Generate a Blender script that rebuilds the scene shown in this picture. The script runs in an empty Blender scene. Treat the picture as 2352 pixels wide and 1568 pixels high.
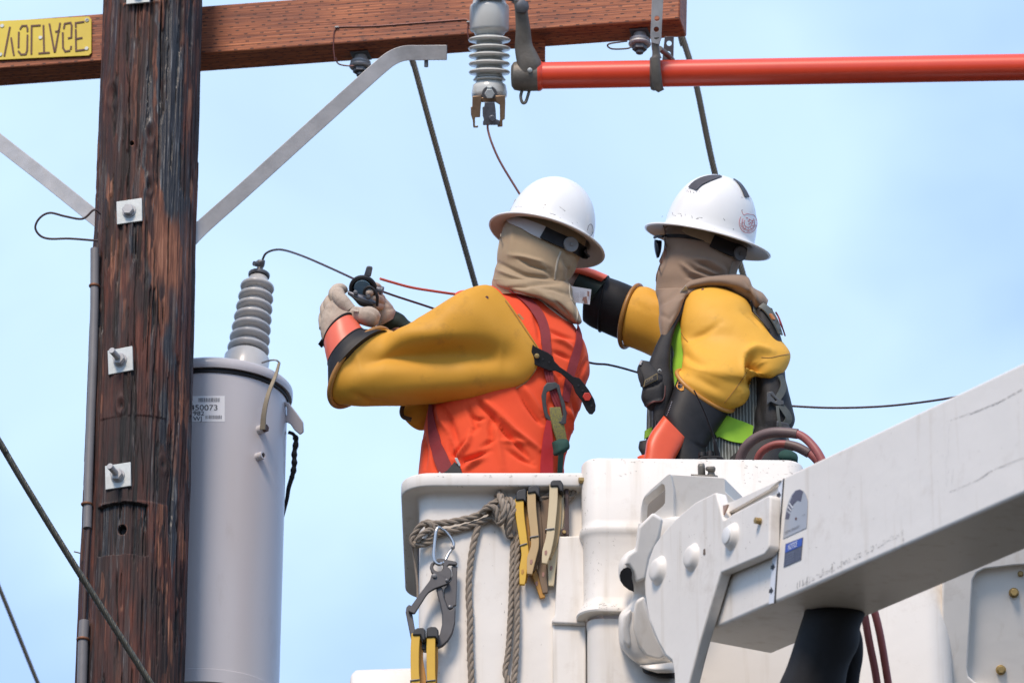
import bpy, bmesh, math, random
import numpy as np
from mathutils import Vector, Matrix
from mathutils.bvhtree import BVHTree

# ------------------------------------------------------------------ camera, sky, sun, exposure
SC = bpy.context.scene
COL = SC.collection
PITCH = math.radians(25.0)
LENS = 200.0
FPX = LENS / 36.0 * 2352.0          # focal length in picture units (picture is 2352 wide)
DIST = 15.0                         # metres to the middle of the scene
U = DIST / FPX                      # metres per picture unit at that distance
CAMPOS = np.array([0.0, -13.6, 1.7])
cd = bpy.data.cameras.new('camera')
cd.lens = LENS; cd.sensor_width = 36.0; cd.clip_start = 0.5; cd.clip_end = 9000
cd.dof.use_dof = True; cd.dof.focus_distance = DIST - 0.25; cd.dof.aperture_fstop = 5.0
cam = bpy.data.objects.new('camera', cd); COL.objects.link(cam)
cam.location = CAMPOS; cam.rotation_euler = (math.radians(90) + PITCH, 0, 0)
SC.camera = cam
SUN_EL, SUN_AZ = math.radians(48), math.radians(-160)     # azimuth from +Y, clockwise positive to +X
world = bpy.data.worlds.new('World'); SC.world = world; world.use_nodes = True
nt = world.node_tree; nt.nodes.clear()
def wn(t, **k):
    n = nt.nodes.new(t)
    for a, b in k.items(): setattr(n, a, b)
    return n
sky = wn('ShaderNodeTexSky', sky_type='NISHITA', sun_disc=False)
sky.sun_elevation = SUN_EL; sky.sun_rotation = SUN_AZ; sky.air_density = 1.0; sky.dust_density = 0.6; sky.ozone_density = 1.2
tc = wn('ShaderNodeTexCoord')
n1 = wn('ShaderNodeTexNoise'); n1.inputs['Scale'].default_value = 7.0; n1.inputs['Detail'].default_value = 6; n1.inputs['Roughness'].default_value = 0.55; n1.inputs['Distortion'].default_value = 0.6
mp = wn('ShaderNodeMapping'); mp.inputs['Scale'].default_value = (1.0, 1.0, 1.5); mp.inputs['Location'].default_value = (0.37, 0.1, 0.2)
cr = wn('ShaderNodeValToRGB'); cr.color_ramp.elements[0].position = 0.36; cr.color_ramp.elements[0].color = (0.76,)*3 + (1,); cr.color_ramp.elements[1].position = 0.64; cr.color_ramp.elements[1].color = (1.0,)*3 + (1,)
mx = wn('ShaderNodeMix', data_type='RGBA')
cl = wn('ShaderNodeCombineColor'); cl.inputs[0].default_value = 5.05; cl.inputs[1].default_value = 6.85; cl.inputs[2].default_value = 9.2
bg = wn('ShaderNodeBackground'); bg.inputs['Strength'].default_value = 0.122
wo = wn('ShaderNodeOutputWorld')
L = nt.links.new
n2 = wn('ShaderNodeTexNoise'); n2.inputs['Scale'].default_value = 5.5; n2.inputs['Detail'].default_value = 5; n2.inputs['Roughness'].default_value = 0.5
cr2 = wn('ShaderNodeMapRange'); cr2.inputs[1].default_value = 0.44; cr2.inputs[2].default_value = 0.57
hz_ = wn('ShaderNodeMix', data_type='RGBA'); cb_ = wn('ShaderNodeCombineColor'); cb_.inputs[0].default_value = 3.7; cb_.inputs[1].default_value = 5.4; cb_.inputs[2].default_value = 9.0
L(mp.outputs[0], n2.inputs['Vector']); L(n2.outputs[0], cr2.inputs[0]); L(cr2.outputs[0], hz_.inputs[0]); L(cb_.outputs[0], hz_.inputs[6]); L(cl.outputs[0], hz_.inputs[7])
L(tc.outputs['Generated'], mp.inputs[0]); L(mp.outputs[0], n1.inputs['Vector']); L(n1.outputs[0], cr.inputs[0])
L(cr.outputs[0], mx.inputs[0]); L(sky.outputs[0], mx.inputs[6]); L(hz_.outputs[2], mx.inputs[7]); L(mx.outputs[2], bg.inputs[0]); L(bg.outputs[0], wo.inputs[0])
sd = bpy.data.lights.new('sun', 'SUN'); sd.energy = 2.9; sd.angle = math.radians(16); sd.color = (1.0, 0.84, 0.69)
sun = bpy.data.objects.new('sun', sd); COL.objects.link(sun)
sdir = Vector((math.sin(SUN_AZ) * math.cos(SUN_EL), math.cos(SUN_AZ) * math.cos(SUN_EL), math.sin(SUN_EL)))
sun.rotation_euler = sdir.to_track_quat('Z', 'Y').to_euler(); sun.location = (0, -20, 30)
SC.view_settings.view_transform = 'Standard'; SC.view_settings.look = 'None'; SC.view_settings.exposure = 0.24; SC.view_settings.gamma = 1.0
SC.view_settings.use_curve_mapping = False

# ------------------------------------------------------------------ frames
# Geometry is worked out in metres in a frame tied to the viewing direction (x right, y away, z up the picture) and rotated
# rigidly into the world.
s_, c_ = math.sin(PITCH), math.cos(PITCH)
UP = np.array([0, s_, c_]); FWD = np.array([0, c_, -s_]); RT = np.array([1.0, 0, 0])
def C(x, y, d=0.0):
    k = U * (1 + d / FPX)
    return np.array([(x - 1176) * k, DIST + d * U, (784 - y) * k])
def Cs(pts): return np.array([C(*p) for p in pts])
def W(v):
    v = np.asarray(v, float)
    R = np.array([[1, 0, 0], [0, c_, -s_], [0, s_, c_]])       # cam frame -> world
    return v @ R.T + CAMPOS
def pix(v):
    v = np.asarray(v, float)
    return np.stack([v[..., 0] / v[..., 1] * FPX + 1176, 784 - v[..., 2] / v[..., 1] * FPX], -1)
def crop(x0, y0, sc):
    return lambda x, y: ((x0 + x / sc) / 1.7415, (y0 + y / sc) / 1.7415)
def conv(f, pts): return [tuple(f(p[0], p[1])) + tuple(p[2:]) for p in pts]
def nrm(v): v = np.asarray(v, float); return v / max(1e-12, np.linalg.norm(v))
def onplane(x, y, O, n):                                        # ray through picture point, cut with plane
    r = C(x, y, 0); t = np.dot(O, n) / np.dot(r, n); return r * t
def vd(y, d0=0.0, y0=784): return d0 + (y0 - y) * 0.466         # depth of a vertical line

# ------------------------------------------------------------------ noise
def hash2(ix, iy, seed=0):
    h = (ix.astype(np.int64) * 374761393 + iy.astype(np.int64) * 668265263 + seed * 982451653) & 0xffffffff
    h = ((h ^ (h >> 13)) * 1274126177) & 0xffffffff
    return ((h ^ (h >> 16)) & 0xffff) / 65535.0
def vnoise(x, y, seed=0):
    ix, iy = np.floor(x), np.floor(y); fx, fy = x - ix, y - iy
    fx = fx * fx * (3 - 2 * fx); fy = fy * fy * (3 - 2 * fy)
    a = hash2(ix, iy, seed); b = hash2(ix + 1, iy, seed); c = hash2(ix, iy + 1, seed); d = hash2(ix + 1, iy + 1, seed)
    return (a * (1 - fx) + b * fx) * (1 - fy) + (c * (1 - fx) + d * fx) * fy
def fnoise(x, y, seed=0, o=4):
    r = 0; a = 0.5
    for i in range(o): r = r + a * vnoise(x * 2 ** i, y * 2 ** i, seed + i * 7); a *= 0.5
    return r
_rs = np.random.RandomState(5); _dirs = _rs.normal(size=(9, 3)); _ph = _rs.uniform(0, 6.28, 9)
def snoise(v, scale):
    r = 0
    for i in range(9): r = r + np.sin((v @ _dirs[i]) * scale + _ph[i] + 1.3 * np.sin((v @ _dirs[(i + 4) % 9]) * scale * .7))
    return r / 9

# ------------------------------------------------------------------ mesh builder
class MB:
    def __init__(s): s.v = []; s.f = []; s.n = 0; s.lc = []
    def add(s, v, f, lc=None):
        v = np.asarray(v, float).reshape(-1, 3)
        s.v.append(v); s.f += [tuple(int(i) + s.n for i in q) for q in f]; s.n += len(v)
        s.lc.append(np.asarray(lc, float) if lc is not None else v * 1.0)
        return s
    def verts(s): return np.concatenate(s.v)
    def tube(s, path, r, n=10, cap=True, flat=1.0, upv=None):
        P = np.asarray(path, float); m = len(P); r = np.broadcast_to(np.asarray(r, float), (m,))
        T = np.gradient(P, axis=0); T /= np.linalg.norm(T, axis=1)[:, None]
        u = np.cross(T[0], [0, 0, 1.0] if upv is None else upv)
        if np.linalg.norm(u) < 1e-6: u = np.cross(T[0], [1.0, 0, 0])
        u = nrm(u); vs = []; lc = []; ang = np.arange(n) / n * 2 * math.pi; L_ = 0
        for i in range(m):
            u = nrm(u - T[i] * np.dot(u, T[i])); w = np.cross(T[i], u)
            if i: L_ += np.linalg.norm(P[i] - P[i - 1])
            vs.append(P[i] + r[i] * (np.cos(ang)[:, None] * u + flat * np.sin(ang)[:, None] * w))
            lc.append(np.stack([np.full(n, L_), ang * r[i], np.full(n, r[i])], 1))
        f = [(i * n + j, i * n + (j + 1) % n, (i + 1) * n + (j + 1) % n, (i + 1) * n + j) for i in range(m - 1) for j in range(n)]
        if cap: f += [tuple(range(n))[::-1], tuple((m - 1) * n + j for j in range(n))]
        return s.add(np.concatenate(vs), f, np.concatenate(lc))
    def lathe(s, O, ax, prof, n=32, a0=0, a1=2 * math.pi, sx=1.0, xdir=None, capt=True):
        ax = nrm(ax); u = np.cross(ax, [0, 1.0, 0]) if xdir is None else np.asarray(xdir, float)
        if np.linalg.norm(u) < 1e-3: u = np.array([1.0, 0, 0])
        u = nrm(u - ax * np.dot(u, ax)); w = np.cross(ax, u)
        full = abs(a1 - a0 - 2 * math.pi) < 1e-6; nn = n if full else n + 1
        ang = a0 + np.arange(nn) / n * (a1 - a0); vs = []
        for r, h in prof: vs.append(np.asarray(O) + ax * h + r * (np.cos(ang)[:, None] * u * sx + np.sin(ang)[:, None] * w))
        m = len(prof)
        f = [(i * nn + j, i * nn + (j + 1) % nn, (i + 1) * nn + (j + 1) % nn, (i + 1) * nn + j) for i in range(m - 1) for j in range(n)]
        if full and capt: f += [tuple(range(nn))[::-1], tuple((m - 1) * nn + j for j in range(nn))]
        return s.add(np.concatenate(vs), f)
    def box(s, O, a, b, c):
        O, a, b, c = [np.asarray(t, float) for t in (O, a, b, c)]
        v = [O, O + a, O + a + b, O + b, O + c, O + a + c, O + a + b + c, O + b + c]
        f = [(0, 3, 2, 1), (4, 5, 6, 7), (0, 1, 5, 4), (1, 2, 6, 5), (2, 3, 7, 6), (3, 0, 4, 7)]
        if np.dot(np.cross(a, b), c) < 0: f = [q[::-1] for q in f]
        la, lb, lc = [np.linalg.norm(t) for t in (a, b, c)]
        lcv = [(0, 0, 0), (la, 0, 0), (la, lb, 0), (0, lb, 0), (0, 0, lc), (la, 0, lc), (la, lb, lc), (0, lb, lc)]
        return s.add(v, f, lcv)
    def cbox(s, Cn, a, b, c): return s.box(np.asarray(Cn) - (np.asarray(a) + np.asarray(b) + np.asarray(c)) / 2, a, b, c)
    def prism(s, pts, ext, holes=()):
        bm = bmesh.new(); E = []
        for loop in [pts] + list(holes):
            vv = [bm.verts.new(p) for p in loop]
            for i in range(len(vv)): E.append(bm.edges.new((vv[i], vv[(i + 1) % len(vv)])))
        if holes: bmesh.ops.triangle_fill(bm, edges=E, use_beauty=True)
        else: bm.faces.new([v for v in bm.verts])
        bm.verts.index_update(); v0 = np.array([v.co[:] for v in bm.verts]); F = [tuple(v.index for v in f.verts) for f in bm.faces]
        N = np.asarray(ext, float); n0 = len(v0); out = []
        fn = sum((np.asarray(f.normal[:]) * f.calc_area() for f in bm.faces), np.zeros(3)); 
        for f in bm.faces: f.normal_update()
        for f in bm.faces:
            q = tuple(v.index for v in f.verts)
            if np.dot(np.array(f.normal[:]), N) > 0: q = q[::-1]
            out.append(q); out.append(tuple(i + n0 for i in q[::-1]))
        bm.free()
        b = 0
        for loop in [pts] + list(holes):
            k = len(loop)
            for i in range(k): out.append((b + i, b + (i + 1) % k, b + (i + 1) % k + n0, b + i + n0))
            b += k
        s.add(np.concatenate([v0, v0 + N]), out); s.fix = True
        return s
    def loft(s, secs, na=40, nl=60, pw=2.0, folds=(), wr=0.0, wrs=40, cap=True, both=False, lenscale=None):
        """secs: (ax,ay,bx,by,depth,half_depth[,sx,sy[,ddepth]]) picture outline left/right + depth; smooth tube through them"""
        S = np.array([tuple(q) + (0,) * (9 - len(q)) for q in secs], float); m = len(S)
        t = np.linspace(0, m - 1, nl); out = []
        E = np.concatenate([[2 * S[0] - S[1]], S, [2 * S[-1] - S[-2]]])
        for tt in t:
            i = min(int(tt), m - 2); f = tt - i; p0, p1, p2, p3 = E[i], E[i + 1], E[i + 2], E[i + 3]
            out.append(.5 * ((2 * p1) + (-p0 + p2) * f + (2 * p0 - 5 * p1 + 4 * p2 - p3) * f * f + (-p0 + 3 * p1 - 3 * p2 + p3) * f ** 3))
        ang = np.arange(na) / na * 2 * math.pi; cs, sn = np.cos(ang), np.sin(ang)
        ca = np.sign(cs) * np.abs(cs) ** (2 / pw); sa = np.sign(sn) * np.abs(sn) ** (2 / pw)
        V = []; Lc = []; Ln = 0; prev = None
        for o in out:
            A = C(o[0], o[1], o[4] - o[8]); B = C(o[2], o[3], o[4] + o[8]); ce = (A + B) / 2; a1 = (B - A) / 2
            a2 = np.array([-o[6], o[5], o[7]]) * U
            if prev is not None: Ln += np.linalg.norm(ce - prev)
            prev = ce
            V.append(ce + ca[:, None] * a1 + sa[:, None] * a2)
            Lc.append(np.stack([np.full(na, Ln), ang * np.linalg.norm(a1) , sa * 0], 1))
        V = np.array(V)
        G = V.copy()
        dl = np.gradient(G, axis=0); da = np.roll(G, -1, 1) - np.roll(G, 1, 1); N = np.cross(da, dl); N /= np.linalg.norm(N, axis=2)[..., None] + 1e-12
        cen = G.mean(1, keepdims=True)
        if np.sum(N * (G - cen)) < 0: N = -N
        if folds:
            px = pix(G); D = np.zeros(G.shape[:2])
            face = N[..., 1] < 0.15
            for fo in folds:
                pts, amp, wd = np.array(fo[0], float), fo[1], fo[2]; best = np.full(D.shape, 1e9); tb = np.zeros(D.shape)
                for k in range(len(pts) - 1):
                    a, b = pts[k][:2], pts[k + 1][:2]; ab = b - a
                    tt = np.clip(((px - a) @ ab) / (ab @ ab), 0, 1); dd = np.linalg.norm(px - (a + tt[..., None] * ab), axis=2)
                    upd = dd < best; best = np.where(upd, dd, best); tb = np.where(upd, (k + tt) / (len(pts) - 1), tb)
                D += amp * np.exp(-(best / wd) ** 2) * np.sqrt(np.clip(np.sin(np.clip(tb, .03, .97) * math.pi), 0, 1))
            V = V + N * (D * U * (face | both))[..., None]
        if wr: V = V + N * (wr * U * snoise(G, wrs))[..., None]
        f = [(i * na + j, i * na + (j + 1) % na, (i + 1) * na + (j + 1) % na, (i + 1) * na + j) for i in range(nl - 1) for j in range(na)]
        v = V.reshape(-1, 3); lc = np.array(Lc).reshape(-1, 3)
        if cap:
            n0 = len(v); v = np.concatenate([v, [V[0].mean(0), V[-1].mean(0)]]); lc = np.concatenate([lc, [lc[0], lc[-1]]])
            f += [(n0, (j + 1) % na, j) for j in range(na)] + [(n0 + 1, (nl - 1) * na + j, (nl - 1) * na + (j + 1) % na) for j in range(na)]
        s.fix = True
        return s.add(v, f, lc)
    def ribbon(s, P, N, w, th, nsub=1):
        """flat strap: points P, outward normals N, width (q), thickness (q)"""
        P = np.asarray(P, float); N = np.asarray(N, float); m = len(P); w = np.broadcast_to(np.asarray(w, float), (m,)) * U; th = th * U
        T = np.gradient(P, axis=0); vs = []; lc = []; Ln = 0
        for i in range(m):
            t = nrm(T[i]); n = nrm(N[i] - t * np.dot(N[i], t)); b = np.cross(t, n)
            if i: Ln += np.linalg.norm(P[i] - P[i - 1])
            vs += [P[i] - b * w[i] / 2, P[i] + b * w[i] / 2, P[i] + b * w[i] / 2 + n * th, P[i] - b * w[i] / 2 + n * th]
            lc += [(Ln, 0, 0), (Ln, w[i], 0), (Ln, w[i], th), (Ln, 0, th)]
        f = []
        for i in range(m - 1):
            for j in range(4): f.append((i * 4 + j, i * 4 + (j + 1) % 4, (i + 1) * 4 + (j + 1) % 4, (i + 1) * 4 + j))
        f += [(0, 1, 2, 3), tuple((m - 1) * 4 + j for j in (3, 2, 1, 0))]
        s.fix = True
        return s.add(vs, f, lc)
    fix = False
    def build(s, name, mat, parent=None, bevel=0.0, seg=2, ang=38, sub=0, kind=None, label=None, smooth=True, at=None):
        v = s.verts(); me = bpy.data.meshes.new(name)
        w = W(v)
        root = parent
        while root is not None and root.parent is not None: root = root.parent
        if root is not None: loc = np.array(root.location[:])
        else: loc = W(at) if at is not None else np.array([w[:, 0].mean(), w[:, 1].mean(), w[:, 2].min()])
        me.from_pydata((w - loc).tolist(), [], s.f)
        at_ = me.attributes.new('lc', 'FLOAT_VECTOR', 'POINT'); at_.data.foreach_set('vector', np.concatenate(s.lc).astype(np.float32).ravel())
        if s.fix:
            bm = bmesh.new(); bm.from_mesh(me); bmesh.ops.recalc_face_normals(bm, faces=bm.faces); bm.to_mesh(me); bm.free()
        me.materials.append(mat)
        if smooth:
            me.polygons.foreach_set('use_smooth', [True] * len(me.polygons)); me.set_sharp_from_angle(angle=math.radians(ang))
        me.update()
        o = bpy.data.objects.new(name, me); COL.objects.link(o)
        if parent is not None: o.parent = parent
        else: o.location = loc
        if bevel:
            b = o.modifiers.new('bevel', 'BEVEL'); b.width = bevel * U; b.segments = seg; b.limit_method = 'ANGLE'; b.angle_limit = math.radians(30); b.harden_normals = False
        if sub:
            b = o.modifiers.new('sub', 'SUBSURF'); b.levels = sub; b.render_levels = sub
        if kind: o['kind'] = kind
        if label: o['label'] = label
        return o
    def bvh(s):
        return BVHTree.FromPolygons([tuple(p) for p in s.verts()], [q for q in s.f])
def thing(name, label, cat, base, group=None):
    o = bpy.data.objects.new(name, None); COL.objects.link(o); o.empty_display_size = 0.1
    o.location = W(base); o['label'] = label; o['category'] = cat
    if group: o['group'] = group
    bpy.context.view_layer.update()
    return o
def tag(o, label, cat, group=None):
    o['label'] = label; o['category'] = cat
    if group: o['group'] = group
    return o
def drape(pts, bvhs, off=1.5, n=0, dflt=0.0):
    """picture points -> points on the first surface met, with normals"""
    P = np.array([p[:2] for p in pts], float)
    if n: P = spl(P, n)
    out = []; ns = []
    for x, y in P:
        r = Vector(C(x, y, 0)); r.normalize(); best = None
        for b in bvhs:
            h = b.ray_cast(Vector((0, 0, 0)), r)
            if h[0] is not None and (best is None or h[3] < best[3]): best = h
        if best is None:                                        # just off the edge: take the depth of the nearest surface point
            q = C(x, y, 0); bb = None
            for b in bvhs:
                t_ = q * 1.0
                for _ in range(3):
                    h = b.find_nearest(Vector(t_))
                    t_ = q * (h[0][1] / q[1])
                if bb is None or (h[0] - Vector(t_)).length < bb[0]: bb = ((h[0] - Vector(t_)).length, t_, h[1])
            out.append(bb[1]); nn = np.array(bb[2][:]); nn = nn if nn[1] < 0 else -nn; ns.append(nrm(nn + np.array([0, -.5, 0]))); continue
        nn = np.array(best[1][:]); nn = nn if nn[1] < 0 else -nn
        out.append(np.array(best[0][:])); ns.append(nn)
    out = np.array(out); ns = np.array(ns)
    if len(out) > 6:
        for _ in range(3):
            ns[1:-1] = (ns[:-2] + ns[1:-1] * 2 + ns[2:]) / 4
    return out + ns * off * U, ns
def spl(P, n):
    P = np.asarray(P, float); m = len(P)
    E = np.concatenate([[2 * P[0] - P[1]], P, [2 * P[-1] - P[-2]]]); out = []
    for tt in np.linspace(0, m - 1, n):
        i = min(int(tt), m - 2); f = tt - i; p0, p1, p2, p3 = E[i], E[i + 1], E[i + 2], E[i + 3]
        out.append(.5 * ((2 * p1) + (-p0 + p2) * f + (2 * p0 - 5 * p1 + 4 * p2 - p3) * f * f + (-p0 + 3 * p1 - 3 * p2 + p3) * f ** 3))
    return np.array(out)
def wirepath(pts, n=40): return Cs(spl(pts, n))
def circ(O, ax, r, n=24, xdir=None):
    ax = nrm(ax); u = np.cross(ax, [0, 0, 1.0]); u = nrm(u if np.linalg.norm(u) > 1e-3 else [1, 0, 0]); w = np.cross(ax, u)
    a = np.arange(n) / n * 2 * math.pi
    return np.asarray(O) + r * (np.cos(a)[:, None] * u + np.sin(a)[:, None] * w)
def hexnut(mb, O, ax, r, h):
    p = circ(O, ax, r, 6); mb.prism(p, nrm(ax) * h); return mb
def strands(P, R, r, pitch, k=3, n=8, parent=None, mat=None, name='strand', ph=0.0):
    """k helical strands laid round a path; P metres"""
    P = np.asarray(P, float); seg = np.linalg.norm(np.diff(P, axis=0), axis=1); Ls = np.concatenate([[0], np.cumsum(seg)])
    m = max(12, int(Ls[-1] / pitch * 12)); t = np.linspace(0, Ls[-1], m); Q = np.stack([np.interp(t, Ls, P[:, i]) for i in range(3)], 1)
    T = np.gradient(Q, axis=0); T /= np.linalg.norm(T, axis=1)[:, None]; u = nrm(np.cross(T[0], [0.1, 1, 0.2])); us = []
    for i in range(m): u = nrm(u - T[i] * np.dot(u, T[i])); us.append(u)
    us = np.array(us); ws = np.cross(T, us); res = []
    for j in range(k):
        a = t / pitch * 2 * math.pi + j * 2 * math.pi / k + ph
        mb = MB().tube(Q + R * (np.cos(a)[:, None] * us + np.sin(a)[:, None] * ws), r, n)
        res.append(mb.build(name, mat, parent))
    return res
def text_mesh(mb, txt, O, xd, yd, size, ext=0.0, align='LEFT', sx=1.0):
    cu = bpy.data.curves.new('txt', 'FONT'); cu.body = txt; cu.size = 1.0; cu.align_x = align
    o = bpy.data.objects.new('txt', cu); COL.objects.link(o); bpy.context.view_layer.update()
    me = bpy.data.meshes.new_from_object(o.evaluated_get(bpy.context.evaluated_depsgraph_get()))
    n = len(me.vertices); co = np.zeros(n * 3); me.vertices.foreach_get('co', co); co = co.reshape(-1, 3)
    F = [tuple(p.vertices) for p in me.polygons]
    O = np.asarray(O); xd = nrm(xd); yd = nrm(yd)
    v = O + co[:, :1] * size * sx * xd + co[:, 1:2] * size * yd
    mb.add(v, F); bpy.data.objects.remove(o); bpy.data.curves.remove(cu); bpy.data.meshes.remove(me)
    return mb

# ------------------------------------------------------------------ materials
MATS = {}
def material(name, col, rough=0.5, col2=None, ns=30.0, amt=0.5, metal=0.0, bump=0.0, bs=120.0, dirt=None, ds=18.0, dth=(0.58, 0.7), spec=0.5,
             stretch=(1, 1, 1), coord='Object', rvar=0.0, coat=0.0, damt=0.8, sheen=0.0, sss=0.0):
    m = bpy.data.materials.new(name); m.use_nodes = True; t = m.node_tree; N = t.nodes; P = N['Principled BSDF']
    def n(k, **a):
        q = N.new(k)
        for x, y in a.items(): setattr(q, x, y)
        return q
    def lk(a, b): t.links.new(a, b)
    if coord == 'Object': src = n('ShaderNodeTexCoord').outputs['Object']
    else:
        at = n('ShaderNodeAttribute'); at.attribute_name = 'lc'; src = at.outputs['Vector']
    mpn = n('ShaderNodeMapping'); mpn.inputs['Scale'].default_value = stretch; lk(src, mpn.inputs[0]); src = mpn.outputs[0]
    base = None
    if col2 is not None:
        nz = n('ShaderNodeTexNoise'); nz.inputs['Scale'].default_value = ns; nz.inputs['Detail'].default_value = 5; nz.inputs['Roughness'].default_value = 0.6; lk(src, nz.inputs['Vector'])
        r = n('ShaderNodeMapRange'); r.inputs[1].default_value = 0.5 - 0.5 * (1 - amt) - .02; r.inputs[2].default_value = 0.5 + 0.5 * (1 - amt) + .02; lk(nz.outputs[0], r.inputs[0])
        mx = n('ShaderNodeMix', data_type='RGBA'); mx.inputs[6].default_value = (*col, 1); mx.inputs[7].default_value = (*col2, 1); lk(r.outputs[0], mx.inputs[0]); base = mx.outputs[2]
    if dirt is not None:
        nz = n('ShaderNodeTexNoise'); nz.inputs['Scale'].default_value = ds; nz.inputs['Detail'].default_value = 9; nz.inputs['Roughness'].default_value = 0.72; lk(src, nz.inputs['Vector'])
        r = n('ShaderNodeMapRange'); r.inputs[1].default_value = dth[0]; r.inputs[2].default_value = dth[1]; r.inputs[4].default_value = damt; lk(nz.outputs[0], r.inputs[0])
        mx = n('ShaderNodeMix', data_type='RGBA'); mx.inputs[7].default_value = (*dirt, 1); lk(r.outputs[0], mx.inputs[0])
        if base is not None: lk(base, mx.inputs[6])
        else: mx.inputs[6].default_value = (*col, 1)
        base = mx.outputs[2]
    if base is not None: lk(base, P.inputs['Base Color'])
    else: P.inputs['Base Color'].default_value = (*col, 1)
    P.inputs['Roughness'].default_value = rough; P.inputs['Metallic'].default_value = metal; P.inputs['Specular IOR Level'].default_value = spec
    if coat: P.inputs['Coat Weight'].default_value = coat; P.inputs['Coat Roughness'].default_value = 0.15
    if sheen: P.inputs['Sheen Weight'].default_value = sheen; P.inputs['Sheen Roughness'].default_value = 0.4
    if sss: P.inputs['Subsurface Weight'].default_value = sss; P.inputs['Subsurface Scale'].default_value = 0.01
    if rvar:
        nz = n('ShaderNodeTexNoise'); nz.inputs['Scale'].default_value = ns * 1.7; nz.inputs['Detail'].default_value = 4; lk(src, nz.inputs['Vector'])
        r = n('ShaderNodeMapRange'); r.inputs[1].default_value = .35; r.inputs[2].default_value = .65; r.inputs[3].default_value = max(.05, rough - rvar); r.inputs[4].default_value = min(1, rough + rvar); lk(nz.outputs[0], r.inputs[0]); lk(r.outputs[0], P.inputs['Roughness'])
    if bump:
        nz = n('ShaderNodeTexNoise'); nz.inputs['Scale'].default_value = bs; nz.inputs['Detail'].default_value = 4; lk(src, nz.inputs['Vector'])
        b = n('ShaderNodeBump'); b.inputs['Strength'].default_value = bump; b.inputs['Distance'].default_value = 0.004; lk(nz.outputs[0], b.inputs['Height']); lk(b.outputs[0], P.inputs['Normal'])
    m.diffuse_color = (*col, 1)
    MATS[name] = m
    return m
galv = material('galvanised_steel', (.50, .49, .485), .5, (.36, .355, .35), 22, .45, metal=.1, bump=.12, bs=90, rvar=.1)
galv_dark = material('dull_steel', (.20, .20, .20), .5, (.10, .10, .11), 40, .4, metal=.6, rvar=.1)
galv_plate = material('galvanised_plate', (.60, .62, .60), .5, (.44, .47, .45), 60, .4, metal=.15, bump=.1, bs=200)
casting = material('grey_casting', (.22, .20, .17), .55, (.12, .105, .085), 25, .4, metal=.4, bump=.2, bs=160)
porcelain = material('grey_porcelain', (.60, .60, .56), .25, (.56, .56, .52), 10, .4, coat=.25)
bronze = material('bronze', (.36, .24, .15), .42, (.20, .13, .08), 60, .4, metal=.6)
cable_dark = material('dark_wire', (.045, .03, .027), .5, (.09, .05, .045), 80, .5)
copper = material('weathered_copper_wire', (.17, .055, .045), .45, (.10, .04, .035), 60, .5, metal=.3)
red_wire = material('salmon_red_wire', (.62, .13, .08), .4)
guymat = material('weathered_strand', (.13, .125, .10), .45, (.07, .065, .05), 60, .5, metal=.6)
guyfar = material('weathered_far_strand', (.13, .115, .09), .6, (.10, .09, .07), 60, .5, metal=.2)
tankmat = material('transformer_grey_paint', (.54, .52, .53), .34, (.50, .48, .49), 4, .3, dirt=(.30, .26, .21), ds=7, dth=(.60, .80), damt=.45, coat=.15, stretch=(1, 1, .35), bump=.12, bs=5)
tankdark = material('dark_green_underside', (.03, .06, .05), .4)
black_rub = material('black_rubber', (.008, .0075, .008), .55, (.018, .017, .018), 30, .5, bump=.05, spec=.3)
white_paint = material('white_plastic', (.78, .77, .74), .4)
red_fg = material('red_orange_fibreglass', (.78, .065, .020), .36, (.68, .055, .020), 16, .4, dirt=(.40, .16, .12), ds=60, dth=(.66, .74), damt=.6, coat=.15)
sticker = material('white_sticker', (.80, .80, .80), .45)
ink = material('black_ink', (.03, .03, .035), .5)
grey_ink = material('grey_ink', (.16, .16, .18), .5)
conduit_m = material('grey_conduit', (.20, .19, .19), .5, (.15, .14, .14), 16, .4)
rust = material('copper_strap', (.26, .10, .045), .55, (.14, .07, .04), 60, .5, metal=.4)
# ================================================================== SETTING: ground
gm = material('dry_grass_ground', (.034, .026, .016), .95, (.026, .022, .012), 0.25, .3, dirt=(.05, .042, .032), ds=2, dth=(.5, .7))
gme = bpy.data.meshes.new('ground'); gme.from_pydata([(-3000, -3000, 0), (3000, -3000, 0), (3000, 3000, 0), (-3000, 3000, 0)], [], [(0, 1, 2, 3)]); gme.materials.append(gm)
go = bpy.data.objects.new('ground', gme); COL.objects.link(go); go['kind'] = 'structure'; go['label'] = 'flat dry grass ground below the workers'

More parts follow.
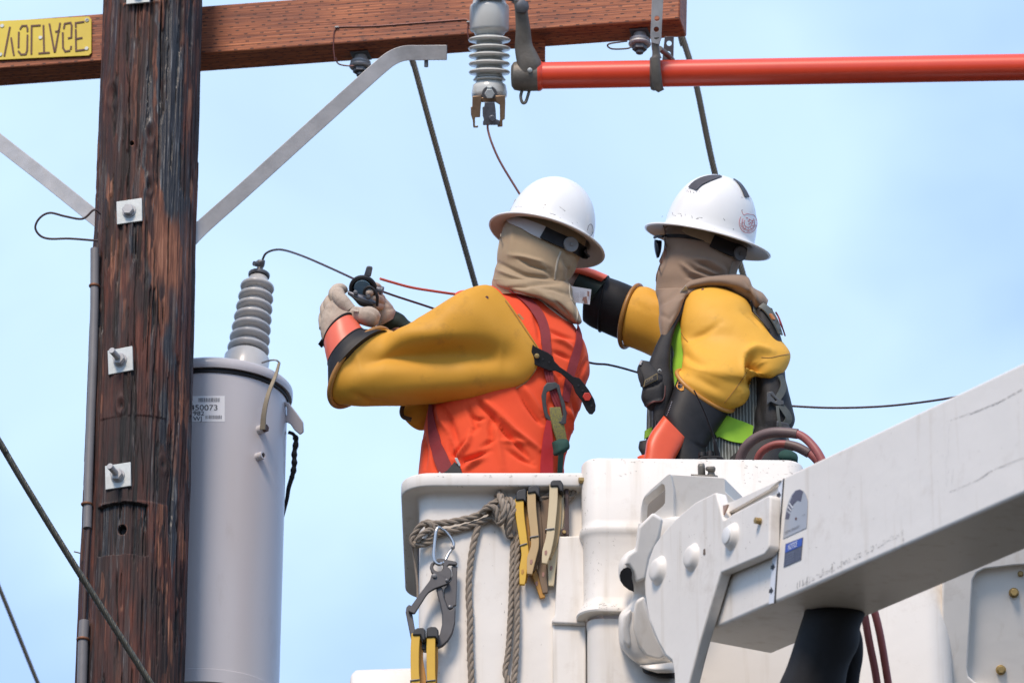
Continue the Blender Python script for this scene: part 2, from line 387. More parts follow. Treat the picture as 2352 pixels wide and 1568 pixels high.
# ================================================================== UTILITY POLE
def pole_material():
    m = bpy.data.materials.new('creosoted_pole_wood'); m.use_nodes = True; t = m.node_tree; N = t.nodes; P = N['Principled BSDF']; lk = t.links.new
    a = N.new('ShaderNodeAttribute'); a.attribute_name = 'lc'
    k = N.new('ShaderNodeAttribute'); k.attribute_name = 'msk'
    sp = N.new('ShaderNodeSeparateXYZ'); lk(k.outputs['Vector'], sp.inputs[0])
    def noise(scale, st, det=6, ro=.6):
        mp = N.new('ShaderNodeMapping'); mp.inputs['Scale'].default_value = st; lk(a.outputs['Vector'], mp.inputs[0])
        q = N.new('ShaderNodeTexNoise'); q.inputs['Scale'].default_value = scale; q.inputs['Detail'].default_value = det; q.inputs['Roughness'].default_value = ro; lk(mp.outputs[0], q.inputs['Vector']); return q.outputs[0]
    fine = noise(170, (1, .05, 1)); mid = noise(48, (1, .09, 1)); big = noise(11, (1, .35, 1), 5)
    def ramp(src, st):
        r = N.new('ShaderNodeValToRGB'); e = r.color_ramp.elements
        while len(e) > 2: e.remove(e[-1])
        e[0].position, e[0].color = st[0][0], (*st[0][1], 1); e[1].position, e[1].color = st[-1][0], (*st[-1][1], 1)
        for p, c in st[1:-1]: x = e.new(p); x.color = (*c, 1)
        lk(src, r.inputs[0]); return r.outputs[0]
    def mix(f, A, B, mode='MIX'):
        x = N.new('ShaderNodeMix'); x.data_type = 'RGBA'; x.blend_type = mode
        for i, v in ((0, f), (6, A), (7, B)):
            if isinstance(v, (int, float)): x.inputs[i].default_value = v
            elif isinstance(v, tuple): x.inputs[i].default_value = (*v, 1)
            else: lk(v, x.inputs[i])
        return x.outputs[2]
    def math_(op, A, B=0.0, C_=0.0, cl=False):
        x = N.new('ShaderNodeMath'); x.operation = op; x.use_clamp = cl
        for i, v in enumerate((A, B, C_)):
            if isinstance(v, (int, float)): x.inputs[i].default_value = v
            else: lk(v, x.inputs[i])
        return x.outputs[0]
    grain = ramp(mid, [(.34, (.013, .005, .004)), (.46, (.050, .013, .008)), (.60, (.110, .029, .015)), (.74, (.19, .060, .034))])
    raw = ramp(fine, [(.3, (.085, .028, .015)), (.5, (.21, .078, .040)), (.72, (.36, .165, .095))])
    dark = ramp(fine, [(.3, (.010, .006, .006)), (.55, (.028, .014, .012)), (.75, (.06, .024, .018))])
    rawm = math_('MULTIPLY_ADD', sp.outputs[0], 1.9, math_('MULTIPLY_ADD', mid, 2.2, -1.9), True)
    c = mix(math_('MULTIPLY_ADD', big, 4.6, -1.75, True), dark, grain)
    c = mix(rawm, c, raw)
    tarm = math_('MULTIPLY_ADD', sp.outputs[1], 1.8, math_('MULTIPLY_ADD', fine, 1.6, -1.35), True)
    tarc = ramp(fine, [(.35, (.007, .006, .007)), (.58, (.024, .021, .022)), (.68, (.17, .17, .17))])  # palest stop paints glints, along with scratches, into the tar colour
    c = mix(tarm, c, tarc)
    c = mix(math_('MULTIPLY', sp.outputs[2], 1.0, 0.0, True), c, (.004, .003, .003))
    lk(c, P.inputs['Base Color'])
    ro = math_('MULTIPLY_ADD', tarm, -.34, .74); lk(ro, P.inputs['Roughness'])
    b = N.new('ShaderNodeBump'); b.inputs['Strength'].default_value = .75; b.inputs['Distance'].default_value = .006
    lk(math_('ADD', math_('MULTIPLY', fine, .5), mid), b.inputs['Height']); lk(b.outputs[0], P.inputs['Normal'])
    m.diffuse_color = (.06, .02, .015, 1)
    return m
polemat = pole_material()
PA, PB = C(351, 0, 615), C(298, 1568, -115)
pax = nrm(PA - PB); pF = nrm(FWD - pax * np.dot(FWD, pax)); pR = np.cross(pF, pax); pR = pR if pR[0] > 0 else -pR
KN = [(262, 268, 11, 22), (352, 372, 8, 20), (350, 495, 7, 17), (380, 1122, 7, 14), (284, 995, 8, 14)]
HOLES = [(308, 547, 9.5), (285.5, 1271, 9.5), (309, 397, 4.5)]
def build_pole():
    ang = np.concatenate([np.linspace(-1.72, 1.72, 330), np.linspace(1.72, 2 * math.pi - 1.72, 50)[1:-1]])
    ys = np.concatenate([np.linspace(-260, -60, 12), np.linspace(-58, 1625, 900), np.linspace(1640, 2000, 10), [3000, 6000, 9300]])
    Lp = np.linalg.norm(PA - PB)
    h = (784 - ys) / 1568 * Lp                         # metres up from the middle
    mid = (PA + PB) / 2
    R = (121.5 + (ys - 784) * 0.0042) * U
    A, H = np.meshgrid(ang, h); Y = np.meshgrid(ang, ys)[1]; RR = np.meshgrid(ang, R)[1]
    X = np.meshgrid(ang, 351 + ys / 1568 * -53)[1] + 119 * np.sin(A)        # rough picture x of each vertex
    front = np.cos(A) > 0.02
    u = A * .14; v = H.copy()
    disp = np.zeros_like(A); raw = np.zeros_like(A); tar = np.zeros_like(A); blk = np.zeros_like(A)
    uw = u.copy()
    for kx, ky, rx, ry in KN:
        dx, dy = (X - kx), (Y - ky); g = np.exp(-((dx / (rx * 1.9)) ** 2 + (dy / (ry * 2.6)) ** 2)) * front
        uw += np.sign(dx) * -g * .010 * np.clip(np.abs(dx) / rx, 0, 1)
        e = np.sqrt((dx / rx) ** 2 + (dy / ry) ** 2)
        disp += front * (3.0 * np.exp(-((e - 1.3) / .5) ** 2) - 5 * np.exp(-(e / .55) ** 2)); raw += front * .40 * np.exp(-((e - 1.25) / .5) ** 2) * (.4 + vnoise(X / 6, Y / 9, 5))
        blk += front * np.exp(-(e / .42) ** 6) * .9
    # long grooves and plates of split wood
    g1 = fnoise(uw / .010, v / .22, 3, 4); g2 = fnoise(uw / .0045, v / .22, 11, 3); g3 = fnoise(uw / .03, v / .5, 21, 3)
    crack = np.clip((g1 - .57) / .03, 0, 1); lowf = np.clip((fnoise(u / .05, v / .16, 91, 3) - .42) / .1, 0, 1); blk += front * np.clip((g1 - .575) / .03, 0, 1) * .75 + lowf * front * np.clip((fnoise(uw / .0038, v / .20, 61, 3) - .565) / .03, 0, 1) * .6
    disp += (g2 - .47) * 7.0 + (g3 - .47) * 8 - crack * 4.5
    tar += np.clip((fnoise(uw / .02, v / .30, 31, 4) - .535) / .03, 0, 1) * .55 * (X > 200)
    raw += np.clip((fnoise(uw / .020, v / .13, 41, 4) - .51) / .07, 0, 1) * .7 - .10
    def blob(x0, y0, w, hgt, p=2): return front * np.exp(-(np.abs((X - x0) / w) ** p + np.abs((Y - y0) / hgt) ** p))
    # weathered grey plate, upper right; tar runs
    for x0, y0, w, hh, a in ((405, 300, 22, 250, 1.2), (395, 440, 16, 110, 1.3), (350, 290, 8, 70, 1.2), (372, 210, 6, 150, 1.0), (300, 25, 14, 30, .9), (345, 20, 30, 45, .9),
                             (395, 860, 16, 60, .9), (382, 1020, 12, 60, .7), (398, 1240, 10, 90, 1.0), (440, 1150, 8, 110, .9), (340, 470, 5, 120, .9), (405, 760, 12, 50, .7), (310, 660, 6, 60, .6), (345, 700, 8, 40, .7)):
        wob = (fnoise(u * 0 + 3.0, v / .05, int(x0), 3) - .47) * 22
        tar += a * front * np.exp(-(np.abs((X - x0 - wob) / w) ** 3 + np.abs((Y - y0) / hh) ** 4))
    for x0, y0, w, hh, a in ((395, 600, 38, 95, 1.0), (268, 660, 12, 70, .7), (375, 640, 14, 120, .8), (300, 700, 10, 55, .7), (435, 640, 14, 160, .6), (415, 1180, 20, 160, .6), (385, 1350, 26, 140, .5), (350, 150, 7, 60, .8),
                             (255, 490, 16, 40, .8), (258, 1150, 12, 25, .6), (410, 1000, 14, 100, .5), (295, 860, 30, 20, -.9), (300, 1080, 60, 60, -1.0), (270, 430, 30, 70, -.5), (440, 300, 10, 250, .35), (290, 1420, 60, 80, .25)):
        raw += a * blob(x0, y0, w, hh)
    # smooth flat gain, with a notch cut below it
    def rect(x0, x1, y0, y1, e=2.5): return front * np.clip((X - x0) / e, 0, 1) * np.clip((x1 - X) / e, 0, 1) * np.clip((Y - y0) / 1.5, 0, 1) * np.clip((y1 - Y) / 1.5, 0, 1)
    nx = (fnoise(X / 14, Y * 0, 77, 2) - .45) * 12
    notch = rect(232, 346, 1213 + 0 * X + np.abs(X - 290) * .10 + nx * .4, 1331 + nx)
    disp -= notch * 11; blk += notch * .45 * (vnoise(u / .006, v / .3, 52) > .35); tar += notch * (.25 + 1.3 * np.clip((fnoise(u / .0055, v / .4, 51, 2) - .42) / .1, 0, 1)); raw *= (1 - .8 * notch)
    flat = rect(236, 392, 1020, 1212); disp = disp * (1 - .5 * flat) - 2.5 * flat; blk += flat * .32; raw *= (1 - .6 * flat)
    top = rect(288, 372, -100, 56 + nx * .4); disp -= top * 8; tar += top * .7; raw *= (1 - .6 * top)
    led = front * np.exp(-((Y - 60) / 4.0) ** 2) * (X > 285) * (X < 375); raw += led; disp += 3 * led
    blk += front * np.exp(-((Y - 1215 - np.abs(X - 290) * .10) / 3.2) ** 2) * (X > 230) * (X < 346) * .95
    # long checks (thin deep splits)
    for x0, y0, y1, w in ((317, 560, 1100, 1.6), (300, 130, 520, 1.3), (402, 360, 470, 1.6), (362, 620, 800, 1.8), (408, 1190, 1500, 2.2), (336, 1040, 1200, 1.0), (280, 1360, 1560, 1.5), (378, 60, 350, 1.5), (262, 290, 380, 2.0), (372, 700, 860, 1.6), (330, 1400, 1568, 1.2)):
        wob = (fnoise(u * 0 + 1.0, v / .09, int(y0), 3) - .47) * 14
        m_ = front * np.exp(-((X - x0 - wob) / w) ** 2) * np.clip((Y - y0) / 30, 0, 1) * np.clip((y1 - Y) / 30, 0, 1)
        disp -= 5 * m_; blk += .9 * m_
    for hx, hy, r in HOLES:
        e = np.sqrt((X - hx) ** 2 + (Y - hy) ** 2) / r
        disp -= 16 * np.clip(1.15 - e, 0, .3) / .3 * front; blk += np.clip(1.12 - e, 0, .2) / .2 * front; raw += front * .7 * np.exp(-((e - 1.35) / .3) ** 2)
    RRd = RR + disp * U * (Y < 1900)
    V = mid + H[..., None] * pax + RRd[..., None] * (np.sin(A)[..., None] * pR - np.cos(A)[..., None] * pF)
    n = len(ang); m = len(ys)
    idx = np.arange(m * n).reshape(m, n); a_ = idx[:-1]; b_ = idx[1:]
    F = np.stack([a_, b_, np.roll(b_, -1, 1), np.roll(a_, -1, 1)], -1).reshape(-1, 4)
    nv = m * n
    root = thing('utility_pole', 'tall dark brown weathered wooden utility pole with knots and tar streaks', 'utility pole', V[-1].mean(0))
    me = bpy.data.meshes.new('shaft'); me.vertices.add(nv + 1)
    w_ = np.concatenate([W(V.reshape(-1, 3)), W(V[0].mean(0))[None]]) - np.array(root.location[:])
    me.vertices.foreach_set('co', w_.ravel())
    cap = [(0 * n + j, 0 * n + (j + 1) % n, nv) for j in range(n)]
    nl = F.size + 3 * n; me.loops.add(nl); me.loops.foreach_set('vertex_index', np.concatenate([F.ravel(), np.array(cap).ravel()]).astype(np.int32))
    me.polygons.add(len(F) + n)
    st = np.concatenate([np.arange(len(F)) * 4, F.size + np.arange(n) * 3]); me.polygons.foreach_set('loop_start', st.astype(np.int32))
    me.polygons.foreach_set('use_smooth', [True] * (len(F) + n))
    me.update(calc_edges=True); me.validate()
    for nm, arr in (('lc', np.stack([uw, v, u * 0], -1)), ('msk', np.stack([np.clip(raw, 0, 1.2), np.clip(tar, 0, 1.2), np.clip(blk, 0, 1)], -1))):
        at = me.attributes.new(nm, 'FLOAT_VECTOR', 'POINT'); q = np.concatenate([arr.reshape(-1, 3), [[0, 0, 0]]]); at.data.foreach_set('vector', q.astype(np.float32).ravel())
    me.materials.append(polemat)
    o = bpy.data.objects.new('shaft', me); COL.objects.link(o); o.parent = root
    return root
POLE = build_pole()
def on_pole(x, y, off=0):                                       # point on the front of the pole
    ya = y; ctr = C(351 - 53 * y / 1568, y, vd(y, 250)); R = 121.5 * U
    sx = np.clip((x - pix(ctr)[0]) * U * (1 + 250 / FPX) / R, -1, 1)
    nn = sx * pR - math.sqrt(max(0, 1 - sx * sx)) * pF
    # solve so the point projects to y
    p = ctr + nn * (R + off * U)
    for _ in range(4):
        py = pix(p)[1]; ctr = ctr + pax * ((py - y) * U); p = ctr + nn * (R + off * U)
    return p, nn
def washer(x, y, w, h, rot, bolt, lean):
    p, nn = on_pole(x, y, 6)
    off_ = 0.0
    for _ in range(5):
        off_ += x - pix(p)[0]; p, nn = on_pole(x + off_, y, 6)
    u = nrm(np.cross(pax, nn)); u = u if u[0] > 0 else -u; v = pax
    cr_, sr_ = math.cos(rot), math.sin(rot); u, v = u * cr_ + v * sr_, v * cr_ - u * sr_
    mb = MB().cbox(p, u * w * U, v * h * U, nn * 5 * U); pl = mb.build('washer_plate', galv_plate, POLE, bevel=1.2)
    b = MB(); q = p + nn * 2.5 * U
    b.prism(circ(q, nn, 17 * U, 20), nn * 3 * U)
    if bolt == 'head':
        hexnut(b, q + nn * 3 * U, nn, 14 * U, 12 * U); b.build('bolt_head', galv, pl, bevel=1.5)
    else:
        hexnut(b, q + nn * 3 * U, nn, 15 * U, 12 * U); b.build('nut', galv, pl, bevel=1.2)
        a = nrm(nn + np.array(lean)); MB().tube([q, q + a * 26 * U, q + a * 48 * U], 7.5 * U, 12).build('bolt_end', galv, pl, bevel=1)
washer(318, -17, 58, 60, 0, 'head', (0, 0, 0))
washer(297.5, 486, 62, 60, math.radians(3), 'head', (0, 0, 0))
washer(277, 828, 61, 62, math.radians(4), 'end', (-.10, 0, .12))
washer(271.5, 1093, 62, 60, math.radians(3), 'end', (-.10, 0, .12))
# conduit run up the left edge
def poleside(pts, off=6): return np.array([on_pole_side(*p, off) for p in pts])
def on_pole_side(x, y, off): return C(x, y, vd(y, 250) - 96 - off)
MB().tube(poleside([(217.5, 571), (217, 700), (213, 850), (207, 1000), (203.5, 1100), (200.5, 1213)]), 10.0 * U, 16).build('conduit', conduit_m, POLE, bevel=1)
MB().tube(poleside([(193.5, 1425), (190.5, 1480), (187, 1620)]), 11.5 * U, 16).build('conduit', conduit_m, POLE, bevel=1)
MB().tube(poleside([(204, 1205), (197, 1320), (192, 1440)]), 5.0 * U, 10).build('conduit_core', material('tarred_cable', (.05, .022, .016), .6), POLE)
for x, y, r in ((217, 657, 12), (199.5, 1158, 12.5), (190.5, 1468, 14), (192, 1330, 10)):
    p = on_pole_side(x, y, 6); a = nrm(pax + np.array([.05, 0, 0]))
    MB().lathe(p - a * 3 * U, a, [(r * U, 0), ((r + 1.5) * U, 2 * U), ((r + 1.5) * U, 4 * U), (r * U, 6 * U)], 18).build('conduit_strap', rust, POLE)
lp = spl([(232, 492, 240), (216, 470 + 60 * .2, 236), (190, 518 * .97, 236), (150, 497, 236), (115, 489, 236), (92, 500, 236), (81, 522, 236), (92, 541, 236), (115, 548.5, 236), (160, 548, 236), (225, 553, 238)], 60)
tag(MB().tube(Cs(lp), 2.6 * U, 8).build('wire_loop', cable_dark), 'black wire bent into a loop sticking out left of the wooden pole', 'wire')
MB().tube(Cs([(186, 1270, -40), (178, 1268, -40), (170, 1266, -38)]), 1.6 * U, 6).build('staple', cable_dark, POLE)

# ================================================================== CROSSARM
def crossarm_material():
    m = bpy.data.materials.new('incised_crossarm_wood'); m.use_nodes = True; t = m.node_tree; N = t.nodes; P = N['Principled BSDF']; lk = t.links.new
    a = N.new('ShaderNodeAttribute'); a.attribute_name = 'lc'
    def mp(st, loc=(0, 0, 0)):
        q = N.new('ShaderNodeMapping'); q.inputs['Scale'].default_value = st; q.inputs['Location'].default_value = loc; lk(a.outputs['Vector'], q.inputs[0]); return q.outputs[0]
    def noise(scale, st, det=6, ro=.6):
        q = N.new('ShaderNodeTexNoise'); q.inputs['Scale'].default_value = scale; q.inputs['Detail'].default_value = det; q.inputs['Roughness'].default_value = ro; lk(mp(st), q.inputs['Vector']); return q.outputs[0]
    def math_(op, A, B=0.0, C_=0.0, cl=False):
        x = N.new('ShaderNodeMath'); x.operation = op; x.use_clamp = cl
        for i, v in enumerate((A, B, C_)):
            if isinstance(v, (int, float)): x.inputs[i].default_value = v
            else: lk(v, x.inputs[i])
        return x.outputs[0]
    def mix(f, A, B):
        x = N.new('ShaderNodeMix'); x.data_type = 'RGBA'
        for i, v in ((0, f), (6, A), (7, B)):
            if isinstance(v, tuple): x.inputs[i].default_value = (*v, 1)
            elif isinstance(v, (int, float)): x.inputs[i].default_value = v
            else: lk(v, x.inputs[i])
        return x.outputs[2]
    g = noise(150, (.03, 1, 1), 5); big = noise(7, (.5, 1, 1), 5); st = noise(14, (.6, 1.2, 1), 6, .7)
    r = N.new('ShaderNodeValToRGB'); e = r.color_ramp.elements; e[0].position, e[0].color = .35, (.17, .042, .018, 1); e[1].position, e[1].color = .68, (.56, .185, .070, 1)
    x = e.new(.5); x.color = (.37, .105, .036, 1); lk(g, r.inputs[0]); c = r.outputs[0]
    c = mix(math_('MULTIPLY_ADD', big, 3.0, -1.3, True), c, (.17, .045, .022))
    # rings of late wood
    wv = N.new('ShaderNodeTexWave'); wv.bands_direction = 'Y'; wv.inputs['Scale'].default_value = 42; wv.inputs['Distortion'].default_value = 5; wv.inputs['Detail'].default_value = 3; wv.inputs['Detail Scale'].default_value = .4; lk(mp((.06, 1, 1)), wv.inputs['Vector'])
    c = mix(math_('MULTIPLY_ADD', wv.outputs['Fac'], .9, -.45, True), c, (.10, .028, .014))
    # scattered dark stains
    c = mix(math_('MULTIPLY_ADD', st, 6.0, -3.45, True), c, (.040, .016, .015))
    # incising cuts: short dashes in staggered rows
    br = N.new('ShaderNodeTexBrick'); br.inputs['Scale'].default_value = 1; br.offset = .37; br.inputs['Brick Width'].default_value = .036; br.inputs['Row Height'].default_value = .0115; br.inputs['Mortar Size'].default_value = 0
    br.inputs['Color1'].default_value = (0, 0, 0, 1); br.inputs['Color2'].default_value = (1, 1, 1, 1)
    sep = N.new('ShaderNodeSeparateXYZ'); lk(mp((1, 1, 1)), sep.inputs[0])
    row = math_('FLOOR', math_('DIVIDE', math_('ADD', sep.outputs[1], sep.outputs[2]), .0118)); wob = N.new('ShaderNodeTexWhiteNoise'); wob.noise_dimensions = '1D'; lk(row, wob.inputs['W'])
    xx = math_('FRACT', math_('ADD', math_('DIVIDE', sep.outputs[0], .046), wob.outputs['Value'])); yy = math_('FRACT', math_('DIVIDE', math_('ADD', sep.outputs[1], sep.outputs[2]), .0118))
    ex = math_('ABSOLUTE', math_('SUBTRACT', xx, .5)); ey = math_('ABSOLUTE', math_('SUBTRACT', yy, .5))
    d = math_('MULTIPLY', math_('LESS_THAN', ex, .11), math_('LESS_THAN', ey, .13))
    c = mix(math_('MULTIPLY', d, .88), c, (.02, .010, .009))
    lk(c, P.inputs['Base Color']); P.inputs['Roughness'].default_value = .62
    b = N.new('ShaderNodeBump'); b.inputs['Strength'].default_value = .5; b.inputs['Distance'].default_value = .004; lk(math_('SUBTRACT', g, d), b.inputs['Height']); lk(b.outputs[0], P.inputs['Normal'])
    m.diffuse_color = (.25, .08, .04, 1)
    return m
armmat = crossarm_material()
ARM = thing('crossarm', 'reddish brown timber crossarm bolted behind the wooden pole', 'crossarm', C(351, 120, 720))
AO = C(-900, 223.4, 977); AE = C(1561, 44.5, 440); aX = nrm(AE - AO); aLen = np.linalg.norm(AE - AO)
aZ = nrm(np.array([0, s_, c_]) - aX * np.dot([0, s_, c_], aX)); aZ = nrm(aZ + np.array([-.03, 0, 0])); aZ = nrm(aZ - aX * np.dot(aZ, aX))
aY = np.cross(aZ, aX); aY = aY if aY[1] > 0 else -aY                                    # away from viewer
AH, AD = 131 * U, 93 * U
MB().box(AO, aX * aLen, aZ * AH, aY * AD).build('beam', armmat, ARM, bevel=4)
def onarm(x, y, off=0): return onplane(x, y, AO - aY * off * U, aY)
def onunder(x, y, off=0): return onplane(x, y, AO - aZ * off * U, aZ)
# braces
def bar(pts, w, th, mat, name, parent, n=40, nrmv=(0, -1, 0), bevel=1.0, holes=0):
    P = Cs(spl(pts, n)); return MB().ribbon(P, np.tile(nrmv, (len(P), 1)), w, th).build(name, mat, parent, bevel=bevel)
bo = bar([(430, 558, 345), (470, 517, 375), (560, 437, 405), (700, 310, 455), (820, 202, 498), (874, 154, 520), (902, 133, 533), (930, 123, 540), (965, 122, 542), (1000, 121.5, 540), (1027, 121.5, 536)], 36, 7, galv, 'brace', ARM, 70)
bar([(-178, 186, 792), (0, 327, 600), (110, 413, 480), (232, 511, 350)], 35, 7, galv, 'brace', ARM, 30)
MB().tube(Cs([(979, 128, 548), (979, 142, 544), (979, 154, 541)]), 5.0 * U, 10).build('brace_bolt', galv_dark, ARM)
def under_bolt(x, y, plate=44, parent=ARM):
    p = onunder(x, y, 3); d = -aZ
    mb = MB().cbox(p, aX * plate * U, aY * plate * U, aZ * 5 * U); pl = mb.build('square_washer', galv_dark, parent, bevel=1)
    b = MB(); b.lathe(p, d, [(15 * U, 0), (15 * U, 17 * U)], 16); b.lathe(p + d * 17 * U, d, [(24 * U, 0), (25 * U, 2 * U), (25 * U, 5 * U), (24 * U, 7 * U)], 24)
    b.lathe(p + d * 26 * U, d, [(26 * U, 0), (27 * U, 2 * U), (27 * U, 5 * U), (24 * U, 8 * U)], 24); b.build('round_washer', galv, pl)
    k = MB(); hexnut(k, p + d * 34 * U, d, 18 * U, 12 * U); k.prism(circ(p + d * 46 * U, d, 9 * U, 12), d * 9 * U); k.build('nut', galv_dark, pl, bevel=1.2)
under_bolt(829, 128); under_bolt(1470, 76)
# tie wire stapled along the arm
def armwire(pts, r=1.5, off=2): return MB().tube(np.array([onarm(x, y, off) for x, y in spl(pts, 50)]), r * U, 6)
armwire([(769, 140), (766, 110), (767, 78), (772, 66), (778, 62), (860, 60), (960, 53), (1040, 47), (1068, 45), (1076, 48)]).build('tie_wire', copper, ARM)
armwire([(1076, 88), (1074, 70), (1076, 56), (1082, 52)]).build('tie_wire', copper, ARM)
for x, y in ((774, 63), (1077, 51)):
    p = onarm(x, y, 3); MB().tube([p - aX * 4 * U + aY * 3 * U, p - aX * 4 * U - aY * 2 * U, p + aX * 4 * U - aY * 2 * U, p + aX * 4 * U + aY * 3 * U], 1.7 * U, 6).build('staple', galv_plate, ARM)
MB().tube(Cs(spl([(771, 132, 560), (776, 146, 560), (792, 151, 560), (812, 152, 560)], 12)), 2 * U, 6).build('tie_wire', copper, ARM)
lw = [(1440, 95, 470), (1425, 97, 460), (1400, 101, 455), (1396, 107, 455), (1408, 113, 455), (1440, 112, 458), (1450, 108, 460)]
MB().tube(Cs(spl(lw, 30)), 2.2 * U, 6).build('tie_wire', cable_dark, ARM)
# wood block hanging below the arm behind the hinge
MB().box(C(1214, 145, 560), [40 * U, -8 * U, 0], [0, 0, 60 * U], [0, 40 * U, 0]).build('spacer_block', armmat, ARM, bevel=2)

# stencilled sign
SG = thing('warning_sign', 'yellow stencilled sign nailed on the crossarm left of the pole', 'sign', onarm(100, 90, 3))
yel = material('yellow_sign_paint', (.72, .55, .035), .42, (.60, .44, .03), 12, .4, rvar=.08)
corners = [(-70, 52), (204, 38), (210, 45), (210, 122), (204, 128), (-70, 141)]
SGf = MB().prism([onarm(x, y, 6) for x, y in corners], aY * 3 * U).build('plate', yel, SG, bevel=.8)
burn = material('stencil_gap_brown', (.13, .050, .022), .6, (.08, .03, .015), 90, .5)
def gl(strokes, x0, dy=0.0):
    return [[(x0 + a, b) for a, b in st] for st in strokes]
# glyph strokes drawn in plate coordinates (a: across, b: down 0..1), upside down as on the plate
GL = {'V': [[(0, 1.0), (.38, .02)], [(.47, .40), (.62, .90)], [(.62, .90), (.66, 1.0)]],
      'O': [[(.12, .10), (.25, 0), (.55, 0), (.62, .10), (.62, .20)], [(.62, .34), (.60, .86), (.50, 1.0), (.18, 1.0), (.0, .88)], [(0, .74), (.02, .22)]],
      'L': [[(.62, .02), (.02, .02), (0, 1.0)]],
      'T': [[(.32, .04), (.36, .94)], [(.0, 1.0), (.72, 1.0)]],
      'A': [[(0, 0), (.30, .98)], [(.64, 0), (.34, .98)], [(.60, .26), (.38, .28)]],
      'G': [[(.08, .18), (.14, .02), (.55, 0), (.62, .10), (.60, .52), (.40, .54)], [(.0, .34), (.02, .86), (.18, 1.0), (.48, .98)], [(.56, .92), (.58, .84)]],
      'E': [[(.62, 0), (.02, .02), (.03, .16)], [(.03, .26), (.05, 1.0), (.66, .98)], [(.07, .58), (.48, .56)]]}
mbL = MB()
for ch, x, w in zip('VOLTAGE', (10, 42.5, 72, 89.5, 113.5, 144, 173), (33, 33, 32, 32, 38, 33, 31)):
    for st in GL[ch]:
        pts = []
        for a, b in st:
            px_ = x + a * w; sl = -.068 * px_; yt = 63.5 + sl; yb = 129.0 + sl
            pts.append(onarm(px_, yt + (yb - yt) * b, 7.2))
        P = np.array(pts)
        for i in range(len(P) - 1):
            d_ = nrm(P[i + 1] - P[i]); e_ = 1.6 * U * d_
            mbL.ribbon([P[i] - e_, P[i + 1] + e_], [-aY, -aY], 4.4, .55 + .05 * (i % 2))
mbL.build('lettering', burn, SG)
for x, y in ((5, 60), (204 - 4, 47), (93, 87), (199, 112), (1, 126), (199.5, 46.5)):
    MB().prism(circ(onarm(x, y, 6.5), aY, 5 * U, 12), -aY * 1.5 * U).build('nail_head', galv_plate, SG, bevel=.5)

# ================================================================== INSULATOR / CUTOUT
CU = thing('porcelain_insulator', 'pale grey ribbed porcelain insulator hanging over the crossarm with bronze clamp', 'insulator', C(1125, 150, 430))
cuax = nrm([0, .12, 1]); O = C(1124, 215, 424)
def vq(y): return (215 - y) * U * 1.035
K = 1.033 * U
prof = [(30 * K, vq(228)), (40 * K, vq(223)), (41 * K, vq(214)), (39.5 * K, vq(205)), (38 * K, vq(196)), (31 * K, vq(191)), (31 * K, vq(188))]
def shed(yc, R, r=30, t=5.0):
    return [(r * K, vq(yc + t + 1)), ((R - 9) * K, vq(yc + t - 1)), ((R - 2) * K, vq(yc + t - 2)), (R * K, vq(yc)), ((R - 2) * K, vq(yc - 2.6)), ((R - 10) * K, vq(yc - t - .5)), ((r + 3) * K, vq(yc - t - 2.5)), (r * K, vq(yc - t - 5))]
prof += shed(184, 38, 31, 3.5)
for yc, R in ((166, 48), (147, 48), (128.5, 48), (111, 49), (91, 49)): prof += shed(yc, R)
prof += [(33 * K, vq(80)), (36 * K, vq(74)), (44 * K, vq(70)), (45.5 * K, vq(64)), (45.5 * K, vq(16)), (44 * K, vq(11)), (40 * K, vq(8)), (38 * K, vq(2)), (38 * K, vq(-60))]
MB().lathe(O, cuax, prof, 44).build('porcelain_body', porcelain, CU, ang=60)
clampm = material('grey_clamp', (.16, .17, .19), .5, (.09, .09, .10), 60, .5, metal=.5)
f3 = crop(1800, 0, 1.96)
def T3(x, y, d=0): q = f3(x, y); return C(q[0], q[1], d)
def fprism(f, pts, d, th, mat, name, parent, bevel=1.5, holes=(), ext=None):
    e = np.array([0, th * U, 0.0]) if ext is None else np.asarray(ext) * U
    mb = MB().prism([C(*f(*p), d) for p in pts], e, [[C(*f(*p), d) for p in h] for h in holes]); return mb.build(name, mat, parent, bevel=bevel)
fprism(f3, [(175, 755), (245, 750), (245, 800), (238, 870), (236, 918), (196, 920), (196, 988), (222, 985), (220, 1000), (182, 1000), (178, 945), (164, 900), (162, 838), (174, 838)], 370, 22, bronze, 'left_contact', CU)
fprism(f3, [(355, 752), (432, 748), (434, 800), (430, 935), (412, 940), (412, 992), (372, 995), (374, 965), (392, 940), (390, 820), (356, 800)], 370, 22, bronze, 'right_contact', CU)
fprism(f3, [(236, 765), (360, 765), (360, 800), (236, 800)], 378, 30, bronze, 'contact_bridge', CU)
fprism(f3, [(272, 800), (350, 803), (358, 860), (362, 935), (388, 945), (388, 978), (258, 980), (258, 955), (266, 940), (256, 905), (254, 840), (268, 835)], 366, 26, clampm, 'wire_clamp', CU)
p = T3(330, 930, 362); MB().lathe(p, [0, -1, 0], [(8 * U, 0), (8 * U, 3 * U), (6 * U, 5 * U)], 16).build('clamp_bolt', clampm, CU)
p = T3(310, 735, 372); MB().lathe(p + np.array([0, 12 * U, 0]), [0, -1, 0], [(18 * U, 0), (18 * U, 6 * U)], 20).build('recess_ring', galv_dark, CU)
b = MB(); hexnut(b, p, [0, -1, -.1], 12 * U, 10 * U); b.prism(circ(p + np.array([0, 0, 8 * U]), [0, -.5, 1], 6 * U, 10), nrm([0, -.5, 1]) * 10 * U); b.build('hex_bolt', galv_plate, CU, bevel=1)
fprism(f3, [(0, -60), (420, -60), (420, -12), (0, -12)], 400, 20, galv_dark, 'top_bracket', CU)
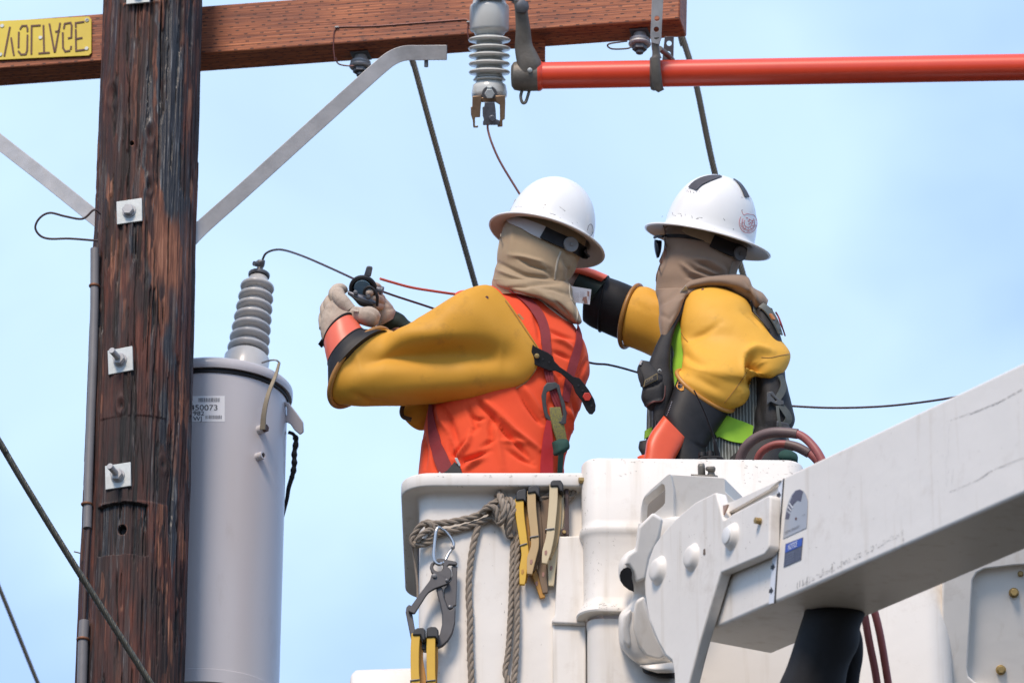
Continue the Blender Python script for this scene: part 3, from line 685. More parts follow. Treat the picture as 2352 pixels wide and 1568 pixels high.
MB().tube(Cs([(1186, 6, 420), (1178, -2, 420), (1150, -8, 420)]), 7 * U, 8).build('top_arm', galv_dark, CU)

# ================================================================== HOT ARM (red tube)
HA = thing('orange_support_arm', 'red orange fibreglass support tube with grey hinge casting under the crossarm', 'support arm', C(1700, 165, 330))
T0 = C(1222, 174.5, 398); T1 = C(2420, 153.5, 330)
tx = nrm(T1 - T0)
MB().tube([T0, T0 + (T1 - T0) * .3, T0 + (T1 - T0) * .6, T1], 31.2 * U * 1.02, 36).build('tube', red_fg, HA)
MB().lathe(C(1233, 174.3, 397), tx, [(32.5 * U, 0), (37 * U, 3 * U), (36.5 * U, 8 * U), (32 * U, 14 * U), (31 * U, 15 * U)], 36).build('sleeve_end', red_fg, HA)
cb = MB()
cb.lathe(C(1196, 174.8, 399), tx, [(24 * U, -22 * U), (33 * U, -16 * U), (36.5 * U, 0), (36.5 * U, 44 * U), (33 * U, 47 * U)], 30)
hng = cb.build('hinge_socket', casting, HA, bevel=1)
cb = MB(); secs = [(1180, 2, 1214, 4, 375, 14), (1183, 30, 1213, 30, 378, 14), (1184, 70, 1219, 68, 382, 15), (1182, 105, 1223, 100, 386, 18), (1184, 128, 1234, 122, 388, 22), (1188, 150, 1244, 148, 390, 28), (1190, 170, 1240, 172, 392, 30)]
cb.loft(secs, 28, 30, pw=3.2, wr=1.0, wrs=30); cb.build('hinge_arm', casting, HA)
for a in (((1204, 130), (1208, 168)), ):
    pass
MB().lathe(C(1199, 16, 366), [.15, -1, .1], [(15 * U, -6 * U), (17 * U, 0), (15 * U, 8 * U), (8 * U, 11 * U)], 20).build('hinge_pin', galv_dark, HA)
MB().lathe(C(1217, 161.5, 360), [0, -1, 0], [(6 * U, 0), (5 * U, 3 * U), (2 * U, 4.5 * U)], 14).build('rivet', galv_plate, HA)
MB().tube(Cs(spl([(1200, 205, 392), (1196, 222, 384), (1200, 236, 380), (1207, 235, 382), (1212, 222, 388), (1216, 207, 394)], 24)), 3.8 * U, 8).build('eye_ring', casting, HA)
# perforated hanger strap and ring
HG = thing('perforated_hanger', 'perforated steel strap and clamp ring holding the red orange tube', 'hanger', C(1508, 150, 350))
def cpx(x, y, r, d, n=14): return [C(x + r * math.cos(i / n * 6.2832), y + r * math.sin(i / n * 6.2832), d) for i in range(n)]
st = MB().prism([C(1499, -30, 330), C(1525, -30, 330), C(1519, 88, 332), C(1512, 102, 332), (C(1496, 98, 332)), C(1494, 80, 332)], [0, 5 * U, 0], [cpx(1509, 43, 6.2, 330), cpx(1507.5, 68, 6.2, 330)])
st.build('strap', galv, HG, bevel=.6)
MB().loft([(1496, 88, 1520, 86, 345, 14), (1496, 105, 1515, 103, 350, 16), (1498, 125, 1516, 122, 352, 18), (1494, 136, 1520, 134, 352, 20)], 20, 16, pw=3).build('clamp_shank', casting, HG)
rc = C(1505, 169, 382)
ring = MB()
for k, (o_, w_) in enumerate(((0, 11),)):
    ring.lathe(rc - tx * 12 * U, nrm(tx + np.array([0, 0, -.0])), [(33 * U, 0), (38 * U, 1 * U), (41 * U, 7 * U), (41 * U, 17 * U), (38 * U, 23 * U), (33 * U, 24 * U)], 36, capt=False)
ring.build('clamp_ring', casting, HG)
MB().loft([(1492, 135, 1516, 130, 336, 8), (1495, 160, 1518, 160, 334, 8), (1497, 190, 1521, 186, 338, 8), (1505, 207, 1523, 200, 345, 7), (1512, 213, 1526, 206, 352, 6)], 16, 24, pw=3).build('clamp_jaw', casting, HG)
st = MB().prism([C(1527, 84, 440), C(1548, 84, 440), C(1547, 136, 440), C(1520, 148, 440)], [0, 5 * U, 0], [cpx(1537, 100, 6, 440), cpx(1535, 124, 6, 440)]); st.build('rear_strap', galv_dark, HG, bevel=.6)
MB().tube(Cs([(1515, 112, 380), (1535, 128, 420), (1545, 140, 430)]), 7 * U, 10).build('link_bolt', casting, HG)

# ================================================================== TRANSFORMER
TR = thing('transformer', 'grey cylindrical pole transformer behind the wooden pole', 'transformer', C(470, 1560, vd(1560, 560)))
Tt = C(492, 908, vd(908, 560)); tU = nrm(UP + np.array([.008, 0, 0])); kT = U * (1 + 540 / FPX)
def tcirc(r): return r * kT
Rt = 168
hb = -(1545 - 828) / c_ * kT * .972
tprof = [(Rt - 8, hb / kT - 14), (Rt - 4, hb / kT - 14), (Rt - 4, hb / kT), (Rt + 2, hb / kT), (Rt + 2, hb / kT + 30), (Rt - 1, hb / kT + 32), (Rt, -28), (Rt, 0)]
MB().lathe(Tt, tU, [(r * kT, h * kT) for r, h in tprof], 90).build('tank', tankmat, TR, ang=30)
MB().lathe(Tt + tU * (hb - 16 * kT), tU, [((Rt - 24) * kT, 0), ((Rt - 16) * kT, 8 * kT)], 60).build('underside_plate', tankdark, TR)  # bottom plate, coloured darker and greener than the tank
MB().lathe(Tt, tU, [((Rt + 2) * kT, -8 * kT), ((Rt + 10) * kT, -10 * kT), ((Rt + 12) * kT, -4 * kT), ((Rt + 12) * kT, 10 * kT), ((Rt + 7) * kT, 15 * kT), ((Rt - 6) * kT, 22 * kT), (120 * kT, 38 * kT), (20 * kT, 44 * kT)], 90).build('lid', tankmat, TR, ang=50)
MB().lathe(Tt, tU, [((Rt + .5) * kT, -20 * kT), ((Rt + 3.5) * kT, -19 * kT), ((Rt + 3.5) * kT, -10 * kT), ((Rt + 1) * kT, -9 * kT)], 90, capt=False).build('gasket', black_rub, TR)
tb = MB().lathe(Tt, tU, [(r * kT, h * kT) for r, h in tprof], 90).bvh()
# bushing
kT0 = kT
B0 = C(566, 832, vd(832, 560) - 60); B1 = C(597, 618, 620); bx = nrm(B1 - B0); bl = np.linalg.norm(B1 - B0)
kT = bl / 214.0
pr = [(52, -25), (52, 8), (46, 14), (40, 18)]
ns_ = 7
for i in range(ns_):
    h = 30 + i * 23.6; R = 48.5 - i * 1.5; r = 31 - i * 1.2
    pr += [(r, h - 7), (R - 7, h - 6.5), (R - 2, h - 4.5), (R, h - 1), (R - 1, h + 2.5), (R - 6, h + 5.5), (r + 3, h + 8), (r, h + 11)]
pr += [(22, 192), (16, 196)]
MB().lathe(B0, bx, [(r * kT0, h * kT) for r, h in pr], 44).build('bushing', material('bushing_porcelain', (.56, .55, .53), .32, (.52, .51, .49), 8, .4, coat=.2), TR, ang=60)
MB().lathe(B0 + bx * 196 * kT, bx, [(20 * kT, 0), (21 * kT, 2 * kT), (21 * kT, 6 * kT), (18 * kT, 8 * kT), (7 * kT, 9 * kT), (6 * kT, 24 * kT)], 24).build('bushing_cap', galv_dark, TR)
kT = kT0
tb_ = MB(); pt = B0 + bx * 222 * kT
tb_.loft([(586, 612, 606, 614, 600, 8), (584, 606, 608, 608, 600, 10), (588, 600, 609, 600, 600, 10), (594, 596, 608, 597, 600, 7)], 14, 12); tb_.lathe(C(589, 606, 592), [-.7, -.6, .1], [(6 * U, -6 * U), (6 * U, 8 * U)], 10)
tb_.build('terminal', galv_dark, TR)
# lever
lv = MB(); lv.ribbon(Cs(spl([(642, 834, 385), (634, 862, 360), (617, 905, 328), (607, 950, 305), (604, 987, 292)], 20)), np.tile([-.3, -1, 0.1], (20, 1)), np.linspace(6, 14, 20), 4)
lv.build('lever', material('brass_lever', (.20, .17, .12), .55, (.11, .095, .07), 30, .5, metal=.2), TR, bevel=.6)
MB().tube(Cs(spl([(602, 833, 420), (618, 828, 395), (634, 827, 386), (643, 834, 385)], 14)), 2.2 * U, 6).build('lever_link', galv_dark, TR)
def stub(x, y, r, L_, mat, name, hollow=False):
    P, N_ = drape([(x, y)], [tb], 0); p, nn = P[0], nrm(N_[0] + np.array([.35, 0, 0]))
    nn = nrm(nn)
    m = MB().lathe(p - nn * 8 * U, nn, [(r * U, 0), (r * U, (L_ + 8) * U)] + ([(r * .62 * U, (L_ + 8) * U), (r * .62 * U, (L_ - 6) * U)] if hollow else []), 20); m.build(name, mat, TR)
    return p + nn * L_ * U, nn
e, nn = stub(596, 987, 11, 14, tankmat, 'lever_boss'); hb_ = MB(); hexnut(hb_, e, nn, 10 * U, 8 * U); hb_.build('rusty_bolt', material('rusty_brown_steel', (.14, .07, .05), .6, (.07, .04, .03), 60, .5, metal=.2), TR, bevel=1)
e, nn = stub(592, 1049, 10, 18, tankmat, 'pipe_stub', True); MB().prism(circ(e - nn * 5 * U, nn, 6.4 * U, 14), nn * 1 * U).build('pipe_bore', black_rub, TR)
# lug at the right
fl = crop(0, 1500, 1.2738)
fprism(fl, [(1440, 130), (1470, 140), (1510, 190), (1545, 240), (1548, 290), (1530, 305), (1500, 280), (1480, 250), (1445, 232), (1462, 200), (1462, 165)], vd(1000, 560) - 10, 16, tankmat, 'lifting_lug', TR, bevel=2.5)
# sticker wrapped on tank
def patch(px0, py0, px1, py1, bv, mat, name, parent, off=.6, nx=8, ny=5, skew=0.0, th=.5):
    g = MB(); rows = []
    for j in range(ny + 1):
        pts = [(px0 + (px1 - px0) * i / nx, py0 + (py1 - py0) * j / ny + skew * i / nx) for i in range(nx + 1)]
        rows.append(drape(pts, bv, off)[0])
    v = np.concatenate(rows); n1_ = nx + 1
    f = [(j * n1_ + i, (j + 1) * n1_ + i, (j + 1) * n1_ + i + 1, j * n1_ + i + 1) for j in range(ny) for i in range(nx)]
    g.add(v, f); return g.build(name, mat, parent)
def lettering(txt, x, y, size, bv, mat, name, parent, off=1.2, sx=1.0, slope=0.0, skx=0.0, align='LEFT'):
    """text laid in the picture plane, then set down on the surface"""
    m = MB(); text_mesh(m, txt, [0, 0, 0], [1, 0, 0], [0, 0, 1], 1.0, sx=sx, align=align); v = m.verts()
    P = [(x + q[0] * size + q[2] * size * skx, y - q[2] * size + q[0] * size * slope) for q in v]
    out = drape(P, bv, off)[0]; g = MB(); g.add(out, m.f); return g.build(name, mat, parent, smooth=False)
sk = patch(430, 909, 516, 968, [tb], sticker, 'sticker', TR, .6, 12, 6)
lettering('450073', 437, 942, 17.5, [tb], ink, 'sticker_number', sk, 1.3, sx=1.22)
lettering('982', 444, 954, 14, [tb], ink, 'sticker_number', sk, 1.3, sx=1.22)
lettering('WJ', 444, 966, 14, [tb], ink, 'sticker_number', sk, 1.3, sx=1.15)
random.seed(3)
bc = MB()
for x0, x1, ya, yb in ((456, 504, 914, 923), (472, 509, 954, 962)):
    x = x0
    while x < x1:
        w = random.choice((.8, 1.2, 2.0)); P = drape([(x, ya), (x + w, ya), (x + w, yb), (x, yb)], [tb], 1.3)[0]; bc.add(P, [(0, 3, 2, 1)]); x += w + random.choice((.9, 1.4))
bc.build('barcode', grey_ink, sk, smooth=False)
# cable behind the tank
cbp = spl([(662, 992, 470), (674, 997, 470), (680, 1012, 470), (676, 1040, 465), (676, 1065, 460), (672, 1090, 455), (663, 1120, 450), (658, 1150, 445), (640, 1220, 430), (620, 1300, 420)], 60)
rr = 4.5 + 2.2 * (np.arange(60) > 8) + 1.2 * np.sin(np.arange(60) * 1.3) * (np.arange(60) > 8) * (np.arange(60) < 34)
tag(MB().tube(Cs(cbp), np.where(np.arange(60) > 34, 6.0 - (np.arange(60) - 34) * .1, rr) * U, 10).build('black_cable', black_rub), 'thick black cable hanging behind the right edge of the transformer', 'cable')

# ================================================================== WIRES AND GUYS
def guy(pts, R, far, lab, pitch=34, tw=0.0):
    P = Cs(spl(pts, 60)); r = thing('guy_wire', lab, 'guy wire', P[-1] if P[-1][2] < P[0][2] else P[0])
    strands(P, R * .60 * U, R * .5 * U, pitch * U, 6 if not far else 5, 8, r, guyfar if far else guymat); MB().tube(P, R * .5 * U, 8).build('core_strand', guyfar if far else guymat, r)
guy([(-620, -20, -280), (-40, 950, -330), (0, 1017, -330), (60, 1118, -335), (180, 1312, -345), (350, 1575, -360), (420, 1690, -365), (1000, 2640, -420)], 7.0, False, 'twisted steel guy strand crossing in front of the wooden pole', 30)
guy([(-560, 80, 1800), (-60, 1215, 1800), (0, 1353, 1800), (87, 1568, 1800), (160, 1740, 1800), (560, 2680, 1800)], 5.2, True, 'blurred dark guy strand in the lower left corner', 40)
guy([(720, -680, 900), (930, 80, 900), (951, 150, 900), (1000, 330, 880), (1092, 655, 860), (1130, 790, 850), (1350, 1630, 800)], 6.8, True, 'thick guy strand running down behind the left worker', 40)
guy([(1380, -700, 900), (1553, 40, 900), (1567, 85, 900), (1598, 190, 890), (1642, 398, 880), (1706, 628, 870), (1730, 720, 870), (1960, 1600, 800)], 7.2, True, 'thick guy strand running down behind the right worker', 40)
w_main = [(603, 596, 600), (611, 582, 590), (630, 574, 560), (655, 575, 500), (700, 590, 380), (760, 616, 240), (812, 640, 120), (850, 658, 60), (900, 677, 60), (1000, 710, 150), (1100, 748, 260), (1250, 800, 300), (1352, 832, 300), (1400, 838, 300), (1467, 856, 330), (1600, 900, 420), (1750, 926, 420), (1818, 932, 420), (1900, 936, 380), (1985, 935, 330), (2070, 929, 280), (2180, 914, 200), (2300, 890, 130), (2700, 800, 0), (3300, 640, -200)]
tag(MB().tube(wirepath(w_main, 240), 2.7 * U, 8).build('conductor_wire', material('dark_conductor', (.055, .032, .035), .45, (.10, .05, .05), 60, .5, metal=.3)), 'dark bare wire from the transformer bushing past both workers', 'wire')
tag(MB().tube(wirepath([(873, 640, 60), (900, 648, 80), (945, 660, 120), (1000, 669, 160), (1050, 676, 200), (1110, 682, 230)], 40), 3.1 * U, 8).build('red_lead', red_wire), 'short salmon red wire end beside the gripping tool', 'wire')
tag(MB().tube(wirepath([(1120, 286, 368), (1121, 300, 366), (1130, 330, 350), (1150, 374, 330), (1190, 440, 300), (1240, 520, 260)], 50), 2.7 * U, 8).build('copper_lead', copper), 'thin copper lead dropping from the insulator clamp behind the white hat', 'wire')
# ================================================================== LIFT BUCKETS
def fibreglass(name, scr=0.5):
    m = material(name, (.80, .755, .69), .55, (.75, .70, .63), 2.2, .3, dirt=(.46, .38, .30), ds=7, dth=(.56, .78), damt=.5, coat=.12)
    t = m.node_tree; N = t.nodes; P = N['Principled BSDF']; lk = t.links.new
    src = N.new('ShaderNodeTexCoord').outputs['Object']
    base = P.inputs['Base Color'].links[0].from_socket
    # fine dark specks and scuffs
    mpn = N.new('ShaderNodeMapping'); mpn.inputs['Scale'].default_value = (1.0, 1.0, .35); mpn.inputs['Rotation'].default_value = (0, .5, 0); lk(src, mpn.inputs[0])
    nz = N.new('ShaderNodeTexNoise'); nz.inputs['Scale'].default_value = 70; nz.inputs['Detail'].default_value = 8; nz.inputs['Roughness'].default_value = .8; lk(mpn.outputs[0], nz.inputs['Vector'])
    r = N.new('ShaderNodeMapRange'); r.inputs[1].default_value = .655; r.inputs[2].default_value = .70; r.inputs[4].default_value = scr; lk(nz.outputs[0], r.inputs[0])
    mx = N.new('ShaderNodeMix'); mx.data_type = 'RGBA'; mx.inputs[7].default_value = (.16, .13, .10, 1); lk(base, mx.inputs[6]); lk(r.outputs[0], mx.inputs[0])
    # faint tan drips
    mp2 = N.new('ShaderNodeMapping'); mp2.inputs['Scale'].default_value = (1, 1, .08); lk(src, mp2.inputs[0])
    n2 = N.new('ShaderNodeTexNoise'); n2.inputs['Scale'].default_value = 26; n2.inputs['Detail'].default_value = 5; lk(mp2.outputs[0], n2.inputs['Vector'])
    r2 = N.new('ShaderNodeMapRange'); r2.inputs[1].default_value = .58; r2.inputs[2].default_value = .78; r2.inputs[4].default_value = .5; lk(n2.outputs[0], r2.inputs[0])
    m2 = N.new('ShaderNodeMix'); m2.data_type = 'RGBA'; m2.inputs[7].default_value = (.50, .42, .31, 1); lk(mx.outputs[2], m2.inputs[6]); lk(r2.outputs[0], m2.inputs[0]); lk(m2.outputs[2], P.inputs['Base Color'])
    b = N.new('ShaderNodeBump'); b.inputs['Strength'].default_value = .22; b.inputs['Distance'].default_value = .012
    n3 = N.new('ShaderNodeTexNoise'); n3.inputs['Scale'].default_value = 8; n3.inputs['Detail'].default_value = 3; lk(src, n3.inputs['Vector']); lk(n3.outputs[0], b.inputs['Height']); lk(b.outputs[0], P.inputs['Normal'])
    return m
fg = fibreglass('white_fibreglass')
boomm = fibreglass('white_boom_paint', .8)
brass = material('brass_bolt', (.42, .30, .11), .45, (.28, .18, .07), 80, .5, metal=.4)
def rrect(w, d, r, n=10, off=0.0):
    """rounded rectangle 0..w by 0..d grown by off; list of (a, b)"""
    r = max(2, r + off * .8); out = []
    x0, x1, y0, y1 = -off, w + off, -off, d + off
    for cx, cy, a0 in ((x1 - r, y0 + r, -90), (x1 - r, y1 - r, 0), (x0 + r, y1 - r, 90), (x0 + r, y0 + r, 180)):
        for i in range(n + 1): a = math.radians(a0 + 90 * i / n); out.append((cx + r * math.cos(a), cy + r * math.sin(a)))
    return out
def bucket(name_root, O, w, d, r, prof, inner=12, mat=None, part='shell', bv=0, xax=None, k=1.0, flare=0.0):
    """O: rim-level front-left corner; prof: (down, outward offset); open at the top, with wall thickness"""
    X = nrm(RT if xax is None else xax); Y = np.cross(UP, X); Y = Y if Y[1] > 0 else -Y
    mb = MB(); rings = []
    for h, off in prof: rings.append((h, off))
    rings += [(prof[-1][0], -inner), (prof[0][0] + 10, -inner), (prof[0][0] + 0.0, -inner + 2)]
    rings.append(prof[0])
    V = []
    for h, off in rings:
        V += [O + (a * X + b * Y) * U * k - UP * h * U * k for a, b in rrect(w, d, r, 10, off)]
    n = 44; m = len(rings)
    f = [(i * n + j, i * n + (j + 1) % n, (i + 1) * n + (j + 1) % n, (i + 1) * n + j) for i in range(m - 1) for j in range(n)]
    mb.add(V, f); mb.fix = True
    return mb
# --- left bucket
BKA = thing('lift_bucket', 'white fibreglass lift bucket with overhanging lip where the left worker stands', 'lift bucket', C(1150, 2060, -900))
OA = C(963, 1128, -459)
kA = .968
mbA = bucket('a', OA, 420, 600, 34, [(-29, 30), (-29, 38), (-27, 41), (-24, 42), (1, 42), (4, 40)] + [(5, 36), (5, 10), (9, 3), (22, 0), (300, 0), (1000, -18)], 10, k=kA)
mbA.build('shell', fg, BKA, bevel=0, ang=50)
bA = mbA.bvh()
# mounting flange at the right
nF = np.cross(UP, RT); nF = nF if nF[1] < 0 else -nF
def onface(x, y, O, off=0): return onplane(x, y, O + nF * off * U, nF)
ba = crop(1400, 1850, 1.78)
OAf = OA.copy()
def facepris(f, pts, off, th, mat, name, parent, bevel=2, O=OAf):
    return MB().prism([onface(*f(*p), O, off) for p in pts], -nF * th * U).build(name, mat, parent, bevel=bevel, seg=3)
facepris(ba, [(1482, 520), (1680, 516), (1680, 1150), (1436, 1138), (1437, 1112), (1456, 1085), (1460, 1020), (1472, 800)], 26, 30, fg, 'mounting_flange', BKA, 5)
facepris(ba, [(1442, 1130), (1680, 1130), (1680, 1700), (1444, 1700)], 14, 18, fg, 'lower_flange', BKA, 4)
# strap bracket (brown steel) on the wall
facepris(ba, [(1530, 168), (1556, 165), (1560, 515), (1500, 515), (1505, 470), (1528, 460)], 26, 10, material('brown_steel', (.085, .050, .042), .5, (.05, .03, .025), 40, .5, metal=.3), 'rope_bracket', BKA, 1)
MB().prism(circ(onface(*ba(1525, 500), OAf, 22), nF, 4.5 * U, 6), nF * 8 * U).build('bracket_bolt', brass, BKA, bevel=.8)
MB().prism(circ(onface(*ba(1106, 187), OAf, 2), nF, 3.6 * U, 12), nF * 1.0 * U).build('drain_hole', black_rub, BKA)
# lower step at bottom left
MB().loft([(816, 1540, 1010, 1534, -560, 40), (806, 1552, 1010, 1546, -560, 60), (804, 1580, 1010, 1580, -575, 70), (806, 1640, 1010, 1640, -600, 70)], 40, 20, pw=5).build('step_bracket', fg, BKA)
# --- right bucket
kn = crop(2200, 1750, 1.598)
BKB = thing('lift_bucket', 'white fibreglass lift bucket behind the boom where the right worker stands', 'lift bucket', C(1600, 2100, -950))
BKA['group'] = BKB['group'] = 'lift buckets at the end of the boom'
OB = C(1338, 1052, -505)
xB = nrm(RT + FWD * .0 - UP * .012)
kB = .965
mbB = bucket('b', OB, 505, 640, 40, [(0, -8), (-2, -3), (1, 0), (6, 2), (150, 2), (160, 3), (170, 7), (178, 8), (186, 4), (196, -1), (340, -1), (352, 2), (366, 12), (378, 16), (382, 14), (382, -6), (384, -8)], 9, k=kB, xax=xB)
mbB.build('cover_shell', fg, BKB, ang=45)
mbB2 = bucket('b2', OB - UP * 378 * U, 505, 640, 40, [(0, -9), (1300, -20)], 9, k=kB, xax=xB); mbB2.build('lower_wall', fg, BKB, ang=45)
bB = mbB.bvh(); bB2 = mbB2.bvh()
for x, y, r in ((1645, 125, 8), (1620, 650, 12), (1610, 915, 12), (1596, 1180, 13), (1590, 1455, 13)):
    q = ba(x, y); p = C(q[0] + 6, q[1], -500); b = MB(); hexnut(b, p, [-1, -.25, 0], 7.5 * U, 11 * U); b.tube([p, p + np.array([20 * U, 0, 0])], 4 * U, 8); b.build('side_bolt', brass, BKB, bevel=.8)
# --- white housing at the right, behind the boom
HS = thing('fibreglass_housing', 'white fibreglass housing with a bolted recess behind the boom at lower right', 'housing', C(2150, 2000, -640))
bmv = crop(3000, 1400, 1.178)
OH = C(2172, 1390, -430)
hm = bucket('h', C(1850, 1270, -420), 322, 300, 60, [(0, -6), (2, 0), (900, 0)], 9); hm.build('corner_column', fg, HS, ang=45)
hd = -470
pan = [(2168, 1190), (2560, 1060), (2560, 1700), (2158, 1700), (2163, 1450)]
hole = [(2235, 1330), (2243, 1316), (2262, 1306), (2330, 1298), (2480, 1290), (2480, 1640), (2330, 1602), (2240, 1566), (2224, 1552), (2222, 1536)]
MB().prism([C(x, y, hd) for x, y in pan], [0, 24 * U, 0], [[C(x, y, hd) for x, y in hole]]).build('front_panel', fg, HS, bevel=4, seg=3)
MB().prism([C(x, y, hd + 22) for x, y in pan], [0, 230 * U, -60 * U]).build('recess_panel', fg, HS)
for x, y in ((1243, 1142), (1182, 1505), (1275, 1053)):
    q = bmv(x, y); p = C(q[0], q[1], hd + 20); w_ = MB(); r = 10 if y > 1060 else 6
    w_.prism(circ(p, [0, -1, .2], r * 1.15 * U, 16), nrm([0, -1, .2]) * 2 * U); hexnut(w_, p + np.array([0, -2 * U, 0]), [0, -1, .2], r * .86 * U, 9 * U)
    w_.build('panel_bolt', brass, HS, bevel=1)

# ================================================================== BOOM
BA = nrm([110, -215, 62.6]); BE = nrm([209, 94, -44]); BH = nrm(np.cross(BA, BE)); BH = BH if BH[2] > 0 else -BH
BD = -1350
BS = C(1779, 1384, BD)
BM = thing('boom', 'long white square fibreglass boom rising to the right edge with black arrow strip', 'boom', C(1900, 1500, -800))
kbm = U * (1 + BD / FPX)
Wd = 226 * kbm; Hh = 299 * kbm
MB().box(BS, BA * 1700 * U * 2, BH * Hh, BE * Wd).build('outer_boom', boomm, BM, bevel=7, seg=4)
ins = 5 * kbm
MB().box(BS - BA * 375 * U + BH * ins + BE * ins, BA * 460 * U, BH * (Hh - 2 * ins), BE * (Wd - 2 * ins)).build('inner_boom', boomm, BM, bevel=7, seg=4)
nB = -BE                                                        # normal of the near face
def onboom(x, y, off=0): return onplane(x, y, BS + nB * off * U, nB)
def bprism(pts, off, th, mat, name, parent, f=kn, bevel=2, seg=3, holes=()):
    mb = MB().prism([onboom(*f(*p), off) for p in pts], -nB * th * U, [[onboom(*f(*p), off) for p in h] for h in holes]); return mb.build(name, mat, parent, bevel=bevel, seg=seg)
# arrow strip
bprism([(1462, 282), (1490, 268), (1434, 1052), (1398, 1062)], 1.0, 3, material('white_tape', (.70, .72, .76), .4), 'arrow_strip', BM, bevel=0)
for y, x in ((365, 1462), (519, 1448), (670, 1437), (824, 1424), (975, 1413)):
    bprism([(x - 12, y - 10 + 3), (x - 2, y - 12), (x - 2, y - 24), (x + 13, y), (x - 3, y + 24), (x - 3, y + 12), (x - 14, y + 16)], 1.8, 1, ink, 'arrow', BM, bevel=0)
bprism([(1489, 262), (1495, 259), (1436, 1056), (1430, 1056)], 1.5, 1.5, material('joint_line', (.05, .05, .05), .7), 'joint_seam', BM, bevel=0)
# capacity dial decal
DE = thing('capacity_dial_decal', 'silver half round dial decal on the boom above the blue notice', 'decal', onboom(1827, 1230, 1))
def bd(pts, off, mat, name, parent): return MB().prism([onboom(*bmv(*p), off) for p in pts], -nB * .5 * U).build(name, mat, parent)
arc = [(164, 800), (170, 750), (182, 710), (198, 678), (214, 660), (234, 655), (252, 663), (264, 682), (272, 710), (270, 760), (266, 836), (155, 888)]
bd(arc, 1.2, material('silver_decal', (.42, .43, .45), .35, metal=.2), 'dial_plate', DE)
dk = material('dark_grey_print', (.10, .10, .14), .5)
for seg_ in ([(196, 688), (214, 662), (234, 655), (249, 664), (238, 712), (222, 706), (206, 722)], [(186, 716), (196, 694), (205, 722), (200, 734)], [(175, 752), (182, 724), (194, 744), (190, 760)], [(165, 794), (172, 758), (187, 772), (181, 794)]):
    bd(seg_, 1.9, dk, 'dial_segment', DE)
for a, b in (((178, 738), (192, 757)), ((184, 722), (200, 742))):
    bd([a, (a[0] + 2, a[1] - 3), (b[0] + 2, b[1] - 2), (b[0], b[1])], 2.5, sticker, 'dial_mark', DE)
bd([(212, 788), (218, 786), (218, 798), (212, 800)], 2.2, copper, 'dial_pin', DE)
def bt(txt, x, y, size, parent, mat, sx=.7, off=2.6, name='print'):
    p0 = onboom(x, y, off); px_ = onboom(x + 10, y - 4.6, off); py_ = onboom(x + .9, y - 10, off)
    return text_mesh(MB(), txt, p0, px_ - p0, py_ - p0, size * U, sx=sx).build(name, mat, parent, smooth=False)
bt('HORIZONTAL HANDLING CAPACITY', *bmv(163, 864), 6.4, DE, ink, .58)
bt('AT MAX REACH', *bmv(245, 782), 3.2, DE, ink, .6)
NO = thing('notice_sticker', 'scuffed blue notice sticker on the boom below the dial', 'sticker', onboom(1822, 1270, 1))
bd([(167, 912), (249, 880), (240, 986), (158, 1022)], 1.2, material('scuffed_print_blue', (.055, .065, .10), .5, (.11, .12, .17), 240, .6), 'panel', NO)
bd([(169, 914), (247, 883), (243, 920), (165, 954)], 1.8, material('notice_blue', (.03, .09, .42), .45), 'header', NO)
bt('NOTICE', *bmv(178, 942), 17, NO, sticker, .62)
for i in range(5): bt('MAINTAIN DRY BOOM', *bmv(170, 968 + i * 11), 4.2, NO, material('faded_print', (.22, .25, .34), .6) if i == 0 else MATS['faded_print'], .75)
# scuff marks on the lower edge and the worn label outline, with their own shape
scf = material('black_scuff', (.07, .065, .06), .8)
random.seed(11); sb = MB()
for i in range(150):
    t = random.random() ** 1.0; x = 240 + 480 * t; y = 1138 - 248 * t - random.random() ** 2 * 22 * (1 if t > .35 else 1.6) - 22
    a = random.uniform(-.9, -.2) if random.random() < .7 else 1.4; l = random.uniform(2, 9) * (1.5 if t < .3 else 1); w = random.uniform(.5, 1.6)
    d_ = (math.cos(a) * l, -abs(math.sin(a)) * l) if a > 0 else (math.cos(a) * l, math.sin(a) * l)
    sb.add([onboom(*bmv(*p), .5) for p in ((x, y), (x + d_[0], y + d_[1]), (x + d_[0] + w * .3, y + d_[1] + w), (x + w * .4, y + w * 1.4))], [(0, 1, 2, 3)])
for x, y, l in ((268, 1068, 36), (386, 1005, 44), (248, 1080, 30), (234, 1085, 30), (222, 1095, 30), (722, 884, 16)):
    sb.add([onboom(*bmv(*p), .5) for p in ((x, y), (x + 2, y), (x + 1, y + l), (x - 1, y + l))], [(0, 1, 2, 3)])
for (xa, ya, xb, yb, wv) in ((1035, 300, 1180, 240, 4.5), (1180, 240, 1290, 178, 3), (945, 330, 1035, 295, 1.8), (925, 500, 918, 664, 1.5), (935, 560, 925, 640, 1.6), (958, 560, 950, 630, 3.5), (930, 672, 1070, 612, 1.8), (1070, 612, 1140, 565, 4.5), (1140, 565, 1290, 505, 2.2), (940, 335, 932, 500, 1.0)):
    n_ = 14
    for i in range(n_):
        t0, t1 = i / n_, (i + 1) / n_; j = lambda: random.uniform(-1.5, 1.5); w0 = wv * random.uniform(.3, 1)
        a_, b_ = (xa + (xb - xa) * t0, ya + (yb - ya) * t0 + j()), (xa + (xb - xa) * t1, ya + (yb - ya) * t1 + j())
        if random.random() < .8: sb.add([onboom(*bmv(*p), .5) for p in (a_, b_, (b_[0], b_[1] + w0), (a_[0] + .5, a_[1] + w0))], [(0, 1, 2, 3)])
sbo = sb.build('scuff_marks', material('grey_scuff', (.23, .225, .22), .8, (.10, .10, .10), 60, .5), BM, smooth=False); sbo['kind'] = 'stuff'

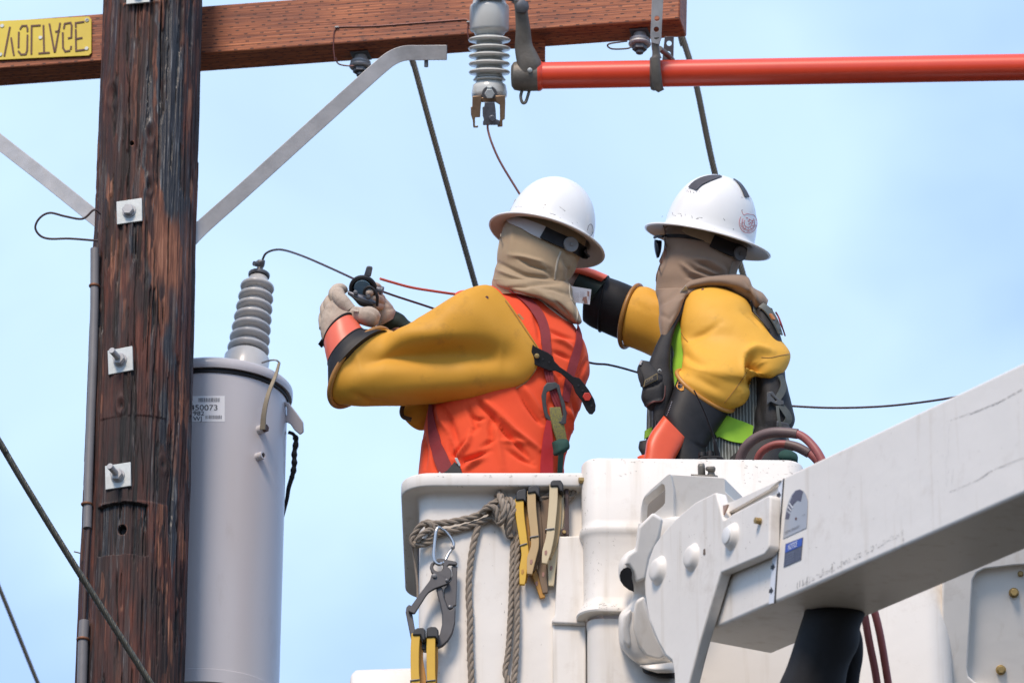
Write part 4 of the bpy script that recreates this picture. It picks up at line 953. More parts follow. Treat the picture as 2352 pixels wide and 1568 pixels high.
# ================================================================== BOOM TIP CASTING
KN_ = thing('boom_tip_casting', 'rounded white fibreglass knuckle with bosses joining the boom to the buckets', 'boom knuckle', C(1560, 1560, -700))
gus = [(1050, 350), (1062, 352), (1105, 520), (1118, 522), (1165, 486), (1400, 364), (1408, 378), (1400, 690), (1392, 715), (1370, 745), (1092, 862), (1082, 890), (1030, 1060), (960, 1290), (925, 1420), (870, 1640), (800, 1640), (792, 1500), (778, 1420), (740, 1390), (690, 1300), (636, 1165), (622, 1100), (606, 1000), (602, 930), (612, 860), (630, 780), (662, 690), (720, 610), (800, 520), (880, 450), (930, 410)]
bprism(gus, 26, 26, boomm, 'gusset_plate', KN_, bevel=9, seg=4)
bprism([(1105, 425), (1170, 405), (1470, 270), (1400, 330), (1120, 490)], 6, 8, boomm, 'top_edge', KN_, bevel=1)
bprism([(1105, 432), (1136, 425), (1108, 492)], 24, 4, material('pinkish_primer', (.42, .28, .22), .7), 'worn_patch', KN_, bevel=0)
bprism([(1245, 560), (1250, 562), (1248, 563)], 0, 1, boomm, 'chip', KN_, bevel=0) if False else None
def boss(x, y, r, h, ring=False):
    p = onboom(*kn(x, y), 24); m = MB()
    m.lathe(p, nB, [(r * 1.55 * U, -1 * U), (r * 1.34 * U, h * .10 * U), (r * 1.16 * U, h * .35 * U), (r * 1.02 * U, h * .68 * U), (r * .86 * U, h * .90 * U), (r * .62 * U, h * 1.0 * U), (r * .2 * U, h * 1.02 * U)], 40)
    o = m.build('boss', boomm, KN_, ang=60)
    if ring: MB().lathe(p + nB * (h - 1.5) * U, nB, [(r * .80 * U, 0), (r * .78 * U, 3 * U), (r * .70 * U, 4 * U), (r * .1 * U, 4.3 * U)], 36).build('boss_cap', white_paint, o)
boss(705, 850, 25, 18); boss(918, 766, 24, 16); boss(1172, 632, 23, 17, True)
p = onboom(*kn(1345, 534), 26); bb = MB(); bb.prism(circ(p, nB, 7.4 * U, 16), nB * 4 * U); hexnut(bb, p + nB * 4 * U, nB, 7.6 * U, 9 * U); bb.build('brass_bolt', brass, KN_, bevel=1)
bprism([(980, 712), (990, 708), (992, 740), (984, 750), (978, 745)], 27, 1, material('dark_slot', (.16, .12, .09), .7), 'slot', KN_, bevel=0)
# upper box with its window
def kC(x, y, d): q = kn(x, y); return C(q[0], q[1], d)
ext_ = (FWD * .92 + RT * .40)
outer = [(570, 640), (575, 560), (582, 440), (604, 372), (640, 335), (752, 237), (770, 232), (790, 330), (790, 500), (650, 600)]
win = [(584, 545), (592, 400), (606, 382), (715, 292), (730, 300), (736, 330), (735, 415), (722, 435), (660, 488)]
fr = MB().prism([kC(x, y, -700) for x, y in outer], nrm(ext_) * 30 * U, [[kC(x, y, -700) for x, y in win]]); fr.build('window_frame', boomm, KN_, bevel=4, seg=3)
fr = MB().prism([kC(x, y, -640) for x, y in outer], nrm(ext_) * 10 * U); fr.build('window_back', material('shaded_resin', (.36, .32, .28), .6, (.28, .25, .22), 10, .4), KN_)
top = [(752, 238), (770, 233), (1110, 255), (1118, 262), (1120, 345), (1180, 400), (1150, 700), (700, 700), (700, 520), (752, 470), (790, 420)]
MB().prism([kC(x, y, -690) for x, y in top], nrm(ext_) * 230 * U).build('box_body', boomm, KN_, bevel=9, seg=4)
# lower skin: broad rounded casting under the window
def kl(rows): return [tuple(kn(a, b)) + tuple(kn(c, d)) + (e, f) for a, b, c, d, e, f in rows]
MB().loft(kl([(566, 545, 800, 500, -690, 24), (556, 610, 900, 520, -690, 30), (545, 700, 900, 640, -692, 36), (490, 735, 900, 730, -695, 42), (448, 790, 900, 800, -697, 46), (437, 860, 900, 860, -697, 46), (455, 925, 900, 920, -695, 44), (520, 975, 900, 965, -693, 40), (530, 1010, 900, 1010, -692, 40), (500, 1070, 880, 1080, -694, 44), (446, 1130, 860, 1140, -698, 50), (438, 1210, 850, 1220, -700, 54), (446, 1320, 850, 1330, -700, 54), (500, 1395, 845, 1400, -700, 50), (560, 1440, 840, 1445, -696, 44), (640, 1475, 830, 1475, -692, 34)]),
    48, 90, pw=5.0).build('knuckle_shell', boomm, KN_, ang=60)
for pl_ in ([(655, 478), (720, 520), (700, 640), (640, 760), (615, 900), (548, 928), (530, 850), (505, 815), (470, 815), (500, 745), (545, 715), (565, 570)],
            [(545, 1040), (600, 1010), (632, 1130), (690, 1280), (745, 1395), (700, 1425), (610, 1400), (560, 1330), (528, 1220), (530, 1110)],
            [(470, 1130), (520, 1090), (505, 1200), (520, 1310), (500, 1350), (462, 1300), (455, 1210)]):
    MB().prism([kC(x, y, -758) for x, y in pl_], nrm([.12, 1, 0]) * 20 * U).build('shell_facet', boomm, KN_, bevel=7, seg=4)
eye = [(445, 880), (452, 855), (470, 835), (495, 827), (516, 835), (524, 860), (524, 900), (534, 940), (537, 984), (505, 972), (470, 945), (450, 912)]
MB().prism([kC(x, y, -760) for x, y in eye], [0, 6 * U, 0]).build('dark_eye_plate', black_rub, KN_)  # solid flat black plate paints the dark inside of the eye hole
MB().loft([tuple(kn(a, b)) + tuple(kn(c, d)) + (e, f) for a, b, c, d, e, f in [(590, 1450, 800, 1440, -730, 20), (600, 1500, 800, 1500, -735, 26), (680, 1530, 800, 1535, -735, 22)]], 30, 16, pw=3).build('lower_mouth', black_rub, KN_)
MB().loft([tuple(kn(a, b)) + tuple(kn(c, d)) + (e, f) for a, b, c, d, e, f in [(570, 1455, 800, 1430, -742, 26), (610, 1478, 800, 1470, -750, 26), (680, 1500, 800, 1498, -752, 18)]], 30, 16, pw=3).build('mouth_lip', boomm, KN_)
# ridge on the left flank of the gusset
MB().loft([tuple(kn(a, b)) + tuple(kn(c, d)) + (e, f) for a, b, c, d, e, f in [(632, 1130, 690, 1115, -800, 12), (640, 1180, 720, 1150, -815, 18), (670, 1260, 745, 1230, -830, 18), (710, 1340, 790, 1300, -850, 18), (745, 1400, 830, 1370, -870, 18), (785, 1440, 850, 1440, -880, 14)]], 24, 30, pw=2.4).build('flank_ridge', boomm, KN_)
# shackle pins on top of the box
SH = thing('shackle', 'dull steel shackle pins standing on the boom tip box', 'shackle', kC(990, 240, -600))
MB().loft([tuple(kn(a, b)) + tuple(kn(c, d)) + (e, f) for a, b, c, d, e, f in [(950, 166, 985, 164, -590, 9), (944, 180, 990, 176, -590, 13), (944, 205, 992, 205, -590, 14), (946, 240, 994, 240, -590, 14)]], 20, 16, pw=2.6).build('round_pin', casting, SH)
MB().loft([tuple(kn(a, b)) + tuple(kn(c, d)) + (e, f) for a, b, c, d, e, f in [(1002, 184, 1050, 182, -600, 10), (994, 192, 1058, 192, -600, 14), (996, 208, 1058, 208, -600, 14), (1010, 218, 1052, 222, -600, 11), (1000, 245, 1060, 245, -600, 14)]], 20, 20, pw=3).build('hex_pin', casting, SH)
MB().loft([tuple(kn(a, b)) + tuple(kn(c, d)) + (e, f) for a, b, c, d, e, f in [(900, 233, 1070, 240, -600, 20), (900, 242, 1076, 250, -600, 24)]], 20, 6, pw=4).build('shackle_base', casting, SH)

# ================================================================== HOSES AND BOOT AT THE BOTTOM
blk = material('black_fabric_boot', (.010, .010, .012), .8, (.016, .016, .018), 30, .5)
tag(MB().loft([(1862, 1384, 2000, 1392, -1280, 60), (1850, 1400, 1992, 1402, -1290, 70), (1842, 1425, 1976, 1440, -1300, 66), (1824, 1480, 1972, 1480, -1305, 62), (1806, 1530, 1950, 1530, -1308, 60), (1782, 1590, 1940, 1590, -1310, 60), (1770, 1660, 1935, 1660, -1310, 60)], 36, 40, wr=2, wrs=16,
    folds=[([(1850, 1430), (1838, 1500), (1820, 1568)], 3, 6), ([(1900, 1440), (1890, 1520), (1870, 1568)], -3, 8)]).build('black_boot', blk), 'thick black fabric boot hanging from under the boom', 'cable boot')
tag(MB().loft([(1945, 1440, 1975, 1442, -1230, 14), (1948, 1470, 1982, 1472, -1230, 16), (1940, 1510, 1982, 1510, -1230, 18), (1932, 1560, 1974, 1560, -1230, 18), (1926, 1640, 1968, 1640, -1230, 18)], 20, 24).build('black_hose', blk), 'thin black hose beside the thick black boot under the boom', 'hose')
hosem = material('faded_red_hose', (.34, .085, .075), .5, (.26, .075, .07), 30, .5, dirt=(.40, .22, .20), ds=60, dth=(.6, .75), damt=.5)
wrapm = material('grey_brown_hose_wrap', (.15, .095, .090), .5, (.11, .075, .07), 26, .5)
for (pts, r, lab) in (([(1984, 1400, -1080), (1996, 1470, -1085), (2010, 1540, -1088), (2022, 1620, -1090)], 8.2, 'faded red hose running down from the boom, left of the pair'), ([(2005, 1390, -1080), (2020, 1450, -1085), (2034, 1530, -1088), (2048, 1620, -1090)], 8.2, 'faded red hose running down from the boom, right of the pair')):
    tag(MB().tube(Cs(spl(pts, 24)), r * U, 14).build('red_hose', hosem), lab, 'hose', 'red hoses under the boom')
MB_ = MB().tube(Cs(spl([(1918, 1540, -1100), (1924, 1555, -1100), (1922, 1600, -1100)], 10)), 7 * U, 12); tag(MB_.build('hose_fitting', galv_plate), 'small steel hose fitting between the black boot and the black hose', 'fitting')
hz1 = thing('looped_hose', 'outer faded red hose looping over the rim of the right bucket', 'hose', C(1720, 1060, -330)); hz2 = thing('looped_hose', 'inner faded red hose looping over the rim of the right bucket', 'hose', C(1750, 1060, -330))
hz1['group'] = hz2['group'] = 'hoses looped over the bucket rim'
MB().tube(Cs(spl([(1698, 1080, -300), (1702, 1048, -300), (1718, 1020, -305), (1745, 1001, -310), (1775, 993, -320), (1805, 993, -330), (1832, 996, -340)], 40)), 11.5 * U, 16).build('wrapped_sleeve', wrapm, hz1)
MB().tube(Cs(spl([(1815, 993, -334), (1840, 1000, -345), (1862, 1018, -360), (1882, 1045, -380), (1900, 1085, -400)], 24)), 9.6 * U, 16).build('hose', hosem, hz1)
MB().tube(Cs(spl([(1738, 1080, -270), (1742, 1050, -272), (1756, 1032, -276), (1780, 1021, -282), (1805, 1020, -290), (1830, 1026, -300), (1855, 1038, -310), (1875, 1056, -320), (1895, 1085, -330)], 40)), 9 * U, 16).build('hose', hosem, hz2)
MB().tube(Cs(spl([(1806, 1020, -290), (1830, 1026, -300), (1848, 1035, -308), (1858, 1041, -312)], 16)), 11 * U, 16).build('wrapped_sleeve', wrapm, hz2)

# wear on the white fibreglass: chips and scrapes with their own shape
def wear(bv, parent, spots, n, seed, mat, lmax=9, wmax=1.1):
    random.seed(seed); m = MB()
    for _ in range(n):
        x0, y0, x1, y1, ang0 = random.choice(spots); x = random.uniform(x0, x1); y = random.uniform(y0, y1)
        a = math.radians(ang0 + random.gauss(0, 25)); l = random.uniform(.8, lmax) * random.random(); w = random.uniform(.3, wmax)
        q = [(x, y), (x + math.cos(a) * l, y + math.sin(a) * l), (x + math.cos(a) * l - math.sin(a) * w, y + math.sin(a) * l + math.cos(a) * w), (x - math.sin(a) * w * .5, y + math.cos(a) * w * .5)]
        P = bv(q); 
        if max(p[1] for p in P) - min(p[1] for p in P) < 12 * U: m.add(P, [(0, 1, 2, 3)])
    o = m.build('wear_marks', mat, parent, smooth=False); o['kind'] = 'stuff'
wm = material('grey_brown_wear', (.30, .25, .20), .85, (.10, .085, .07), 90, .6)
wear(lambda q: drape(q, [bA], .45)[0], BKA, [(935, 1090, 1330, 1096, 0), (935, 1112, 1330, 1120, 0), (930, 1100, 940, 1360, 85), (975, 1300, 1250, 1560, 80), (1120, 1170, 1270, 1560, 60), (1270, 1240, 1325, 1320, 5)], 170, 3, wm)
wear(lambda q: drape(q, [bB, bB2], .45)[0], BKB, [(1345, 1052, 1820, 1060, 2), (1345, 1060, 1820, 1110, 10), (1338, 1080, 1350, 1390, 88), (1330, 1385, 1420, 1400, 0), (1350, 1220, 1480, 1370, 70), (1700, 1070, 1830, 1110, 0)], 190, 4, wm)
wear(lambda q: [onboom(x, y, 26.5) for x, y in q], KN_, [(1500, 1200, 1620, 1420, 80), (1560, 1180, 1680, 1280, 70), (1700, 1180, 1760, 1260, 60)], 60, 5, wm, 7, .9)
wear(lambda q: [onboom(x, y, .5) for x, y in q], BM, [(1800, 1110, 2100, 1330, -25), (2000, 980, 2340, 1130, -25), (1700, 1300, 1770, 1400, -25)], 60, 6, wm, 8, .9)
# ================================================================== WORKERS
g = crop(1200, 1000, 2.24); ha = crop(1850, 650, 2.24); hb = crop(2500, 650, 2.24); ta = crop(1600, 1200, 2.091); tbb = crop(2400, 1200, 2.091)
def sec(f, rows, dref, mult=1.0):
    out = []
    for r in rows:
        a = f(r[0], r[1]); b = f(r[2], r[3]); o = (a[0], a[1], b[0], b[1], vd((a[1] + b[1]) / 2, dref) + r[4], r[5])
        if len(r) > 6: o = o + tuple(r[6:])
        out.append(o)
    return out
def F(f, *ps): return [tuple(f(*p)) for p in ps]
rubber_y = material('yellow_rubber', (.64, .325, .040), .62, (.62, .29, .022), 6, .3, spec=.3, rvar=.08, dirt=(.26, .13, .03), ds=14, dth=(.55, .75), damt=.5, bump=.35, bs=9)
rubber_y2 = material('bright_yellow_rubber', (.76, .41, .065), .62, (.74, .37, .032), 6, .3, spec=.3, rvar=.08, dirt=(.32, .17, .04), ds=14, dth=(.57, .75), damt=.5, bump=.35, bs=9)
bead_y = material('yellow_rubber_bead', (.40, .19, .035), .42, (.30, .13, .03), 20, .4)
orange = material('orange_cotton', (.84, .085, .018), .85, (.72, .060, .014), 9, .3, bump=.12, bs=260, sheen=.15)
hoodm = material('khaki_knit', (.40, .30, .185), .92, (.33, .235, .145), 12, .4, bump=.15, bs=500, sheen=.15)
hoodb = material('brown_knit', (.31, .215, .15), .92, (.25, .17, .115), 12, .4, bump=.15, bs=500, sheen=.15)
leather = material('pale_leather', (.56, .46, .36), .8, (.40, .31, .24), 26, .4, bump=.6, bs=55, dirt=(.22, .17, .13), ds=40, dth=(.5, .7), damt=.5)
skin = material('skin', (.46, .24, .17), .5, (.40, .19, .13), 20, .4, sss=.1)
hatw = material('white_hard_hat', (.84, .83, .80), .28, (.80, .79, .75), 8, .3, dirt=(.45, .40, .34), ds=34, dth=(.70, .80), damt=.5, coat=.25)
hatin = material('hat_underside', (.56, .48, .41), .55, (.50, .42, .36), 10, .4)
webm = material('maroon_webbing', (.24, .018, .022), .7, (.19, .014, .018), 60, .4, bump=.3, bs=400)
webr = material('red_webbing', (.50, .018, .022), .7, (.42, .014, .018), 60, .4, bump=.3, bs=400)
orange_rub = material('orange_rubber', (.80, .10, .028), .42, (.70, .085, .024), 16, .4)
salmon_rub = material('salmon_rubber', (.85, .16, .085), .42, (.78, .14, .075), 16, .4)
teal = material('dark_green_cloth', (.012, .06, .045), .85, (.008, .04, .03), 40, .4)
green_rub = material('dark_green_lining', (.012, .028, .018), .7, (.008, .018, .012), 40, .4)
lime = material('lime_cloth', (.32, .60, .035), .8, (.26, .50, .03), 20, .4, bump=.1, bs=300)
lens = material('dark_glossy_lens', (.006, .008, .014), .3, spec=.3)
greyk = material('grey_plastic', (.23, .23, .23), .5, (.18, .18, .18), 30, .4)
vestm = bpy.data.materials.new('striped_mesh_cloth'); vestm.use_nodes = True
_t = vestm.node_tree; _P = _t.nodes['Principled BSDF']; _P.inputs['Roughness'].default_value = .8
_tc = _t.nodes.new('ShaderNodeTexCoord'); _w = _t.nodes.new('ShaderNodeTexWave'); _w.bands_direction = 'X'; _w.inputs['Scale'].default_value = 38; _w.inputs['Distortion'].default_value = 1.2; _w.inputs['Detail'].default_value = 2
_r = _t.nodes.new('ShaderNodeValToRGB'); _r.color_ramp.elements[0].position = .80; _r.color_ramp.elements[0].color = (.085, .09, .075, 1); _r.color_ramp.elements[1].position = .93; _r.color_ramp.elements[1].color = (.34, .36, .32, 1)
_t.links.new(_tc.outputs['Object'], _w.inputs['Vector']); _t.links.new(_w.outputs['Fac'], _r.inputs[0]); _t.links.new(_r.outputs[0], _P.inputs['Base Color'])
material('grey_casting_dark', (.085, .085, .08), .55, (.05, .05, .05), 40, .4, metal=.2)
harn = material('black_webbing', (.010, .0095, .010), .7, (.022, .021, .022), 30, .5, bump=.2, bs=200)
harn_g = material('grey_green_strap', (.10, .105, .09), .5, (.06, .065, .055), 30, .5)

def body_mesh(name, joints, bones, parent, mat):
    me = bpy.data.meshes.new(name); root = np.array(parent.location[:])
    P = W(np.array([C(*j[:3]) for j in joints])) - root
    me.from_pydata(P.tolist(), bones, []); me.materials.append(mat)
    o = bpy.data.objects.new(name, me); COL.objects.link(o); o.parent = parent
    md = o.modifiers.new('skin', 'SKIN'); md.use_smooth_shade = True
    lay = me.skin_vertices[0].data
    for i, j in enumerate(joints):
        r = j[3]; r = r if isinstance(r, tuple) else (r, r); lay[i].radius = (r[0] * U, r[1] * U)
    lay[0].use_root = True
    sb_ = o.modifiers.new('sub', 'SUBSURF'); sb_.levels = 2; sb_.render_levels = 2
    return o
def hat(parent, ctr, d, uv, tilt, Rb, Rd, H, part='hard_hat', asp=1.0):
    u2 = nrm([uv[0], 0, -uv[1]]); st, ct = math.sin(math.radians(tilt)), math.cos(math.radians(tilt))
    n = nrm(np.array([uv[1] * ct, st, uv[0] * ct])); O_ = C(ctr[0], ctr[1], d)
    pr = [(Rb - 1, 1.2), (Rb - 12, 4), (Rd + 9, 9), (Rd + 2.5, 15), (Rd, 24)]
    for i in range(1, 15):
        a = i / 14 * math.pi / 2; pr.append((Rd * math.cos(a) ** .86 if i < 14 else 0.8, 24 + (H - 24) * math.sin(a) ** 1.02))
    ins = [(0.8, H - 5)]
    for i in range(13, 0, -1):
        a = i / 14 * math.pi / 2; ins.append(((Rd - 4) * math.cos(a) ** .86, 20 + (H - 26) * math.sin(a)))
    ins += [(Rd - 4, 18), (Rd - 2, 11), (Rd + 6, 4), (Rb - 12, -1), (Rb - 3, -3.5)]
    edge = [(Rb + .6, -3.6), (Rb + 2.0, -1.6), (Rb + .9, .8)]
    sc = lambda L_: [(r * U, h * U) for r, h in L_]
    sh = MB().lathe(O_, n, sc(ins[-1:] + edge + pr), 96, xdir=u2, capt=False); o = sh.build(part, hatw, parent, ang=70)
    MB().lathe(O_, n, sc([(Rb - 3, -3.5)][:0] + ins), 96, xdir=u2, capt=False).build('hat_lining', hatin, o, ang=70)
    return o, sh.bvh(), O_, n, u2
def strap(pts, bv, w, th, mat, name, parent, off=1.0, n=24, bevel=0.0):
    P, N_ = drape(pts, bv, off, n)
    # keep the ribbon smooth
    for _ in range(2): P[1:-1] = (P[:-2] + 2 * P[1:-1] + P[2:]) / 4
    w = np.interp(np.linspace(0, 1, n), np.linspace(0, 1, len(w)), w) if isinstance(w, (list, tuple)) else w
    return MB().ribbon(P, N_, w, th).build(name, mat, parent, bevel=bevel)
def dprism(poly, bv, off, th, mat, name, parent, bevel=.8, holes=()):
    """flat plate facing the viewer, standing at the depth of the surface behind its middle"""
    cx = np.mean([p[0] for p in poly]); cy = np.mean([p[1] for p in poly]); P, N_ = drape([(cx, cy)], bv, off)
    n = nrm(np.array([N_[0][0] * .6, N_[0][1], N_[0][2] * .6])); O_ = P[0]
    return MB().prism([onplane(x, y, O_, n) for x, y in poly], -n * th * U, [[onplane(x, y, O_, n) for x, y in h] for h in holes]).build(name, mat, parent, bevel=bevel)
def finger(pts, rad, mat, name, parent, f, dref=0):
    q = [tuple(f(p[0], p[1])) + (p[2],) for p in pts]; P = Cs(spl(q, 16)); r = np.interp(np.linspace(0, 1, 16), np.linspace(0, 1, len(rad)), rad) * U
    r = r * np.concatenate([np.ones(13), [.93, .78, .45]])
    return MB().tube(P, r, 14).build(name, mat, parent)

# ---------------------------------------------------------------- left worker
dA = 40
PA_ = thing('person', 'left worker in orange shirt, white hard hat and yellow rubber sleeves, seen from behind', 'person', C(1170, 2150, vd(2150, dA) + 60))
def j(x, y, off, r): return (x, y, vd(y, dA) + off, r)
body_mesh('body', [j(1165, 1260, 0, (76, 60)), j(1175, 1080, 0, (76, 54)), j(1190, 880, 0, (80, 52)), j(1200, 745, 0, (56, 40)), j(1225, 670, 0, 38), j(1240, 600, 0, 52), j(1245, 510, 0, 58),
                   j(1110, 745, -60, 38), j(960, 850, -90, 24), j(850, 860, -92, 20), (800, 790, -60, 15), (770, 730, -34, 14),
                   j(1110, 820, 70, 30), j(975, 910, 50, 22), (960, 800, 66, 18), (900, 740, 80, 14), (865, 712, 84, 12),
                   j(1115, 1500, -20, 62), j(1120, 1850, -20, 46), j(1125, 2130, -20, 36), j(1120, 2160, -110, 26), j(1225, 1500, 20, 62), j(1230, 1850, 20, 46), j(1235, 2130, 20, 36), j(1235, 2160, -80, 26)],
          [(0, 1), (1, 2), (2, 3), (3, 4), (4, 5), (5, 6), (3, 7), (7, 8), (8, 9), (9, 10), (10, 11), (3, 12), (12, 13), (13, 14), (14, 15), (15, 16), (0, 17), (17, 18), (18, 19), (19, 20), (0, 21), (21, 22), (22, 23), (23, 24)], PA_, skin)
fA = []
for a, amp, wd in (([(640, 830), (700, 900), (770, 970), (880, 1110), (1000, 1230), (1100, 1340)], -9, 7), ([(700, 830), (800, 930), (960, 1090), (1170, 1250)], 8, 9), ([(980, 740), (1060, 880), (1130, 980), (1180, 1040)], -7, 6), ([(1040, 720), (1110, 830), (1190, 960)], 6, 7),
                   ([(590, 1100), (560, 1200), (500, 1280), (470, 1330)], 8, 8), ([(540, 1180), (480, 1260), (440, 1300)], -8, 6), ([(760, 980), (760, 1080), (770, 1170), (690, 1230)], -7, 7), ([(740, 1260), (640, 1300), (540, 1330), (500, 1400)], -9, 7), ([(700, 1320), (600, 1370), (540, 1420)], 7, 7),
                   ([(830, 1000), (800, 1100), (830, 1260), (860, 1400)], 5, 10), ([(360, 900), (420, 1000), (460, 1120), (480, 1200)], -6, 8), ([(310, 880), (340, 1000), (400, 1100)], 5, 9), ([(900, 1250), (1000, 1320), (1120, 1380)], -6, 7), ([(300, 1150), (280, 1300), (300, 1440)], -5, 7),
                   ([(1250, 250), (1340, 290), (1440, 330)], -5, 6), ([(1270, 320), (1360, 350), (1440, 400)], 5, 7), ([(1280, 430), (1360, 460), (1430, 500)], -5, 7), ([(1560, 500), (1500, 620), (1480, 720)], -5, 7), ([(1440, 840), (1480, 940), (1440, 1050)], -5, 7), ([(1400, 900), (1440, 1000), (1430, 1100)], 5, 7),
                   ([(600, 960), (650, 1000), (700, 990)], -5, 6), ([(850, 1180), (950, 1180), (1050, 1200)], 4, 9), ([(1280, 560), (1330, 640), (1340, 760)], -4, 7), ([(190, 1100), (220, 1250), (210, 1400)], -4, 6), ([(1120, 120), (1160, 250), (1170, 340)], -5, 6),
                   ([(1410, 1120), (1370, 1260), (1380, 1400)], -4, 6), ([(560, 880), (600, 960), (640, 1060), (600, 1120)], -6, 7), ([(420, 1180), (430, 1260), (470, 1330), (440, 1400)], -5, 6)):
    fA.append((F(ta, *a), amp * 1.7, wd * .68))
mS = MB().loft(sec(ta, [(760, -60, 1200, -60, 0, 50), (600, 20, 1330, 40, 0, 84), (500, 150, 1440, 190, 0, 104), (400, 330, 1545, 360, 0, 114), (330, 520, 1587, 590, 0, 114), (285, 720, 1548, 720, 0, 112), (235, 900, 1512, 900, 0, 110), (200, 1060, 1452, 1060, 0, 108), (176, 1230, 1405, 1230, 0, 106), (152, 1450, 1370, 1450, 0, 108), (150, 1750, 1370, 1750, 0, 108)], dA), 220, 220, pw=2.3, folds=fA, wr=1.6, wrs=24)
shirtA = mS.build('shirt', orange, PA_, ang=180); bS = mS.bvh()
# trousers, hidden in the bucket
MB().loft(sec(ta, [(150, 1720, 1370, 1720, 0, 104), (150, 2300, 1370, 2300, 0, 96), (180, 2500, 1330, 2500, 0, 90)], dA), 40, 20).build('trousers', material('dark_denim', (.03, .04, .07), .85), PA_)
# collar roll at the near shoulder
MB().loft(sec(g, [(1376, 430, 1392, 425, 20, 20), (1395, 385, 1440, 400, 20, 26), (1440, 362, 1500, 380, 20, 30), (1510, 355, 1540, 380, 20, 26)], dA), 20, 16).build('shoulder_cloth', orange, PA_)
MB().loft(sec(g, [(1500, 372, 1560, 420, 10, 20), (1580, 335, 1620, 420, 10, 40), (1660, 316, 1720, 440, 10, 50), (1780, 328, 1792, 470, 8, 60), (1890, 370, 1880, 520, 8, 60)], dA), 24, 20).build('shoulder_cloth', orange, PA_)
# far sleeve bit and its cuff
MB().loft(sec(ta, [(520, 560, 600, 760, 60, 60), (300, 700, 480, 900, 50, 56), (130, 800, 330, 1010, 40, 50), (30, 870, 196, 1088, 30, 34, -20, 4), ], dA), 36, 24, pw=2.2).build('far_sleeve', rubber_y, PA_)
MB().tube(Cs(spl([tuple(ta(30, 868)) + (-45,), tuple(ta(12, 930)) + (-55,), tuple(ta(30, 978)) + (-60,), tuple(ta(95, 998)) + (-60,)], 16)), 5 * U, 12).build('far_cuff_bead', material('dark_brown_rubber', (.07, .045, .03), .5), PA_)
# near sleeve
sA = [(866, 757, 802, 926, -112, 62, -60, 20), (900, 764, 838, 932, -112, 74, -40, 12), (940, 742, 892, 933, -112, 80, -18, 4), (990, 712, 955, 930, -110, 84, 0, 0), (1040, 681, 1018, 926, -112, 84, 0, 0), (1082, 661, 1080, 920, -114, 80, 0, 0, -14), (1124, 655, 1140, 905, -112, 68, 0, 0, -28),
      (1160, 684, 1193, 889, -118, 44, 0, 0, -26), (1194, 732, 1224, 860, -124, 26, 0, 0, -18), (1220, 772, 1238, 833, -124, 15, 0, 0, -6), (1238, 800, 1243, 814, -124, 7, 0, 0, 0)]
sA = [tuple(r[:4]) + (vd((r[1] + r[3]) / 2, dA) + r[4],) + tuple(r[5:]) for r in sA]
mSl = MB().loft(sA, 120, 150, pw=2.15, folds=[([(815, 830), (880, 812), (980, 818), (1090, 812), (1160, 818)], -38, 30), ([(880, 760), (960, 765), (1040, 770)], 7, 22), ([(850, 905), (960, 890), (1100, 880)], 8, 22), ([(860, 745), (905, 748), (945, 735)], -8, 10),
    ([(1080, 690), (1120, 740), (1150, 800)], 5, 26), ([(812, 905), (850, 922), (900, 925)], -6, 8)], wr=1.4, wrs=14)
mSl.build('near_sleeve', rubber_y, PA_, ang=180); bSl = mSl.bvh()
# bead round the cuff
def ring(sec_, r, mat, name, parent, n=60, grow=1.03, shift=(0, 0)):
    ax, ay, bx, by, d, hd, sx, sy = sec_; mid_ = ((ax + bx) / 2 + shift[0], (ay + by) / 2 + shift[1]); P = []
    for i in range(n + 1):
        a = i / n * 2 * math.pi; P.append(C(mid_[0] + math.cos(a) * (ax - bx) / 2 * grow - math.sin(a) * sx * grow, mid_[1] + math.cos(a) * (ay - by) / 2 * grow - math.sin(a) * sy * grow, d + math.sin(a) * hd * grow))
    return MB().tube(P, r * U, 12, cap=False).build(name, mat, parent)
ring(sA[0][:8], 6.2, bead_y, 'cuff_bead', PA_, shift=(-7, 2))
# seam lines laid on the sleeve
def seamline(pts, bv, r, mat, name, parent, n=50, off=.3): return MB().tube(drape(pts, bv, off, n)[0], r * U, 6).build(name, mat, parent)
seamline(F(ta, (880, 8), (960, 122), (1060, 270), (1145, 392)) , [bSl, bS], 1.6, bead_y, 'sleeve_edge', PA_)
seamline(F(ta, (970, 738), (1050, 690), (1100, 630), (1140, 570)), [bSl, bS], 1.6, bead_y, 'sleeve_edge', PA_)
MB().prism(circ(drape([ha(218, 1210)], [bSl], .3)[0][0], nrm([0.1, -1, .3]), 4 * U, 14), [0, -.6 * U, 0]).build('eyelet', copper, PA_)
dprism(F(ta, (980, 118), (998, 110), (1040, 158), (1024, 172)), [bSl, bS], 2, 2, bead_y, 'sleeve_tab', PA_, .4)
patch_ = drape([ta(905, 455)], [bSl], 0)
# gauntlet, near hand
def gs(r, dd): return tuple(g(r[0], r[1])) + tuple(g(r[2], r[3])) + (dd, r[4]) + tuple(r[5:])
gl0 = [gs((705, 722, 340, 1250, 48, -50, 16), -118), gs((640, 712, 300, 1150, 50, -34, 6), -105), gs((552, 704, 272, 1045, 50, -20, -4), -85)]
MB().loft(gl0, 60, 20).build('glove_cuff_black', black_rub, PA_)
gl1 = [gl0[-1], gs((512, 640, 246, 950, 46, -18, -12), -70), gs((474, 585, 226, 866, 42, -14, -18), -55)]
MB().loft(gl1, 60, 20).build('glove_cuff_orange', salmon_rub, PA_)
ring(gl0[-1], 2.2, black_rub, 'cuff_trim', PA_, grow=1.0); ring(gl1[-1], 3.0, black_rub, 'cuff_trim', PA_, grow=1.0)
dprism(F(g, (165, 845), (225, 760), (240, 770), (205, 870), (192, 876)), [MB().loft(gl1, 40, 20).bvh()], 4, 4, black_rub, 'cuff_strap', PA_)
